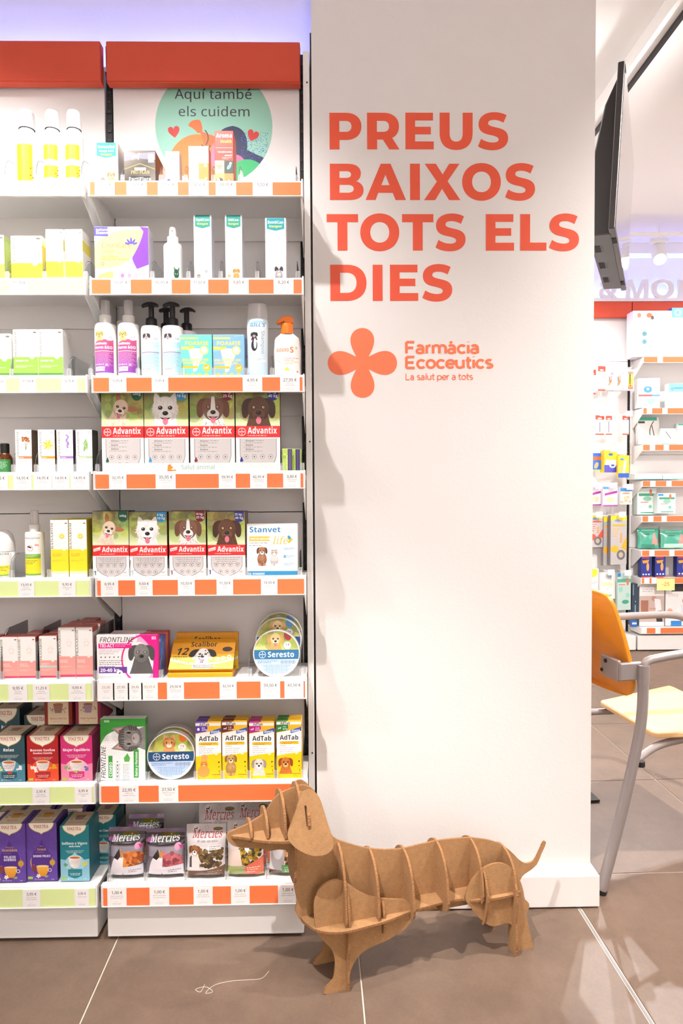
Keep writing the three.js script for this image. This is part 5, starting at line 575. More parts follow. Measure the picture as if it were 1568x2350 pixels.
const crema = carton({ at: [-0.6663,0.904,-1.628,0.0436,0.1453], d: 0.045, key: 'crema', face: A.pran({ y: 0.5, y2: 0.87, band: '#f0e02c', text: ['GEL CREMA', 'CALMANTE'], ink: '#d9a13a', foot: '#f6f2c0', sun: '#ecdc5a', logo: 16 }), side: A.side('#e8d63a', '#b9a420'), top: '#efe02c' }, 'yellow and white calming cream carton beside the mosquito spray', 'box', 'yellow calming cream cartons');
behind(crema, 0, 'yellow and white calming cream carton next to the flea boxes', 0.0452); behind(crema, 0.048, 'yellow calming cream carton behind the front pair', 0.02); behind(crema, 0.048, 'yellow calming cream carton peeping out behind the pair, next to the flea boxes', 0.05);
carton({ at: [-0.1448,0.904,-1.628,0.1257,0.1309], d: 0.022, key: 'stanvet', face: A.stanvet, side: A.side('#e8e4e2', '#bdb7b5'), turn: -0.03, lean: -0.05 }, 'white box with a photographed dog and cat and a blue foot band', 'box');
// ---------- row 6 ----------
const pinkFace = (n, ink) => A.pran({ y: 0.55, y2: 0.9, band: '#f3a59b', text: n, ink: '#fbe3de', foot: '#d8456a', sketch: '#efc9b6', logo: 18 });
const pink = carton({ at: [-0.752,0.653,-1.628,0.0437,0.1076], d: 0.04, key: 'pinkA', face: pinkFace(['SPRAY DE', 'CITRONELA']), side: A.side('#efe4df', '#c9b4ae', { band: [0, 0.12, '#b5504a'] }), top: '#c05a52' }, 'short pink and white baby spray carton next to the clear divider', 'box', 'short pink baby cartons');
behind(pink, 0, 'short pink and white baby spray carton, second from the divider', -0.0438); behind(pink, 0, 'pink and white carton cut off by the picture edge on the sixth shelf', -0.0935);
behind(pink, 0.044, 'pink carton in the second row behind the short pair', 0.002);
carton({ at: [-0.6996,0.653,-1.628,0.0438,0.1093], d: 0.04, key: 'pinkB', face: (c, H) => { pinkFace(['ACEITE DE', 'MASAJE'])(c, H); F(c, -5, H * 0.67, 110, H * 0.04, '#bfe0dc'); }, side: A.side('#efe4df', '#c9b4ae', { band: [0, 0.12, '#b5504a'] }), top: '#c05a52' }, 'single short pink carton with a pale blue stripe', 'box', 'short pink baby cartons');
behind(scene.children[scene.children.length - 1], 0.044, 'pink carton behind the single one with a pale blue stripe', 0.006);
const bals = carton({ at: [-0.6535,0.653,-1.628,0.0417,0.1304], d: 0.04, key: 'bals', face: pinkFace(['BÁLSAMO', 'PECTORAL']), side: A.side('#efe4df', '#c9b4ae', { band: [0, 0.1, '#b5504a'] }), top: '#c05a52' }, 'tall pink chest balm carton beside the striped one', 'box', 'tall pink chest balm cartons');
behind(bals, 0, 'tall pink chest balm carton at the end of the green-railed shelf', 0.0428); behind(bals, 0.043, 'tall pink chest balm carton, second row, beside the striped one', 0.004); behind(bals, 0.043, 'tall pink chest balm carton, second row, at the shelf end', 0.047); behind(bals, 0.086, 'tall pink chest balm carton, third row', 0.02);
const front = carton({ at: [-0.5047,0.653,-1.628,0.1512,0.1105], d: 0.016, key: 'front0', face: A.frontline('#e6198a'), side: A.side('#e0187f', '#f6b4d8'), top: (c, H) => { F(c, -5, -5, 110, H + 10, '#f2eeee'); F(c, 70, -5, 40, H + 10, '#a03a78'); } }, 'magenta and white flea treatment box with a grey hound, frontmost of its stack', 'box', 'stacked flea treatment boxes');
['#3f6fb4', '#7a4aa0', '#e0703a', '#b03a58'].forEach((col, i) => carton({ at: [-0.4955 + 0.0008 * i, 0.653, -1.646 - 0.0185 * i, 0.1455, 0.1 + 0.001 * i], d: 0.016, key: 'front' + (i + 1), face: A.frontline(col), side: A.side(col, '#f0e0e8'), top: (c, H) => { F(c, -5, -5, 110, H + 10, '#efe6ea'); F(c, 60, -5, 50, H + 10, col); } }, 'flea treatment box behind the magenta one, with a ' + ['blue', 'violet', 'orange', 'dark red'][i] + ' top edge', 'box', 'stacked flea treatment boxes'));
{ const [x, y, z, w] = [-0.3265,0.653,-1.628,0.1604,0.0837]; const at = (dy, dz, hh) => [x, y + dy, z + dz, w, hh];
  const flat = carton({ at: at(0, 0, 0.013), d: 0.07, key: 'scalFlat', face: A.plain('#eaa81a'), side: '#dd9a14', top: A.plain('#e0a018') }, 'yellow collar box lying flat under the tilted one', 'box', 'yellow dog collar boxes');
  carton({ at: [x + 0.001, y + 0.0135, z - 0.002, w, 0.09], d: 0.012, key: 'scal', face: A.scalibor, side: '#d0900f', lean: -0.82 }, 'yellow dog collar box with a dalmatian, tilted back at the front', 'box', 'yellow dog collar boxes');
  carton({ at: [x + 0.004, y + 0.001, z - 0.075, w, 0.095], d: 0.012, key: 'scal', face: A.scalibor, side: '#d0900f', lean: -0.1 }, 'yellow dog collar box standing behind the tilted one', 'box', 'yellow dog collar boxes'); }
function tin(cx, y, z, r, key, face, label, o = {}) {
  const a = art(key, [[2 * r * 3400, 2 * r * 3400, face]]), g = base('collar_tin', [cx, y, z], o.turn || 0); g.rotation.x = o.lean || 0; tag(g, label, 'tin', o.group);
  const c = (pts) => lathe(pts, 48).rotateX(Math.PI / 2).translate(0, r, 0);
  mesh('body', c([[0.001, -0.022], [r * 0.985, -0.022], [r * 0.995, -0.02], [r * 0.995, -0.002]]), std(0xd6d1cf, 0.3, { metalness: 0.5 }), g); mesh('rim', c([[r * 0.995, -0.004], [r, -0.002], [r, 0.0012], [r * 0.97, 0.0022], [r * 0.95, 0.0008]]), std(0xe9e6e5, 0.25, { metalness: 0.2 }), g);
  const d = new THREE.CircleGeometry(r * 0.965, 48), uv = d.attributes.uv; for (let i = 0; i < uv.count; i++) put(uv, i, 0.5 + (uv.getX(i) - 0.5) * 0.965, 0.5 + (uv.getY(i) - 0.5) * 0.965, a.cells[0]); mesh('printed_lid', d.translate(0, r, 0.001), sheetMat(a.sheet, 0.25, { clearcoat: 0.5 }), g); return g;
}
const labr = (c) => dog(c, 48, 20, 13, { fur: '#e6c48a', dark: '#c99a58', muz: '#ecd4a4', ears: 'drop', body: '#dca655' }), ging = (c) => cat(c, 46, 24, 14, { fur: '#e2a066', dark: '#b06a34', muz: '#f6ead8', eye: '#c9a84a' });
{ const r = 0.0585; const t0 = tin(-0.1368, ROW[5], -1.632, r, 'serDog', A.tin({ band: '#1f6f9e', pet: labr, badge: '#a02436' }), 'round dog collar tin with a golden labrador, in front of two others', { lean: -0.06, group: 'round collar tins' });
  const t1 = tin(-0.1347, ROW[5] + 0.024, -1.672, r, 'serDog2', A.tin({ band: '#24508a', pet: labr, badge: '#2f7fc0' }), 'round collar tin with a blue badge, middle of the three', { lean: -0.05, group: 'round collar tins' });
  behind(t1, 0.034, 'round collar tin at the back of the three, only its rim showing', 0.001, 0.007); mesh('stand', box(0.08, 0.022, 0.012, 0, -0.013, -0.01, 0.001), M.clearFoot, t1); }
// ---------- row 7 ----------
const TRIMS = { relax: [[20, 0.7, 9, '#e6dc8a'], [80, 0.7, 8, '#f6f2ec'], [52, 0.78, 7, '#c8402c']], suenos: [[20, 0.7, 8, '#f8f4ec'], [82, 0.68, 10, '#e2a32c'], [30, 0.76, 6, '#f4efe6']], mujer: [[22, 0.7, 8, '#8ab07a'], [80, 0.72, 8, '#6a6ab8'], [50, 0.78, 7, '#b4b85a']], gola: [[20, 0.7, 7, '#6a9a7a'], [82, 0.68, 8, '#e0c828'], [40, 0.75, 5, '#8a6a5a']], clara: [[20, 0.7, 7, '#6a9a7a'], [82, 0.7, 8, '#d8c428']] };
const tea = (at, key, o, side, edge, label, extra = {}) => carton({ at, d: 0.072, key, face: A.tea(o), side: A.side(side, extra.ink || 'rgba(255,255,255,.25)'), top: A.teaTop(edge, '#cdb79a', o.name[0], '#8d7a72'), ...extra }, label, 'tea box', 'herbal tea boxes', 'tea_box');
tea([-0.802,0.398,-1.628,0.0793,0.1175], 'teaRelax', { top: '#2f4f58', low: '#4a8496', halo: '#4f93a6', foot: '#2c5560', name: ['Relax'], trim: TRIMS.relax, motif: '#8d7f80', size: 13 }, '#1f2a2e', '#24343a', 'dark green tea box on the seventh shelf');
tea([-0.7184,0.398,-1.628,0.0773,0.1164], 'teaRed', { top: '#b22326', low: '#e8512a', halo: '#e8582c', foot: '#b8282a', name: ['Buenos Sueños', 'Rooibos Vainilla'], trim: TRIMS.suenos, size: 11 }, '#8a2420', '#8f2a24', 'red and orange tea box on the seventh shelf');
tea([-0.6351,0.398,-1.628,0.0785,0.1154], 'teaPink', { top: '#cf2f74', low: '#f08aa8', halo: '#f6b8c4', foot: '#c83a78', name: ['Mujer Equilibrio'], trim: TRIMS.mujer, size: 11 }, '#8d2050', '#8f2a52', 'pink tea box on the seventh shelf');
{ const stack = (x, w, key, edge, txt, cup, label) => carton({ at: [x, 0.398 + 0.1265, -1.675, w, 0.075], d: 0.094, key, face: (c, H) => { c.save(); c.translate(0, 0); A.teaTop(edge, '#e8d3b4', txt, cup)(c, H); T(c, txt, 50, H * 0.16, 8, '#a5503c', { al: 'center', max: 60, rot: 0 }); c.restore(); }, side: A.side(edge, 'rgba(255,255,255,.15)') }, label, 'tea box', 'herbal tea boxes', 'tea_box');
  stack(-0.6974, 0.07, 'teaStackA', '#8a2a24', 'Abbraccio della Sera', '#a0766a', 'tea box lying on its back on top, reading Abbraccio della Sera'); stack(-0.6215, 0.064, 'teaStackB', '#8a2048', 'Mujer Equilibrio', '#a98aa0', 'tea box lying on its back on top, with a violet cup');
  tea([-0.762, 0.398 + 0.0, -1.7045, 0.072, 0.142], 'teaRelax', { top: '#2f4f58', low: '#4a8496', halo: '#4f93a6', foot: '#2c5560', name: ['Relax'], trim: TRIMS.relax, size: 13 }, '#1f2a2e', '#24343a', 'dark green tea box in the second row of the seventh shelf', {}); 
  tea([-0.845, 0.398, -1.7045, 0.072, 0.16], 'teaRelax', { top: '#2f4f58', low: '#4a8496', halo: '#4f93a6', foot: '#2c5560', name: ['Relax'], trim: TRIMS.relax, size: 13 }, '#1f2a2e', '#24343a', 'raised dark tea box in the second row at the picture edge', {}); }
carton({ at: [-0.5212,0.398,-1.628,0.112,0.1533], d: 0.024, key: 'frontCat', face: A.frontCat, side: A.side('#3a9a3a', '#d8eed0'), lean: -0.04 }, 'green and white flea box with a grey cat turned sideways', 'box');
tin(-0.4025, ROW[6], -1.632, 0.0595, 'serCat', A.tin({ band: '#26507a', pet: ging, badge: '#e0702a' }), 'round cat collar tin with a ginger cat, in front', { lean: -0.05, turn: 0.03, group: 'round collar tins' });
tin(-0.4014, ROW[6] + 0.002, -1.664, 0.0595, 'serCat', A.tin({ band: '#26507a', pet: ging, badge: '#e0702a' }), 'round cat collar tin behind the front one', { lean: -0.04, group: 'round collar tins' });
[['#5a3aa0', ['0.5-', '2.0 kg'], (c, H) => { cat(c, 32, H * 0.74, 15, { fur: '#ee9a4a', dark: '#d06a20', muz: '#fbead2' }); E(c, 30, H * 0.86, 24, H * 0.1, '#ee9a4a'); E(c, 34, H * 0.62, 13, 12, '#f0a458'); }, true, 'violet corner and a ginger kitten'], ['#6a2a1c', ['1.3-', '2.5 kg'], (c, H) => { sitting(c, 34, H * 0.93, 50, '#c79a5a', '#8a6432', '#e8d0a0'); }, false, 'brown corner and a scruffy puppy'], ['#b0207c', ['>2.5-', '5.5 kg'], (c, H) => { dog(c, 38, H * 0.74, 22, { fur: '#dcd0c6', dark: '#9a8d84', muz: '#efe8e2', ears: 'drop', fluffy: 1, tongue: false, body: '#d8ccc2' }); }, false, 'magenta corner and a grey fluffy dog'], ['#2a7a36', ['>11-', '22 kg'], (c, H) => { dog(c, 36, H * 0.72, 22, { fur: '#c8742c', dark: '#93441a', muz: '#e2a868', ears: 'drop', tongue: false, body: '#c06a28' }); }, false, 'green corner and a spaniel']].forEach(([col, w, pet, isCat, what], i) => {
  const at = [[-0.308,0.398,-1.628,0.0638,0.1441], [-0.2425,0.398,-1.628,0.0628,0.1455], [-0.1752,0.398,-1.628,0.0629,0.1425], [-0.1073,0.398,-1.628,0.0619,0.1449]][i];
  const g = carton({ at, d: 0.022, key: 'adtab' + i, face: A.adtab(col, w, pet, isCat), side: A.side('#e6b21a', '#b98a10'), top: (c, H) => { F(c, -5, -5, 110, H + 10, '#f2eeec'); F(c, 0, 0, 46, H, col); F(c, 46, 0, 60, H, '#eab52a'); } }, 'slim yellow and white tablet box with a ' + what, 'box', 'yellow and white tablet boxes');
  behind(g, 0.024, 'tablet box behind the one with a ' + what, 0.001); });
// ---------- row 8 ----------
const drop = (at, key, o, label, extra = {}) => carton({ at, d: 0.072, key, face: A.teaDrop(o), side: A.side('#3f2a6a', 'rgba(255,255,255,.2)'), top: A.teaTop('#4f3684', '#d8c4a6', o.name[0], '#d9a03a'), ...extra }, label, 'tea box', 'herbal tea boxes', 'tea_box');
const dA = drop([-0.8058,0.1435,-1.629,0.0797,0.1487], 'dropA', { a: 'Para los', b: 'Sentidos', name: ['FELICES', 'SUEÑOS'] }, 'purple tea box reading FELICES SUEÑOS');
const dB = drop([-0.7283,0.1435,-1.633,0.0768,0.1477], 'dropB', { a: 'Per i', b: 'Sensi', name: ['SOGNI FELICI'] }, 'purple tea box reading SOGNI FELICI');
behind(dA, 0.076, 'purple tea box in the second row with its front showing a red logo', 0.039).rotation.y = 0.06; behind(dB, 0.0742, 'purple tea box in the second row, top only showing', 0.045);
tea([-0.843, 0.1435, -1.7045, 0.07, 0.142], 'teaOlive', { top: '#4f7a34', low: '#8aac5a', halo: '#a5c27a', foot: '#4a7030', name: ['Detox'], trim: TRIMS.relax }, '#3f6a2c', '#4a7a34', 'green tea box in the second row at the picture edge');
tea([-0.645,0.1435,-1.63,0.0725,0.1414], 'teaGola', { top: '#1f7a86', low: '#8cc2d2', halo: '#a5d0dc', foot: '#1f7a86', name: ['Sollievo e Vigore', 'della Gola'], trim: TRIMS.gola, size: 12 }, '#2c6f80', '#24707c', 'teal and light blue tea box in the front row', { turn: 0.0 });
tea([-0.599, 0.1435, -1.7045, 0.066, 0.131], 'teaClara', { top: '#1a6f78', low: '#5aa0b4', halo: '#8cc2d0', foot: '#1a6f78', name: ['Voz Clara'], trim: TRIMS.clara, size: 12 }, '#174f58', '#1f6a72', 'darker teal tea box in the second row behind the front one', {});
const catOrange = pouch([-0.5225,0.1435,-1.645,0.0919,0.1206], 'pouchCatA', A.pouchCat('#a8589a', ['#c8662c', '#d98a3a', '#a84a20']), 'cat treat pouch with orange pieces in its window', 'pet treat pouches'); 
pouch([-0.4239,0.1435,-1.645,0.0987,0.1157], 'pouchCatB', A.pouchCat('#a8589a', ['#b0545c', '#c86a70', '#8a3a44']), 'cat treat pouch with dark pink pieces in its window', 'pet treat pouches');
behind(catOrange, 0.05, 'cat treat pouch standing behind the front two', 0.035).scale.y = 1.06;
const brownLow = (c, H) => { PL(c, [[-2, H * 0.88], [40, H * 0.86], [100, H * 0.78], [102, H + 2], [-2, H + 2]], '#6d452c'); tiny(c, 56, H * 0.87, 36, 2, 5, '#c9a88a'); };
const beagle = pouch([-0.3202,0.1435,-1.64,0.0997,0.1279], 'pouchDogA', A.pouchDog({ chunk: ['#5a4426', '#7a6034', '#3f3220'], dog: true, low: brownLow }), 'white treat pouch with a beagle and brown pieces', 'pet treat pouches', { seal: '#5a3a26' });
behind(beagle, 0.045, 'white treat pouch behind the beagle one, with a red script name', 0.022).scale.y = 1.24; behind(beagle, 0.085, 'white treat pouch at the very back behind the beagle one', 0.016).scale.y = 1.32;
const olive = pouch([-0.2211,0.1435,-1.642,0.0945,0.1344], 'pouchDogB', A.pouchDog({ chunk: ['#8a6c1c', '#b58f28', '#3a3020'], low: (c, H) => { PL(c, [[-2, H * 0.5], [36, H * 0.5], [44, H * 0.8], [-2, H * 0.86]], '#e0cabc'); PL(c, [[-2, H * 0.82], [50, H * 0.78], [50, H + 2], [-2, H + 2]], '#9ba25a'); PL(c, [[50, H * 0.8], [100, H * 0.64], [102, H + 2], [50, H + 2]], '#df6a4c'); tiny(c, 56, H * 0.82, 36, 3, 6, '#f6d2c6'); } }), 'treat pouch with an orange and olive green base', 'pet treat pouches', { seal: '#9ba25a' });
behind(olive, 0.045, 'white treat pouch behind the orange and olive one', 0.012).scale.y = 1.22; behind(olive, 0.085, 'white treat pouch at the very back behind the orange and olive one', 0.03).scale.y = 1.3;
pouch([-0.1163,0.1435,-1.645,0.0916,0.1256], 'pouchDogC', A.pouchDog({ bg: '#d8cfce', chunk: ['#8a5a2c', '#b0763a', '#4a3220'], low: (c, H) => { E(c, 24, H * 0.62, 20, H * 0.3, '#a39c9c'); E(c, 24, H * 0.5, 15, H * 0.18, '#c6c0c0'); F(c, -2, H * 0.9, 40, H * 0.12, '#5a2c20'); PL(c, [[36, H * 0.78], [102, H * 0.74], [102, H + 2], [36, H + 2]], '#3f8a34'); tiny(c, 44, H * 0.83, 44, 3, 6, '#cfe6c4'); } }), 'treat pouch with a green base behind the cardboard dog', 'pet treat pouches', { seal: '#4f7a3a' });

// ---------- dividers ----------
// divider positions along each shelf, in metres
const DX = { '1,10': -0.7758, '1,82': -0.7012, '1,186': -0.5932, '1,279': -0.4964, '1,367': -0.4047, '1,424': -0.3452, '1,487': -0.2793, '1,549': -0.2144, '1,679': -0.078, '2,14': -0.7769, '2,100': -0.6874, '2,194': -0.5893, '2,347': -0.4292, '2,430': -0.3421, '2,504': -0.2644, '2,588': -0.1759, '2,681': -0.0778, '3,24': -0.7719, '3,156': -0.6336, '3,205': -0.5822, '3,314': -0.4677, '3,417': -0.3591, '3,488': -0.2842, '3,563': -0.2049, '3,622': -0.1424, '4,28': -0.773, '4,80': -0.7183, '4,128': -0.6678, '4,171': -0.6225, '4,221': -0.5698, '4,646': -0.1191, '4,692': -0.0701, '5,22': -0.7852, '5,110': -0.6921, '5,207': -0.5894, '5,297': -0.4939, '5,386': -0.3992, '5,474': -0.3054, '5,564': -0.2093, '5,687': -0.0776, '6,367': -0.4233, '6,571': -0.2046, '6,690': -0.0765, '7,222': -0.5829, '7,336': -0.4606, '7,447': -0.3411, '7,509': -0.2743, '7,570': -0.2085, '7,632': -0.1414, '7,695': -0.0732, '8,248': -0.5596, '8,332': -0.469, '8,424': -0.3695, '8,518': -0.2677, '8,611': -0.1667, '6,2': -0.8121, '6,85': -0.724, '6,131': -0.6751, '6,217': -0.5835 };
[[1,10,'at the picture edge beside the first spray can'],[1,82,'between the single spray can and the pair'],[1,186,'beyond the end spray can'],[1,279,'between the teal-badged carton and the dark probiotic box'],[1,367,'between the probiotic box and the small gel carton'],[1,424,'between the gel carton and the orange carton'],[1,487,'between the orange carton and the tall red carton'],[1,549,'beyond the tall red carton'],[1,679,'alone at the empty end of the topmost orange shelf'],
 [2,14,'between the cut-off green carton and the wide capsule carton'],[2,100,'between the wide capsule carton and the nasal spray cartons'],[2,194,'beyond the nasal spray cartons'],[2,347,'beside the yellow and purple collar box'],[2,430,'beyond the white pet spray bottle'],[2,504,'between the white-dog and tan-dog teal cartons'],[2,588,'beyond the tan-dog teal carton'],[2,681,'beyond the black-and-white-dog teal carton'],
 [3,24,'beside the first cough syrup carton'],[3,156,'beyond the cough syrup cartons'],[3,205,'beside the first purple conditioner spray'],[3,314,'between the purple sprays and the pump bottles'],[3,417,'between the pump bottles and the turquoise box'],[3,488,'between the two shampoo bar boxes'],[3,563,'between the light blue box and the slim shampoo'],[3,622,'between the slim shampoo and the orange pump'],
 [4,28,'beside the brown-flower oil carton'],[4,80,'between the brown-flower and yellow-flower oil cartons'],[4,128,'between the yellow-flower and lavender oil cartons'],[4,171,'between the lavender and eucalyptus oil cartons'],[4,221,'between the eucalyptus carton and the tall flea boxes'],[4,646,'between the tall flea boxes and the dog bags'],[4,692,'beyond the dog bags'],
 [5,22,'between the roll-on and the mosquito spray'],[5,110,'between the mosquito spray and the cream cartons'],[5,207,'between the cream cartons and the short flea boxes'],[5,297,'between the big-eared and terrier short boxes'],[5,386,'between the terrier and shepherd short boxes'],[5,474,'between the shepherd and labrador short boxes'],[5,564,'beside the white dog-and-cat box'],[5,687,'beyond the white dog-and-cat box'],
 [6,367,'between the magenta flea boxes and the yellow collar boxes'],[6,571,'between the yellow collar boxes and the round tin'],[6,690,'beyond the round dog collar tin'],
 [7,222,'between the pink tea box and the cat flea box'],[7,336,'between the cat flea box and the cat tin'],[7,447,'between the cat tin and the tablet boxes'],[7,509,'between the violet and brown tablet boxes'],[7,570,'between the brown and magenta tablet boxes'],[7,632,'between the magenta and green tablet boxes'],[7,695,'beyond the green tablet box'],
 [8,248,'beside the orange cat treat pouch'],[8,332,'between the two cat treat pouches'],[8,424,'between the pink cat pouch and the beagle pouch'],[8,518,'between the beagle pouch and the olive pouch'],[8,611,'beside the green treat pouch']]
.forEach(([r, px, where]) => divider(DX[r + ',' + px], r, r === 8 ? 0.105 : r === 1 && px < 200 ? 0.075 : 0.062, 'clear plastic shelf divider ' + where));
[[6,2,'at the picture edge beside the pink cartons'],[6,85,'between the pink pair and the striped pink carton'],[6,131,'between the striped and the tall pink cartons'],[6,217,'between the tall pink cartons and the magenta flea boxes']].forEach(([r, px, where]) => divider(DX[r + ',' + px], r, 0.125, 'tall smoky shelf divider ' + where, M.smoke));
// ---------- vinyl lettering on the pillar ----------
const ZP = -1.735;
const GLYPH = {
  P: ['M0 0 L0 100 L46 100 C72 100 89 86 89 63 C89 40 72 26 47 26 L27.7 26 L27.7 0Z', 'M27.5 78 L45.5 78 C56 78 61.3 72 61.3 63 C61.3 53.5 56 48 45.5 48 L27.5 48Z'],
  R: ['M0 0 L0 100 L46 100 C72 100 89 86 89 63 C89 48 82 37.5 70 31.5 L90 0 L62 0 L44 27 L28 27 L28 0Z', 'M27.5 78 L45.5 78 C56 78 61.3 72 61.3 63 C61.3 53.5 56 48 45.5 48 L27.5 48Z'],
  E: ['M0 0 L0 100 L77 100 L77 79 L27 79 L27 61.5 L71 61.5 L71 41 L27 41 L27 21.5 L79 21.5 L79 0Z'],
  U: ['M0 100 L27.6 100 L27.6 45 C27.6 28 34.5 21 46 21 C57.5 21 64.4 28 64.4 45 L64.4 100 L92 100 L92 44 C92 15 75 -1.8 46 -1.8 C17 -1.8 0 15 0 44Z'],
  S: ['M79.6 93.7 C69 99.5 57 101.9 45.5 101.9 C18 101.9 1.4 88 1.4 69.3 C1.4 47 20 42.5 35 39.7 C47 37 57.5 34.5 57.5 27.8 C57.5 21.5 51 19 40.5 19 C29 19 17 23 8.5 29.2 L0 8.9 C9 2 25 -2 40.5 -2 C68 -2 84 12 84 30.5 C84 53 65 56.5 54 59.5 C39 62.7 28 65 28 71.3 C28 78.5 34.5 81 45 81 C53.5 81 62 78.5 71 73.4Z'],
  B: ['M0 0 L0 100 L49.5 100 C74 100 87 90 87 74 C87 63.5 82 56 73.5 52 C86 48.5 94.5 40 94.5 27 C94.5 9.5 80 0 53 0Z', 'M27 80 L46 80 C55 80 59.5 76.5 59.5 70.5 C59.5 64.5 55 61 46 61 L27 61Z', 'M27 42 L50 42 C60 42 66.8 38.5 66.8 31 C66.8 23.5 60 20 50 20 L27 20Z'],
  A: ['M0 0 L43 100 L70.5 100 L113.5 0 L84.5 0 L76.5 20 L35.5 20 L28 0Z', 'M44.5 41 L67.5 41 L56 70Z'],
  I: ['M0 0 L0 100 L27.6 100 L27.6 0Z'],
  X: ['M0 0 L36 51 L2 100 L33 100 L52 70.5 L70.5 100 L99.5 100 L66 52 L102 0 L70 0 L50.5 31 L31.5 0Z'],
  O: ['M54.5 -2 C23 -2 0 20 0 50 C0 80 23 102 54.5 102 C86 102 109 80 109 50 C109 20 86 -2 54.5 -2Z', 'M54.5 21.5 C70 21.5 81 33 81 50 C81 67 70 78.5 54.5 78.5 C39 78.5 28 67 28 50 C28 33 39 21.5 54.5 21.5Z'],
  T: ['M30 0 L30 78 L0 78 L0 100 L87.5 100 L87.5 78 L57.5 78 L57.5 0Z'],
  L: ['M0 0 L0 100 L27.5 100 L27.5 22 L73.5 22 L73.5 0Z'],
  D: ['M0 0 L0 100 L47 100 C80 100 101.5 81 101.5 50 C101.5 19 80 0 47 0Z', 'M27.5 78 L46 78 C63 78 73.5 68 73.5 50 C73.5 32 63 22 46 22 L27.5 22Z'],
};
function pathTo(s, str) { for (const m of str.matchAll(/([MLCZ])([^MLCZ]*)/g)) { const v = m[2].trim() ? m[2].trim().split(/\s+/).map(Number) : []; if (m[1] === 'M') s.moveTo(...v); if (m[1] === 'L') s.lineTo(...v); if (m[1] === 'C') s.bezierCurveTo(...v); if (m[1] === 'Z') s.closePath(); } return s; }
const glyphGeo = {};
for (const [k, [outer, ...holes]] of Object.entries(GLYPH)) { const s = pathTo(new THREE.Shape(), outer); holes.forEach((h) => s.holes.push(pathTo(new THREE.Path(), h))); glyphGeo[k] = extrude(s, 1, 0, 14); }
{
  const g = base('wall_lettering', [0, 0, ZP]); tag(g, 'large orange-red slogan of four lines stuck on the white pillar', 'lettering');
  for (const [ch, x, y, cap] of [['P', 0.0045,1.9979,0.0927], ['R', 0.1016,1.9982,0.0928], ['E', 0.2009,1.9986,0.0929], ['U', 0.2898,1.9988,0.093], ['S', 0.3896,1.9986,0.0931],
    ['B', 0.0046,1.8691,0.0923], ['A', 0.0969,1.8692,0.0924], ['I', 0.2126,1.8693,0.0925], ['X', 0.2491,1.8693,0.0926], ['O', 0.3482,1.8695,0.0926], ['S', 0.4606,1.8696,0.0927],
    ['T', -0.0044,1.7398,0.0931], ['O', 0.0825,1.7398,0.0932], ['T', 0.1915,1.7397,0.0933], ['S', 0.2787,1.7397,0.0934], ['E', 0.41,1.7397,0.0935], ['L', 0.5002,1.7397,0.0936], ['S', 0.5758,1.7397,0.0937],
    ['D', 0.0039,1.6104,0.0929], ['I', 0.1144,1.6102,0.093], ['E', 0.1595,1.6102,0.0931], ['S', 0.2439,1.61,0.0932]]) {
    const m = mesh('letter', glyphGeo[ch], M.vinyl, g); m.position.set(x, y, 0); m.scale.set(cap / 100, cap / 100, 0.0006);
  }
}
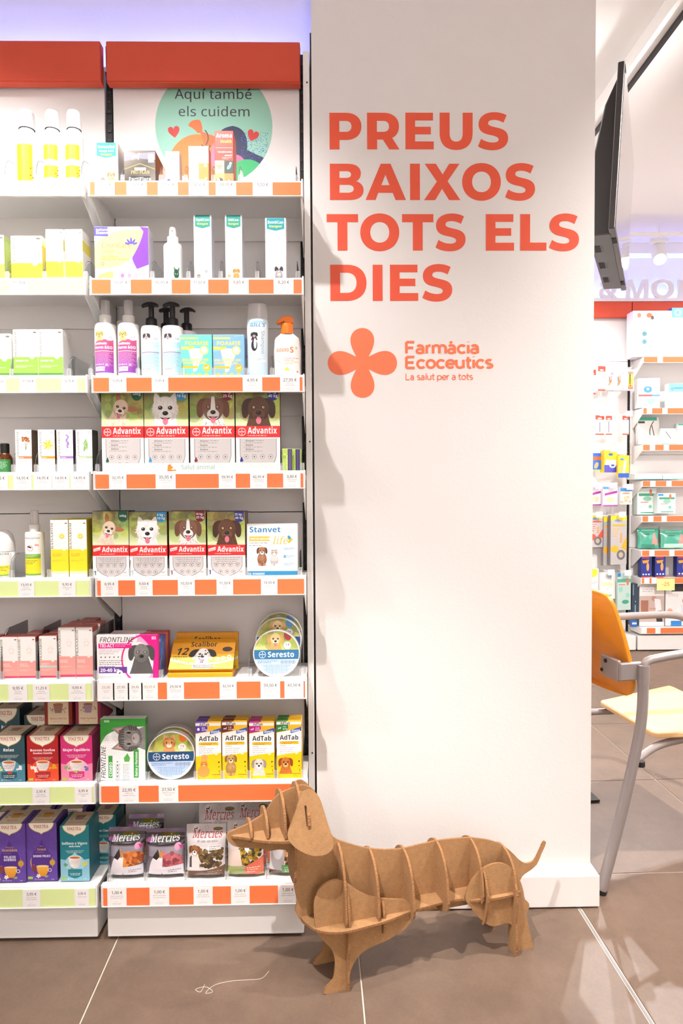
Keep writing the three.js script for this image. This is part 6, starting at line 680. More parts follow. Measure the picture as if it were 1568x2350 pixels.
{ // four-petalled flower emblem with the pharmacy's name
  const emblemMat = std(0xf2744a, 0.55), g = base('wall_emblem', [0.0865,1.4496, ZP]); tag(g, 'four-petalled orange flower emblem on the pillar beside the pharmacy name', 'emblem');
  const R = 0.0905, w = 0.031;
  const petal = new THREE.Shape(); petal.moveTo(-0.0165, 0); petal.lineTo(-0.0165, 0.0165); petal.bezierCurveTo(-0.0225, 0.03, -w, 0.042, -w, R - w); petal.bezierCurveTo(-w, R - w * 0.42, -w * 0.56, R, 0, R); petal.bezierCurveTo(w * 0.56, R, w, R - w * 0.42, w, R - w); petal.bezierCurveTo(w, 0.042, 0.0225, 0.03, 0.0165, 0.0165); petal.lineTo(0.0165, 0); petal.closePath();
  const pg = extrude(petal, 0.0006, 0, 14); for (let i = 0; i < 4; i++) { const m = mesh('petal', pg, emblemMat, g); m.rotation.z = i * Math.PI / 2; m.position.z = i * 0.00002; }
  // name in round single-stroke letters, cut from vinyl
  const t = base('wall_lettering', [0, 0, ZP]); tag(t, 'three small orange lines of the pharmacy name and motto beside the flower emblem', 'lettering');
  const arc = (cx, cy, r, a0, a1, ry = r) => Array.from({ length: 19 }, (_, i) => { const a = a0 + (a1 - a0) * i / 18; return [cx + r * Math.cos(a), cy + ry * Math.sin(a)]; }), PI = Math.PI;
  const G = {                                                  // x-height 1, strokes as centre lines; [advance, strokes]
    F: [1.16, [[[0.1, 0], [0.1, 1.36]], [[0.1, 1.36], [0.98, 1.36]], [[0.1, 0.68], [0.86, 0.68]]]], E: [1.24, [[[0.1, 0], [0.1, 1.36]], [[0.1, 1.36], [1.0, 1.36]], [[0.1, 0.7], [0.9, 0.7]], [[0.1, 0.04], [1.02, 0.04]]]], L: [1.08, [[[0.1, 0], [0.1, 1.4]], [[0.1, 0.04], [0.92, 0.04]]]],
    a: [1.1, [arc(0.46, 0.27, 0.36, 0, 2 * PI, 0.25).slice(0), [[0.82, 0], [0.82, 0.6]], arc(0.46, 0.6, 0.36, 0, 0.78 * PI, 0.36)]], r: [0.72, [[[0.12, 0], [0.12, 1]], arc(0.56, 0.5, 0.44, PI, 0.5 * PI, 0.46)]], m: [1.72, [[[0.12, 0], [0.12, 1]], [...arc(0.47, 0.6, 0.35, PI, 0, 0.36), [0.82, 0]], [...arc(1.17, 0.6, 0.35, PI, 0, 0.36), [1.52, 0]]]],
    c: [1.06, [arc(0.55, 0.5, 0.45, 0.24 * PI, 1.76 * PI, 0.46)]], i: [0.42, [[[0.18, 0], [0.18, 1]], [[0.18, 1.36], [0.18, 1.4]]]], o: [1.16, [arc(0.55, 0.5, 0.45, 0, 2 * PI, 0.46)]], e: [1.1, [[[0.1, 0.5], [1.0, 0.5]], arc(0.55, 0.5, 0.45, 0, 1.76 * PI, 0.46)]], u: [1.16, [[[0.1, 1], ...arc(0.5, 0.42, 0.4, PI, 2 * PI, 0.38), [0.9, 1]], [[0.9, 0], [0.9, 1]]]],
    t: [0.72, [[[0.26, 1.34], ...arc(0.52, 0.26, 0.26, PI, 1.6 * PI, 0.22)], [[0.02, 0.94], [0.62, 0.94]]]], s: [0.92, [[...arc(0.45, 0.74, 0.33, 0.25 * PI, 1.1 * PI, 0.22), [0.36, 0.53], [0.56, 0.47], ...arc(0.45, 0.26, 0.33, 0.2 * PI, -0.8 * PI, 0.22)]]], l: [0.42, [[[0.18, 0], [0.18, 1.44]]]], p: [1.16, [[[0.1, -0.42], [0.1, 1]], arc(0.56, 0.5, 0.46, 0, 2 * PI, 0.46)]], ' ': [0.5, []],
  };
  G['à'] = [G.a[0], [...G.a[1], [[0.3, 1.42], [0.5, 1.2]]]];
  const ribbon = (pts, lw) => { const L = [], Rr = []; pts.forEach((p, i) => { const a = pts[Math.max(0, i - 1)], b = pts[Math.min(pts.length - 1, i + 1)]; let nx = -(b[1] - a[1]), ny = b[0] - a[0]; const l = Math.hypot(nx, ny) || 1; nx *= lw / l; ny *= lw / l; L.push([p[0] + nx, p[1] + ny]); Rr.push([p[0] - nx, p[1] - ny]); }); return (d) => extrude(shapeOf([...L, ...Rr.reverse()]), d); };
  const cacheG = {};
  function line(str, x, y, xh, fit, lw) {
    let adv = 0; for (const ch of str) adv += G[ch][0]; const k = fit / (adv * xh); let cx = 0;
    for (const ch of str) { if (G[ch][1].length) { const key = ch + lw; cacheG[key] ||= merge(G[ch][1].map((p, i) => { const q = p.map((v) => [v[0], v[1]]); return ribbon(q, lw / 2)(1 + 0.25 * i); })); const m = mesh('letter', cacheG[key], emblemMat, t); m.position.set(x + cx * xh * k, y, 0); m.scale.set(xh * k, xh, 0.0006); } cx += G[ch][0]; }
  }
  const A1 = [0.1995,1.4742,0.0215], A2 = [0.1994,1.4357,0.0215], A3 = [0.1993,1.4051,0.0119];
  line('Farmàcia', A1[0], A1[1], A1[2], 0.196, 0.3); line('Ecoceutics', A2[0], A2[1], A2[2], 0.231, 0.3); line('La salut per a tots', A3[0], A3[1], A3[2], 0.178, 0.2);
}
// ---------- slotted cardboard dachshund ----------
{
  const noise = noiseTexture(256, [[6, 0.05], [20, 0.06], [90, 0.09, 0.5, 1.6], [128, 0.07]], tone(166, 125, 83), 0.16);
  const flute = noiseTexture(128, [[4, 0.1], [64, 0.3, 1, 0.1], [100, 0.2]], tone(150, 106, 66), 0.07), fluteBump = noiseTexture(128, [[56, 1.4, 1, 0.08], [110, 0.3]], tone(128, 128, 128), 0.1, false);
  const face = std(0xffffff, 0.92, { map: noise }), edge = std(0xffffff, 0.95, { map: flute, bumpMap: fluteBump, bumpScale: 0.0008 });
  const TH = 0.0052, dog = base('cardboard_dog', [-0.016, 0, -1.478], Math.atan2(0.269, 0.963)); tag(dog, 'brown cardboard dachshund built from slotted flat panels, standing on the tiles', 'cardboard dog');
  // local axes: x from chest to tail, y up, z towards the viewer
  const plate = (name, pts, o, smooth = 3, th = TH) => mesh(name, extrude(smooth ? shapeOf(pts, smooth) : shapeOf(pts), th).translate(0, 0, o - th / 2), [face, edge], dog);
  const cross = (name, s, pts, smooth = 3, th = TH) => mesh(name, extrude(smooth ? shapeOf(pts.map(([o, h]) => [-o, h]), smooth) : shapeOf(pts.map(([o, h]) => [-o, h])), th).rotateY(Math.PI / 2).translate(s - th / 2, 0, 0), [face, edge], dog);
  const flat = (name, pts, h, k, smooth = 3, th = TH) => { const m = mesh(name, extrude(smooth ? shapeOf(pts, smooth) : shapeOf(pts), th).rotateX(Math.PI / 2).translate(0, th / 2, 0), [face, edge], dog); m.position.y = h; m.rotation.z = Math.atan(k); return m; };
  // long profile: neck, back, tail and belly
  plate('profile_panel', [[-0.0845,0.3273],[-0.0762,0.3608],[-0.0578,0.4078],[-0.0122,0.4012],[0.01,0.3424],[0.0191,0.3247],[0.0545,0.3048],[0.1021,0.2858],[0.1561,0.2738],[0.1891,0.2715],[0.228,0.2736],[0.2733,0.2758],[0.3192,0.2738],[0.3601,0.2695],[0.4015,0.2596],[0.4315,0.2482],[0.457,0.2331],[0.4815,0.2115],[0.5013,0.1904],[0.515,0.1803],[0.5287,0.178],[0.5425,0.1823],[0.5575,0.2045],[0.57,0.226],[0.5751,0.2263],[0.5764,0.2216],[0.5638,0.1967],[0.5501,0.171],[0.5325,0.1594],[0.5114,0.1497],[0.499,0.133],[0.4868,0.1052],[0.4257,0.1054],[0.3542,0.1046],[0.273,0.1082],[0.161,0.117],[0.0533,0.1193],[-0.0195,0.1215],[-0.05,0.1336],[-0.064,0.1525],[-0.0719,0.1701],[-0.0687,0.1916],[-0.0735,0.2206],[-0.0781,0.2564],[-0.0808,0.2968]], 0);
  // head profile with jaw
  plate('head_panel', [[-0.2246,0.3625],[-0.2198,0.3724],[-0.1998,0.3789],[-0.1739,0.3866],[-0.1671,0.3905],[-0.1389,0.4048],[-0.131,0.4164],[-0.1171,0.4341],[-0.1042,0.4441],[-0.0873,0.4497],[-0.0714,0.4534],[-0.0573,0.4565],[-0.0393,0.451],[-0.0252,0.4381],[-0.0141,0.4165],[-0.0092,0.3907],[-0.0125,0.361],[-0.0229,0.3375],[-0.0485,0.3114],[-0.0806,0.3117],[-0.1084,0.3183],[-0.1261,0.3182],[-0.1378,0.3201],[-0.1475,0.3267],[-0.186,0.3349],[-0.2088,0.3425],[-0.2181,0.3518]], 0, 3, TH + 0.0012);
  const hump = (w, top, bot, low) => { const p = []; for (let i = 0; i <= 12; i++) { const a = Math.PI * i / 12; p.push([w * Math.cos(a), bot + (top - bot) * Math.pow(Math.sin(a), 0.75)]); } if (low) p.push([-w * 0.7, low], [-w * 0.35, low - 0.012], [w * 0.35, low - 0.012], [w * 0.7, low]); return p; };
  // ribs across the body: place along the back, half width, top, plate height, lower lobe
  for (const [s, w, top, low] of [[0.0284, 0.068, 0.313, 0.125], [0.1053, 0.067, 0.2845, 0.128], [0.189, 0.069, 0.273, 0.128], [0.2744, 0.068, 0.277, 0.132], [0.3648, 0.067, 0.2685, 0.13], [0.4534, 0.066, 0.236, 0.128]]) cross('rib_panel', s, hump(w, top, 0.148, low));
  // ribs across the head
  for (const [s, w, top, bot] of [[-0.1735, 0.034, 0.3945, 0.368], [-0.1405, 0.046, 0.4165, 0.366], [-0.104, 0.06, 0.4505, 0.363], [-0.068, 0.058, 0.463, 0.362]]) cross('head_rib_panel', s, hump(w, top, bot, bot - 0.006));
  cross('neck_rib_panel', -0.078, [[0.036, 0.355], [0.037, 0.29], [0.033, 0.258], [0.018, 0.246], [-0.018, 0.246], [-0.033, 0.258], [-0.037, 0.29], [-0.036, 0.355], [0, 0.362]]);
  // floor of the jaw, tilted a little
  { const near = [[-0.214, 0.004], [-0.2, 0.013], [-0.18, 0.026], [-0.165, 0.038], [-0.14, 0.052], [-0.115, 0.062], [-0.085, 0.068], [-0.06, 0.066]]; flat('jaw_panel', [...near, ...near.map(([s, o]) => [s, -o]).reverse()], 0.3665, 0.01, 2); }
  // the long horizontal panel, widest at the shoulders
  { const near = [[-0.06,0],[-0.0572,0.0181],[-0.0494,0.0358],[-0.0403,0.0505],[-0.0241,0.0642],[0.0053,0.0756],[0.0294,0.0782],[0.0706,0.0751],[0.1133,0.0705],[0.1416,0.0646],[0.171,0.0572],[0.195,0.0511],[0.2408,0.0461],[0.287,0.0424],[0.3224,0.044],[0.342,0.0566],[0.3683,0.0608],[0.4014,0.0634],[0.4366,0.063],[0.4593,0.0607],[0.472,0.0536]]; flat('belly_panel', [...near, ...near.map(([s, o]) => [s, -o]).reverse()], 0.152, -0.012, 2); }
  const legF = [[-0.0392,0.1686],[-0.041,0.1984],[-0.0388,0.2205],[-0.0298,0.2393],[-0.0128,0.251],[0.0093,0.2549],[0.0244,0.2502],[0.0395,0.2386],[0.0599,0.221],[0.0856,0.2043],[0.1169,0.1924],[0.1485,0.1845],[0.1731,0.1789],[0.1838,0.1708],[0.1924,0.1568],[0.1967,0.1458],[0.1923,0.1302],[0.175,0.1111],[0.1535,0.1021],[0.1269,0.0923],[0.0985,0.087],[0.0756,0.0797],[0.059,0.0681],[0.0476,0.0515],[0.0393,0.0283],[0.033,0.0036],[0.0278,-0.0022],[0.0177,-0.0019],[-0.0206,0.0029],[-0.0125,0.0169],[0.0017,0.0297],[0.0059,0.0536],[0.006,0.0754],[0.0001,0.0965],[-0.0138,0.1162],[-0.0266,0.1297],[-0.0345,0.1451]];
  const legH = [[0.325,0.1544],[0.3273,0.1666],[0.3364,0.1859],[0.3512,0.2042],[0.3696,0.2178],[0.3904,0.2248],[0.4113,0.2255],[0.4301,0.2201],[0.449,0.2062],[0.4633,0.1887],[0.4741,0.1664],[0.4802,0.147],[0.4851,0.1246],[0.496,0.1117],[0.496,0.0987],[0.49,0.089],[0.4925,0.0691],[0.4999,0.0372],[0.5085,0.0028],[0.5073,-0.0013],[0.4567,0.0006],[0.4542,0.0357],[0.453,0.0575],[0.4446,0.0709],[0.4328,0.0754],[0.4151,0.0736],[0.3929,0.0759],[0.3766,0.0876],[0.3604,0.1034],[0.3421,0.127]];
  for (const k of [1, -1]) { plate('front_leg_panel', legF, k * 0.047); plate('hind_leg_panel', legH, k * 0.05); }
  for (const k of [1, -1]) {                                   // small panels slotted across the legs
    const q = (pts) => pts.map(([o, h]) => [k * o, h]);
    cross('leg_brace_panel', 0.035, q([[0.038, 0.0], [0.038, 0.1], [0.036, 0.17], [0.044, 0.232], [0.052, 0.232], [0.066, 0.19], [0.07, 0.15], [0.066, 0.1], [0.058, 0.05], [0.058, 0.0]]), 2);
    cross('leg_brace_panel', 0.1195, q([[0.04, 0.115], [0.04, 0.185], [0.05, 0.187], [0.06, 0.165], [0.062, 0.15], [0.06, 0.118]]), 2);
    cross('leg_brace_panel', 0.374, q([[0.042, 0.085], [0.042, 0.21], [0.052, 0.215], [0.07, 0.18], [0.074, 0.148], [0.066, 0.11], [0.052, 0.082]]), 2);
    cross('leg_brace_panel', 0.452, q([[0.036, 0.0], [0.042, 0.1], [0.04, 0.185], [0.05, 0.192], [0.07, 0.165], [0.074, 0.135], [0.068, 0.08], [0.07, 0.0]]), 2);
  }
  const ear = [[-0.0533,0.4747],[-0.0418,0.4684],[-0.0313,0.4545],[-0.0237,0.4296],[-0.0171,0.4028],[-0.0104,0.3807],[-0.0066,0.3628],[-0.0086,0.3507],[-0.0185,0.3417],[-0.0351,0.3387],[-0.0544,0.3419],[-0.0754,0.352],[-0.0924,0.3652],[-0.1036,0.3811],[-0.1044,0.3935],[-0.0957,0.4119],[-0.0851,0.4349],[-0.0764,0.4562],[-0.0677,0.471]];
  const slot = [[-0.066,0.4434],[-0.0612,0.4427],[-0.0585,0.4233],[-0.0606,0.3999],[-0.0625,0.4002],[-0.0643,0.4223]];
  { const s = shapeOf(ear, 3); s.holes.push(shapeOf(slot)); const e = mesh('ear_panel', extrude(s, TH).translate(0, -0.41, -TH / 2), [face, edge], dog); e.position.set(0, 0.41, 0.076); e.rotation.x = -0.22; const f = mesh('ear_panel', extrude(s, TH).translate(0, 0, -0.074 - TH / 2), [face, edge], dog); f.position.y = -0.04; f.position.x = 0.012; }
  cross('ear_tab_panel', -0.058, [[0.08, 0.425], [0.08, 0.385], [0.05, 0.38], [-0.05, 0.38], [-0.08, 0.385], [-0.08, 0.425], [-0.05, 0.44], [0.05, 0.44]], 2);
}
tag(mesh('thread', tube([[-0.292, 0.0006, -1.462], [-0.298, 0.0006, -1.44], [-0.31, 0.0006, -1.448], [-0.288, 0.0006, -1.455], [-0.27, 0.0006, -1.44], [-0.285, 0.0006, -1.436], [-0.272, 0.0006, -1.458], [-0.24, 0.0006, -1.47], [-0.2, 0.0006, -1.474], [-0.165, 0.0006, -1.478], [-0.15, 0.0006, -1.5]], 0.0005, 70, 5), std(0xe8ded2, 0.9)), 'fine white thread lying curled on the floor tiles in front of the shelves', 'thread');
// ---------- orange armchair with a grey frame ----------
{
  const wood = std(0xe08a16, 0.42, { map: noiseTexture(256, [[4, 0.06, 1, 5], [12, 0.05, 1, 8], [60, 0.04, 0.3, 1.5]], tone(255, 255, 255), 0.4) }), litSeatWood = std(0xf0c48c, 0.36, { map: wood.map });  // the seat copy is paler, its highlight put into the colour
  const g = base('armchair', [1.017, 0, -2.035], 0.17); tag(g, 'orange wooden armchair with grey metal legs and arms, half behind the pillar', 'chair');
  // local: +x is where the chair faces, +z the side towards the viewer
  const bent = (w, h, t, bend, n = 10) => { const b = new RoundedBoxGeometry(w, h, t, 4, t * 0.45); return b; };
  const bk = new THREE.Shape(); bk.moveTo(-0.165, -0.145); bk.quadraticCurveTo(0, -0.152, 0.165, -0.145); bk.quadraticCurveTo(0.19, -0.14, 0.2, -0.1); bk.quadraticCurveTo(0.205, 0, 0.178, 0.11); bk.quadraticCurveTo(0.17, 0.145, 0.14, 0.149); bk.quadraticCurveTo(0, 0.165, -0.14, 0.149); bk.quadraticCurveTo(-0.17, 0.145, -0.178, 0.11); bk.quadraticCurveTo(-0.205, 0, -0.2, -0.1); bk.quadraticCurveTo(-0.19, -0.14, -0.165, -0.145);
  const bg = extrude(bk, 0.009, 0.002, 14); { const p = bg.attributes.position; for (let i = 0; i < p.count; i++) { const x = p.getX(i); p.setZ(i, p.getZ(i) + 0.5 * x * x); } bg.computeVertexNormals(); }
  const back = mesh('backrest', metricUV(bg), wood, g); back.rotation.set(0, Math.PI / 2, 0); back.position.set(-0.258, 0.672, 0); back.rotation.order = 'YXZ'; back.rotation.x = -0.2;
  const seatShape = new THREE.Shape(); seatShape.moveTo(-0.1, -0.155); seatShape.quadraticCurveTo(-0.118, -0.155, -0.118, -0.135); seatShape.lineTo(-0.108, 0.135); seatShape.quadraticCurveTo(-0.108, 0.152, -0.09, 0.152); seatShape.lineTo(0.2, 0.215); seatShape.quadraticCurveTo(0.235, 0.215, 0.24, 0.17); seatShape.lineTo(0.24, -0.17); seatShape.quadraticCurveTo(0.235, -0.215, 0.2, -0.215); seatShape.closePath();
  const sg = extrude(seatShape, 0.009, 0.0025, 10).rotateX(-Math.PI / 2); { const p = sg.attributes.position; for (let i = 0; i < p.count; i++) { const x = p.getX(i), z = p.getZ(i); p.setY(i, p.getY(i) + 0.06 * x + 0.35 * z * z + (x > 0.12 ? -2.2 * (x - 0.12) ** 2 : 0)); } sg.computeVertexNormals(); }
  const seat = mesh('seat', metricUV(sg), litSeatWood, g); seat.position.set(0.012, 0.396, 0);
  for (const k of [1, -1]) {
    mesh('rear_leg', tube([[-0.315, 0.012, 0.212 * k], [-0.265, 0.2, 0.216 * k], [-0.225, 0.37, 0.22 * k], [-0.206, 0.47, 0.222 * k], [-0.2, 0.56, 0.222 * k], [-0.2, 0.632, 0.222 * k]], 0.0145, 40, 14), M.chairMetal, g);
    mesh('leg_cap', tube([[-0.3165, 0.0, 0.212 * k], [-0.313, 0.014, 0.212 * k]], 0.0138, 2, 14), M.rubber, g);
    mesh('front_leg', tube([[0.39, 0.0, 0.235 * k], [0.37, 0.25, 0.235 * k], [0.342, 0.5, 0.235 * k], [0.32, 0.64, 0.235 * k]], 0.0145, 30, 14), M.chairMetal, g);
    mesh('armrest', tube([[-0.2, 0.62, 0.222 * k], [-0.19, 0.64, 0.222 * k], [-0.15, 0.65, 0.226 * k], [-0.05, 0.664, 0.24 * k], [0.12, 0.668, 0.245 * k], [0.27, 0.66, 0.24 * k], [0.322, 0.63, 0.235 * k]], 0.0125, 44, 12), M.chairMetal, g);
    mesh('arm_sleeve', cyl(0.0165, 0.016, 0.055, 18, -0.2, 0.605, 0.222 * k), M.chairMetal, g);
    const br = mesh('back_bracket', [box(0.012, 0.06, 0.085, -0.262, 0.614, 0.165 * k, 0.005), box(0.07, 0.05, 0.016, -0.232, 0.614, 0.212 * k, 0.005)], M.chairMetal, g);
    mesh('bolt', [cyl(0.006, 0.006, 0.004, 12).rotateZ(Math.PI / 2).translate(-0.269, 0.63, 0.15 * k), cyl(0.005, 0.005, 0.004, 12).rotateZ(Math.PI / 2).translate(-0.269, 0.6, 0.132 * k)], M.rubber, br);
    mesh('seat_rail', tube([[-0.225, 0.352, 0.216 * k], [-0.19, 0.358, 0.19 * k], [-0.1, 0.372, 0.15 * k], [0.05, 0.377, 0.12 * k]], 0.011, 24, 10), M.chairMetal, g);
    mesh('rail_plug', cyl(0.0125, 0.0125, 0.014, 12, -0.2, 0.354, 0.212 * k), M.rubber, g);
  }
  mesh('seat_support', [box(0.2, 0.022, 0.25, 0.09, 0.379, 0, 0.008)], M.rubber, g);
}
{ // flat steel foot of a stand, mostly behind the pillar
  const g = base('stand', [0.80, 0, -2.33], 0.1); tag(g, 'dark flat steel foot of a stand behind the pillar corner', 'stand');
  mesh('base_plate', box(0.3, 0.008, 0.1, 0, 0.006, 0, 0.003), M.darkMetal, g);
}
// ---------- television on a tilting bracket ----------
{
  const shell = std(0x1a1716, 0.42), bezel = std(0x241f1e, 0.35), vents = std(0x0a0909, 0.8);
  const a = new THREE.Vector3(0.97, 2.27, -2.24), b = new THREE.Vector3(1.325, 2.27, -2.94), L = a.distanceTo(b), mid = a.clone().add(b).multiplyScalar(0.5);
  const g = base('television', [mid.x, mid.y, mid.z], Math.atan2(a.x - b.x, a.z - b.z) + Math.PI); tag(g, 'flat black television tilted down on a wall bracket behind the pillar', 'television');
  g.rotation.order = 'YXZ'; 
  // local: z runs along the width, +x the back side after the turn
  const body = new THREE.Group(); body.name = 'panel'; g.add(body); body.rotation.z = 0.05;
  const H2 = 0.548;
  mesh('bezel', box(0.022, H2, L, 0, 0, 0, 0.004), bezel, body);
  mesh('screen', box(0.002, H2 - 0.014, L - 0.014, -0.0112, 0.0, 0), new THREE.MeshPhysicalMaterial({ color: 0x050507, roughness: 0.09, clearcoat: 1, clearcoatRoughness: 0.02 }), body);
  const side = new THREE.Shape(); side.moveTo(0.01, H2 / 2 - 0.02); side.lineTo(0.045, H2 / 2 - 0.11); side.lineTo(0.075, -0.02); side.lineTo(0.085, -H2 / 2 + 0.06); side.lineTo(0.075, -H2 / 2 + 0.004); side.lineTo(0.01, -H2 / 2 + 0.002); side.closePath();
  const bx = mesh('rear_housing', extrude(side, L - 0.1, 0.004).translate(0, 0, -(L - 0.1) / 2), shell, body);
  { for (let j = 0; j < 3; j++) for (let i = 0; i < 2; i++) mesh('bottom_vent', box(0.022, 0.002, 0.075, 0.032 + i * 0.027, -H2 / 2 + 0.0, -0.2 + j * 0.2), vents, body); for (const z of [0.27, -0.27]) mesh('foot_socket', box(0.018, 0.002, 0.05, -0.002, -H2 / 2 - 0.001, z), vents, body); }
  const m = base('wall_bracket', [0.695, 2.24, -2.55]); tag(m, 'black steel swing arm holding the television to the pillar side', 'bracket');
  mesh('wall_plate', box(0.012, 0.3, 0.12, 0.006, 0, 0, 0.002), M.black, m); mesh('arm', [box(0.24, 0.05, 0.04, 0.125, 0.03, -0.02, 0.004)], M.black, m); mesh('mounting_plate', [box(0.03, 0.34, 0.2, 0.265, 0.0, -0.02, 0.004)], M.black, m); mesh('cable', tube([[0.24, -0.08, 0.02], [0.19, -0.2, 0.06], [0.12, -0.16, 0.05], [0.012, -0.1, 0.02]], 0.005, 24, 8), M.rubber, m);
}
// ---------- far wall of the shop ----------
{
  const ZFB = -4.6, u = base('shelving_unit'); tag(u, 'far white wall shelving with an orange-red header, across the aisle', 'shelving');
  const X0 = 1.3, XJ = 2.094, X1 = 3.1;
  for (const [a, b] of [[X0, XJ], [XJ, X1]]) {
    for (const [y0, y1] of [[0.06, 0.7], [0.7, 1.35], [1.35, 2.0], [2.0, 2.34]]) mesh('back_panel', box(b - a - 0.02, y1 - y0 - 0.002, 0.02, (a + b) / 2, (y0 + y1) / 2, ZFB - 0.01, 0.002), M.panel, u);
    mesh('header_panel', box(b - a - 0.006, 0.108, 0.03, (a + b) / 2, 2.35, ZFB + 0.025, 0.003), M.header, u);
    mesh('plinth', box(b - a - 0.012, 0.098, 0.16, (a + b) / 2, 0.057, -4.53, 0.003), M.white, u);
  }
  slottedPost(XJ, 0.05, 2.3, ZFB - 0.004, u);
  const FR = [2.003, 1.6584, 1.4118, 1.1673, 0.9278, 0.6933, 0.5058, 0.162];
  const bracketFar = (x, h) => extrude(shapeOf([[4.442, h - 0.042], [4.442, h - 0.006], [4.595, h - 0.006], [4.595, h - 0.12], [4.58, h - 0.125]]), 0.003).rotateY(Math.PI / 2).translate(x - 0.0015, 0, 0);
  FR.forEach((h, i) => {
    const x0 = 2.119, s = base('shelf'); tag(s, 'far white shelf with an orange price rail, ' + ['topmost', 'second from the top', 'third from the top', 'fourth from the top', 'fifth from the top', 'sixth from the top', 'seventh from the top', 'lowest'][i] + ' across the aisle', 'shelf', 'far shelves across the aisle');
    mesh('board', box(X1 - x0, 0.016, 0.15, (X1 + x0) / 2, h - 0.009, -4.522, 0.002), M.white, s); mesh('price_rail', box(X1 - x0, 0.043, 0.005, (X1 + x0) / 2, h - 0.021, -4.446, 0.001), M.whitePlastic, s); mesh('paper_strip', box(X1 - x0 - 0.006, 0.037, 0.001, (X1 + x0) / 2, h - 0.02, -4.4432), M.orangePaper, s);
    if (i < 7) mesh('bracket', bracketFar(x0 - 0.003, h), M.white, s); else mesh('end_panel', box(0.004, 0.045, 0.15, x0 - 0.003, h - 0.021, -4.522), M.white, s);
    const cards = [[2.232], [2.162, 2.268], [2.185, 2.28], [2.19, 2.3], [2.178, 2.27], [2.188, 2.325], [2.155, 2.205], [2.14, 2.235]][i];
    cards.forEach((x, j) => tag(mesh('price_card', box(0.036, 0.04, 0.0008, x, h - 0.0205, -4.4422), M.tagPaper), 'small white price card on the far shelf rail, ' + ['topmost', 'second', 'third', 'fourth', 'fifth', 'sixth', 'seventh', 'lowest'][i] + ' shelf, ' + (j ? 'farther from' : 'nearer to') + ' the hook wall', 'price tag', 'price cards on the far shelf rails'));
  });
  lightStrip('cove_light_strip', 1.35, 3.05, 2.39, -4.6, COVE.far * 10, 'cool blue light strip hidden behind the far orange header');
  // raised letters standing on the far header
  const font = await new FontLoader().loadAsync('fonts/droid/droid_sans_bold.typeface.json'), L = base('raised_lettering', [0, 2.404, -4.58]); tag(L, 'pale raised capital letters standing on the far orange header', 'lettering');
  const lm = std(0xe6e0e4, 0.6);
  mesh('letter_rail', box(1.75, 0.022, 0.03, 2.2, 0.011, 0.015), lm, L);
  for (const [ch, x, w] of [['&', 1.862, 0.13], ['M', 2.05, 0.155], ['O', 2.225, 0.158], ['B', 2.41, 0.13]]) { const tg = new TextGeometry(ch, { font, size: 0.16, depth: 0.016, curveSegments: 8, bevelEnabled: false }); tg.computeBoundingBox(); const bb = tg.boundingBox; tg.translate(-bb.min.x, -bb.min.y, 0); tg.scale(w / (bb.max.x - bb.min.x), 0.128 / (bb.max.y - bb.min.y), 1); const m = mesh('letter', tg, lm, L); m.position.set(x, 0.022, 0.004); }

  // goods on the far shelves
  const far = (at, key, face, side, label, o = {}) => carton({ at, d: o.d || 0.06, key, face, side, ...o }, label, o.cat || 'box', o.group, 'carton');
  const simple = (bg, parts) => (c, H) => { F(c, -5, -5, 110, H + 10, bg); parts.forEach(([x, y, w, h, col]) => F(c, x, y * H, w, h * H, col)); };
  far([2.1826,2.0034,-4.455,0.264,0.3093], 'fNeb', (c, H) => { F(c, -5, -5, 110, H + 10, '#f4f2f4'); E(c, 52, H * 0.46, 20, 22, '#cfd2da'); E(c, 52, H * 0.36, 16, 14, '#bcc2cc'); E(c, 70, H * 0.55, 12, 12, '#d9dbe0'); E(c, 50, H * 0.34, 9, 5, '#efeff2', -0.4); E(c, 30, H * 0.5, 6, 6, '#5f9aa4'); E(c, 30, H * 0.67, 6, 6, '#5f9aa4'); E(c, 34, H * 0.85, 9, 9, '#c9c2c2'); E(c, 16, H * 0.1, 5, 6, '#e89a84'); E(c, 42, H * 0.1, 7, 6, '#e8824a'); E(c, 50, H * 0.15, 4, 5, '#6a5248'); F(c, 86, H * 0.06, 8, H * 0.14, '#c9d4dc'); }, '#e9e4f2', 'large white carton with a grey inhaler picture on the topmost far shelf', { d: 0.095 });
  far([2.4183,2.0037,-4.46,0.2023,0.3303], 'fBlue', (c, H) => { F(c, -5, -5, 110, H + 10, '#f2f3f7'); F(c, 0, 0, 100, H * 0.2, '#4fb0e0'); ring(c, 20, H * 0.1, 9, '#e8f4fa', 4); F(c, 0, H * 0.3, 100, H * 0.3, '#d2d4dc'); PL(c, [[0, H * 0.8], [60, H * 0.75], [100, H * 0.68], [100, H * 0.7], [0, H * 0.83]], '#d2d8e0'); }, '#3f6fd0', 'large white and sky blue carton cut off by the picture edge');
  far([2.1875,1.6659,-4.5,0.1473,0.2016], 'fBox2', (c, H) => { F(c, -5, -5, 110, H + 10, '#f3f5f7'); E(c, 44, H * 0.38, 20, 15, '#4f9ad8'); E(c, 44, H * 0.36, 7, 6, '#dfe4ea'); F(c, 62, H * 0.24, 34, H * 0.24, '#c6c8c8'); F(c, 0, H * 0.55, 64, H * 0.06, '#e05a50'); F(c, 64, H * 0.55, 36, H * 0.06, '#5aa0e0'); F(c, 4, H * 0.62, 92, H * 0.34, '#cfe6ee'); E(c, 60, H * 0.78, 18, 14, '#9fd4dc', -0.6); }, '#f4f4f4', 'white carton with a blue round picture on the second far shelf');
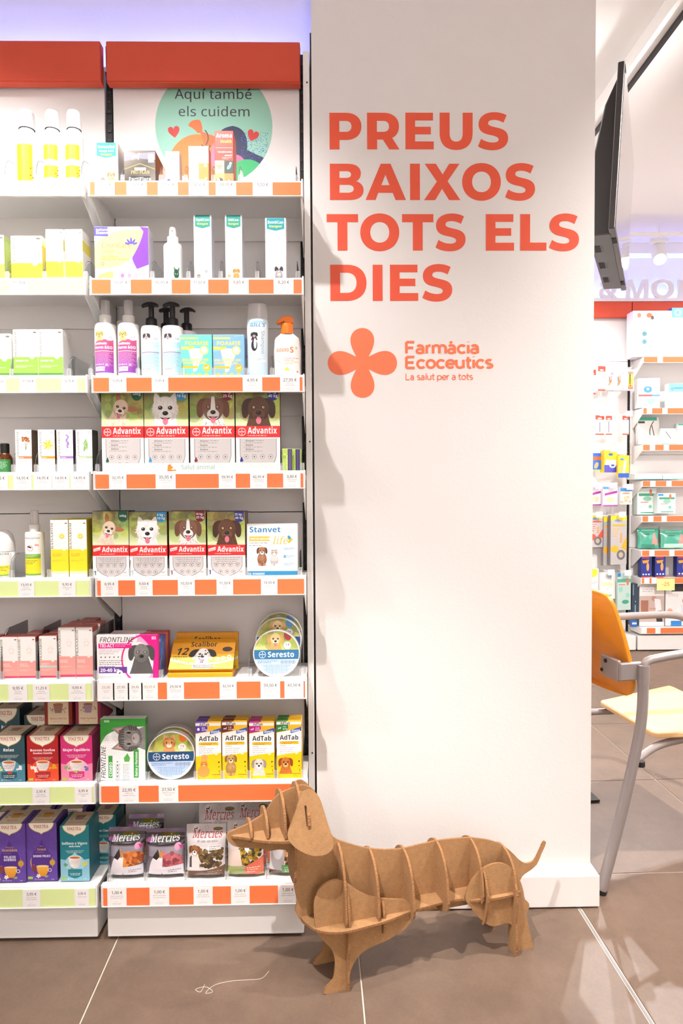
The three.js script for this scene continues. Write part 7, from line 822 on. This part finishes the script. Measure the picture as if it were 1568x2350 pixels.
  far([2.3593,1.6596,-4.455,0.1162,0.1645], 'fBox3', (c, H) => { F(c, -5, -5, 110, H + 10, '#eef5fa'); F(c, 0, 0, 100, H * 0.34, '#8cc4ec'); F(c, 0, H * 0.34, 46, H * 0.66, '#d8e8f2'); ring(c, 20, H * 0.22, 6, '#3f86c4', 3); F(c, 30, H * 0.16, 50, H * 0.06, '#5aa0d8'); }, '#e4eef4', 'white and pale blue carton at the end of the second far shelf');
  far([2.1988,1.414,-4.515,0.1511,0.1881], 'fTens', (c, H) => { F(c, -5, -5, 110, H + 10, '#f3efec'); F(c, 0, 0, 90, H * 0.12, '#3fae94'); F(c, 4, H * 0.14, 30, H * 0.08, '#3a3c40'); c.strokeStyle = '#4a4c50'; c.lineWidth = 4; c.beginPath(); c.moveTo(76, H * 0.14); c.quadraticCurveTo(50, H * 0.4, 56, H * 0.66); c.moveTo(66, H * 0.3); c.lineTo(74, H * 0.68); c.stroke(); }, '#e6e2e0', 'white carton with a green top edge on the third far shelf', { lean: -0.12, d: 0.035 });
  far([2.3239,1.4073,-4.47,0.1198,0.1095], 'fFlat', (c, H) => { F(c, -5, -5, 110, H + 10, '#f1eeec'); c.strokeStyle = '#5f6a6e'; c.lineWidth = 5; c.beginPath(); c.moveTo(28, H * 0.2); c.lineTo(54, H * 0.66); c.stroke(); F(c, 0, H * 0.93, 100, H * 0.07, '#9fd8c8'); }, '#d6ece4', 'low white carton with a mint lower edge on the third far shelf', { lean: -0.2, d: 0.05 });
  far([2.4336,1.4061,-4.46,0.1286,0.1477], 'fEnd3', simple('#eeebe9', [[0, 0, 60, 0.08, '#3a8a7c'], [10, 0.2, 80, 0.5, '#cfd4d4']]), '#dfe4e2', 'white carton at the picture edge of the third far shelf', { d: 0.06 });
  for (const [i, at] of [[0, [2.169,1.1766,-4.46,0.1855,0.0296]], [1, [2.3471,1.1755,-4.46,0.1588,0.0297]]]) { const p = far(at, 'fPack', simple('#f4f2f2', [[0, 0.8, 100, 0.2, '#8fd4c0']]), '#e9eeec', i ? 'thin white packet lying on the fourth far shelf at the picture edge' : 'thin white packet lying on the fourth far shelf near its bracket', { d: 0.12 }); const t = far([at[0] - 0.004, at[1] + at[4] + 0.001, at[2] - 0.01, at[3] * 0.96, 0.008], 'fPackTop', simple('#f4f2f2', [[60, 0, 40, 1, '#d9dedc']]), '#eceff0', i ? 'upper thin packet on the fourth far shelf at the picture edge' : 'upper thin packet on the fourth far shelf near its bracket', { d: 0.11 }); }
  const bandage = (c, H) => { F(c, -5, -5, 110, H + 10, '#eef4f1'); F(c, 8, H * 0.2, 86, H * 0.1, '#3f9f80'); E(c, 70, H * 0.16, 7, H * 0.12, '#c9785a'); E(c, 52, H * 0.4, 22, 12, '#8fd0b4'); F(c, 18, H * 0.52, 70, H * 0.42, '#fbfbfa'); F(c, 18, H * 0.52, 40, H * 0.03, '#e07a6a'); E(c, 68, H * 0.7, 9, 9, '#7fccb0'); F(c, 18, H * 0.9, 70, H * 0.05, '#4fae90'); };
  far([2.1876,0.9337,-4.52,0.1335,0.1837], 'fBand', bandage, '#cfe0d8', 'pale green bandage box nearest the bracket on the fifth far shelf'); far([2.2924,0.9443,-4.455,0.1228,0.1366], 'fBand2', (c, H) => { bandage(c, H); F(c, 2, 4, 30, H * 0.09, '#2f7fc8'); }, '#d8e4de', 'pale green bandage box with a blue corner on the fifth far shelf');
  const teal = (c, H) => { F(c, -5, -5, 110, H + 10, '#4fb59a'); F(c, 0, 0, 100, H * 0.16, '#dfe6e4'); F(c, 20, H * 0.22, 60, H * 0.05, '#a5dcca'); PL(c, [[70, H * 0.35], [78, H * 0.36], [94, H * 0.85], [56, H * 0.86]], '#d99a90'); F(c, 22, H * 0.4, 26, H * 0.04, '#2f7a66'); F(c, 14, H * 0.82, 60, H * 0.14, '#2f8f78'); };
  pouch([2.2118,0.6931,-4.54,0.1527,0.17], 'fTeal', teal, 'teal treatment bag nearest the bracket on the sixth far shelf', 'teal treatment bags', { seal: '#3f9a84', bulge: 0.03 }); pouch([2.3922,0.6917,-4.54,0.1958,0.1549], 'fTeal2', (c, H) => { teal(c, H); F(c, 10, H * 0.78, 90, H * 0.2, '#c9efe2'); }, 'teal treatment bag at the picture edge on the sixth far shelf', 'teal treatment bags', { seal: '#3f9a84', bulge: 0.03 });
  const navy = (c, H) => { F(c, -5, -5, 110, H + 10, '#26348f'); F(c, 10, 0, 70, H * 0.09, '#d8402c'); PL(c, [[10, H * 0.2], [80, H * 0.16], [70, H * 0.3], [20, H * 0.34]], '#f0a030'); E(c, 66, H * 0.5, 14, H * 0.2, '#e8a060'); for (let i = 0; i < 3; i++) E(c, 22 + i * 28, H * 0.86, 9, 8, '#e4e6f2'); F(c, 0, H * 0.96, 100, H * 0.06, '#d8402c'); };
  [[1472, 1495], [1504, 1528], [1554, 1590]].forEach(([a, b], i) => far([[2.1558,0.5071,-4.455,0.069,0.1434], [2.2534,0.5092,-4.455,0.0721,0.1405], [2.4066,0.5109,-4.455,0.0782,0.1376]][i], 'fNavy' + i, navy, '#1f2a70', 'navy support bandage box, ' + ['nearest the bracket', 'second from the bracket', 'at the picture edge'][i] + ' on the seventh far shelf', { d: 0.05, group: 'navy support bandage boxes' }));
  far([2.0994,0.1676,-4.49,0.0454,0.2901], 'fSlim', (c, H) => { F(c, -5, -5, 110, H + 10, '#2f4456'); E(c, 55, H * 0.42, 7, 7, '#e4e8ec'); F(c, 40, H * 0.5, 20, H * 0.3, '#7f92a2'); F(c, 12, 6, 14, H * 0.26, '#8d9aa8'); }, '#243442', 'tall slim dark blue carton on the lowest far shelf');
  const man = (c, H) => { F(c, -5, -5, 110, H + 10, '#efeceb'); F(c, 0, H * 0.3, 100, H * 0.6, '#c9b4ac'); F(c, 6, H * 0.4, 30, H * 0.32, '#a5705c'); E(c, 58, H * 0.36, 9, 10, '#b98a74'); PL(c, [[60, H * 0.36], [84, H * 0.38], [90, H * 0.66], [66, H * 0.7]], '#eef0f2'); PL(c, [[64, H * 0.66], [90, H * 0.64], [94, H * 0.9], [70, H * 0.9]], '#2f3038'); F(c, 40, H * 0.58, 26, 5, '#c9947c'); tiny(c, 12, H * 0.08, 60, 3, 9, '#c6bebc'); };
  far([2.2136,0.1639,-4.488,0.1727,0.2992], 'fMan', man, '#e4e0de', 'white carton with a photographed man in a white shirt on the lowest far shelf', { d: 0.1 });
  far([2.4032,0.165,-4.488,0.1882,0.2903], 'fFamily', (c, H) => { F(c, -5, -5, 110, H + 10, '#f3efee'); F(c, 22, 0, 50, H * 0.18, '#2c292c'); T(c, 'easy', 10, H * 0.3, 18, '#c9c2c2', { f: 'serif' }); E(c, 16, H * 0.66, 11, 12, '#d9a894'); E(c, 14, H * 0.84, 16, H * 0.14, '#f4f4f6'); E(c, 72, H * 0.4, 10, 12, '#c08a74'); PL(c, [[56, H * 0.5], [90, H * 0.48], [96, H], [60, H]], '#e4e6ea'); F(c, 20, H * 0.88, 40, H * 0.12, '#2f7fc8'); }, '#e4e0de', 'white carton with a photographed mother and child on the lowest far shelf', { d: 0.1 });
  far([2.0768,0.1667,-4.452,0.0391,0.045], 'fSmallBlue', simple('#2f66b4', [[10, 0.3, 80, 0.3, '#cfe0f2']]), '#28569a', 'small blue packet in front of the slim carton on the lowest far shelf', { d: 0.03 });
  { const [x, y, z, w, h] = [2.2835,0.4188,-4.438,0.1228,0.0805], a = art('minus25', [[w * 2200, h * 2200, (c, H) => { F(c, -5, -5, 110, H + 10, '#f7f0a0'); T(c, '-25', 50, H * 0.62, 30, '#e8a84a', { b: 1, al: 'center' }); }], [12, 12, '#f7f0a0']]), b = new THREE.BoxGeometry(w, h, 0.001), uv = b.attributes.uv; for (let i = 0; i < 24; i++) put(uv, i, uv.getX(i), uv.getY(i), i >= 16 && i < 20 ? a.cells[0] : a.cells[1]); const m = mesh('discount_card', b.translate(x, y + h / 2, z), sheetMat(a.sheet, 0.5)); tag(m, 'pale yellow card reading -25 on the seventh far rail', 'sign'); }

  // packs on hooks
  const hookMat = M.whitePlastic;
  function hook(x, y, z, label, flag) { const g = base('peg_hook', [x, y, ZFB]); tag(g, label, 'hook', 'white peg hooks on the far wall'); mesh('rod', tube([[0, 0, 0.003], [0, 0, z - ZFB + 0.05], [0, 0.008, z - ZFB + 0.06]], 0.0025, 12, 6), hookMat, g); if (flag) mesh('price_flag', [box(0.045, 0.038, 0.0015, 0, -0.004, z - ZFB + 0.064)], M.tagPaper, g); }
  const pack = (at, key, face, back, label, o = {}) => { const g = carton({ at, d: o.d || 0.02, key, face, side: back, turn: o.turn || 0.18, lean: o.lean || 0 }, label, 'hanging pack', 'packs hanging on the far wall', 'hanging_pack'); mesh('hang_tab', box(at[3] * 0.5, 0.02, 0.0015, 0, at[4] + 0.008, -0.004, 0.0006), M.clearFoot, g); hook(at[0], at[1] + at[4] + 0.012, at[2] - 0.01, 'white peg hook holding the ' + label.replace(/ hanging.*/, ''), o.flag); return g; };
  const redtop = (inner) => (c, H) => { F(c, -5, -5, 110, H + 10, '#f2f0f2'); F(c, 0, 0, 100, H * 0.22, '#dd4a34'); E(c, 50, H * 0.16, 26, 8, '#f2f0f2'); F(c, 0, H * 0.93, 100, H * 0.08, '#e0502f'); inner && inner(c, H); };
  const tools = (c, H) => { E(c, 50, H * 0.6, 16, H * 0.2, '#e8845a', 0.4); E(c, 60, H * 0.38, 12, H * 0.14, '#d8b49a', 0.3); F(c, 34, H * 0.3, 12, H * 0.24, '#5a5f6a'); };
  pack([1.7969,1.7593,-4.5,0.0509,0.1685], 'hA0', redtop(), '#f4f4f4', 'white pack with a red top, cut off by the pillar, hanging in the top row');
  pack([1.8513,1.7798,-4.48,0.0567,0.1678], 'hA1', redtop(), '#f4f4f4', 'white pack with a red top and red foot hanging in the top row', { flag: 1 });
  pack([1.9166,1.7885,-4.5,0.045,0.1272], 'hA2', (c, H) => { F(c, -5, -5, 110, H + 10, '#dcd6dc'); F(c, 0, 0, 100, H * 0.18, '#b4b2ce'); tools(c, H); }, '#e8e6ea', 'pale violet pack with an orange tool hanging in the top row');
  pack([1.9737,1.7838,-4.49,0.0598,0.1358], 'hA3', (c, H) => { F(c, -5, -5, 110, H + 10, '#e9e4e6'); tools(c, H); F(c, 0, H * 0.2, 30, H * 0.8, '#f4f2f2'); }, '#eeeaea', 'white pack with an orange tool and silver blade hanging in the top row');
  pack([2.0364,1.7806,-4.47,0.0656,0.1411], 'hA4', (c, H) => { F(c, -5, -5, 110, H + 10, '#f0edf0'); F(c, 34, H * 0.1, 60, H * 0.84, LG(c, 0, 0, 0, H, '#e83a8a', '#b8d43a', '#f0d02c', '#e83a8a')); F(c, 50, H * 0.2, 14, H * 0.5, '#4a4048'); E(c, 76, H * 0.36, 9, 9, '#f4c48a'); E(c, 60, H * 0.76, 10, 10, '#e8502c'); }, '#eeeaea', 'white pack with a bright pink and green card hanging in the top row');
  pack([1.8442,1.4824,-4.49,0.0659,0.1334], 'hB0', redtop((c, H) => F(c, 46, H * 0.35, 10, H * 0.5, '#6a6a70')), '#eee', 'clear pack with red bands and a grey tool hanging in the second row', { flag: 1 });
  pack([1.9029,1.4812,-4.48,0.0478,0.1302], 'hB1', redtop((c, H) => { F(c, 30, H * 0.26, 40, H * 0.66, '#c9b8c8'); F(c, 44, H * 0.3, 8, H * 0.56, '#5a5560'); }), '#eee', 'narrow violet pack with red bands hanging in the second row');
  pack([2.0181,1.4807,-4.48,0.0509,0.1302], 'hB2', redtop((c, H) => F(c, 30, H * 0.4, 50, H * 0.2, '#fbfbfb')), '#eee', 'clear pack with red bands alone hanging in the second row', { flag: 1 });
  pack([1.819,1.2388,-4.49,0.078,0.119], 'hC0', (c, H) => { F(c, -5, -5, 110, H + 10, '#2f66c8'); F(c, 0, H * 0.2, 100, H * 0.2, '#e8602c'); E(c, 56, H * 0.7, 18, H * 0.2, '#e0a878', 0.5); F(c, 0, H * 0.94, 100, H * 0.08, '#b8d43a'); }, '#28549a', 'blue plaster pack with an orange band hanging in the third row');
  pack([1.9124,1.2258,-4.47,0.0957,0.1481], 'hC1', (c, H) => { F(c, -5, -5, 110, H + 10, '#f0d42c'); E(c, 50, H * 0.18, 18, 9, '#3f6fc0'); F(c, 10, H * 0.42, 84, H * 0.3, '#fbf6f0'); F(c, 0, H * 0.66, 100, H * 0.4, '#4a4ab0'); E(c, 66, H * 0.68, 26, 18, '#fbeee6'); E(c, 66, H * 0.68, 14, 8, '#4a4ab0'); }, '#e8c82c', 'yellow and violet foot care pack hanging in the third row', { d: 0.05, flag: 1 });
  pack([1.998,1.1895,-4.46,0.0836,0.1509], 'hC2', (c, H) => { F(c, -5, -5, 110, H + 10, '#f2d62e'); E(c, 34, H * 0.18, 18, 8, '#3f6fc0'); PL(c, [[50, H * 0.3], [78, H * 0.14], [60, H * 0.9], [40, H * 0.9]], '#d8e6ee'); F(c, 0, H * 0.8, 100, H * 0.22, '#2456b8'); F(c, 14, H * 0.5, 24, H * 0.2, '#f0b080'); }, '#e0c22c', 'yellow foot file pack with a blue foot hanging in the third row');
  const purple = (c, H) => { F(c, -5, -5, 110, H + 10, '#ece2e6'); F(c, 0, 0, 100, H * 0.14, '#d8cfe0'); PL(c, [[10, H * 0.34], [96, H * 0.2], [96, H * 0.32], [12, H * 0.46]], '#a83a9c'); E(c, 50, H * 0.66, 30, H * 0.16, '#e6c8a8'); E(c, 84, H * 0.7, 13, 12, '#f4ece6'); F(c, 0, H * 0.93, 100, H * 0.08, '#a83a9c'); };
  pack([1.8175,1.0002,-4.49,0.0902,0.1254], 'hD0', purple, '#d8c8d8', 'cream pad pack cut off by the pillar, hanging in the fourth row', { flag: 1 });
  pack([1.9127,0.9941,-4.47,0.1108,0.1338], 'hD1', (c, H) => { purple(c, H); F(c, 0, 0, 36, H * 0.12, '#4f9ad8'); }, '#d8c8d8', 'cream pad pack with purple bands and a blue corner hanging in the fourth row', { flag: 1 });
  pack([2.0176,1.0055,-4.46,0.0897,0.1128], 'hD2', (c, H) => { F(c, -5, -5, 110, H + 10, '#dcd4ce'); F(c, 0, 0, 100, H * 0.2, '#2f86cc'); F(c, 16, H * 0.3, 60, H * 0.06, '#d88a5a'); for (let i = 0; i < 14; i++) E(c, rr(10, 90), H * rr(0.5, 0.9), 12, 8, i % 2 ? '#d8a888' : '#e6c4a8'); }, '#c9d4dc', 'beige pack with a blue top hanging in the fourth row', { flag: 1 });
  const insole = (a) => (c, H) => { F(c, -5, -5, 110, H + 10, '#b4b0b0'); F(c, 0, 0, 100, H * 0.1, '#f2d62e'); E(c, 40, H * 0.1, 18, 7, '#7f9ac0'); F(c, 10, H * 0.18, 80, H * 0.04, a); tiny(c, 14, H * 0.27, 40, 4, 13, a); PL(c, [[100, H * 0.42], [100, H * 0.72], [62, H * 0.66]], a); E(c, 26, H * 0.68, 26, 20, a); E(c, 64, H * 0.8, 26, 28, '#6a6868'); E(c, 64, H * 0.8, 14, 15, '#b8a898'); PL(c, [[60, H * 0.36], [72, H * 0.34], [70, H * 0.56], [56, H * 0.56]], '#e0985a'); };
  pack([1.8222,0.7127,-4.49,0.1084,0.2187], 'hE0', insole('#e0503c'), '#8d8888', 'grey insole pack with red panels, cut off by the pillar, hanging in the fifth row', { flag: 1 });
  const ins = pack([1.9676,0.5947,-4.46,0.1229,0.3368], 'hE1', insole('#f0a82c'), '#6f6a6a', 'tall grey insole pack with amber panels hanging in the fifth row', { d: 0.03, flag: 1 });
  behind(ins, 0.045, 'dark grey insole pack hanging behind the amber one', -0.03, -0.01);
  pack([1.802,0.3397,-4.49,0.0936,0.2229], 'hF0', (c, H) => { F(c, -5, -5, 110, H + 10, '#eceae8'); E(c, 40, H * 0.1, 50, H * 0.16, '#f2dc3a'); tiny(c, 46, H * 0.4, 40, 2, 10, '#a8a4a4'); }, '#ddd', 'white pack with a yellow dome, cut off by the pillar, hanging in the lowest row');
  pack([1.9035,0.3555,-4.48,0.1116,0.1834], 'hF1', (c, H) => { F(c, -5, -5, 110, H + 10, '#f3f1ef'); E(c, 60, H * 0.12, 16, H * 0.1, '#a8b0c8', -0.5); F(c, 12, H * 0.36, 70, H * 0.16, '#f4e0b8'); F(c, 12, H * 0.52, 70, H * 0.4, '#fbfaf8'); T(c, '+', 44, H * 0.66, 18, '#e0604a', { b: 1 }); E(c, 60, H * 0.86, 20, 6, '#8fcf9a'); }, '#e6e2de', 'white pack with a cream label and a small red cross hanging in the lowest row', { flag: 1 });
  pack([2.0125,0.281,-4.47,0.1024,0.2553], 'hF2', (c, H) => { F(c, -5, -5, 110, H + 10, '#b9d0c8'); F(c, 0, 0, 24, H * 0.1, '#2f7fc8'); F(c, 0, H * 0.16, 100, H * 0.09, '#4fa088'); E(c, 76, H * 0.24, 10, H * 0.1, '#c9785a'); F(c, 8, H * 0.3, 50, H * 0.03, '#e07a6a'); E(c, 24, H * 0.44, 16, 20, '#8fc8b8'); E(c, 76, H * 0.6, 14, 16, '#8fc8b8'); E(c, 60, H * 0.78, 26, 14, '#3f9a78'); }, '#a8c0b8', 'pale green support pack hanging in the lowest row', { flag: 1 });
}
renderer.render(scene, camera);
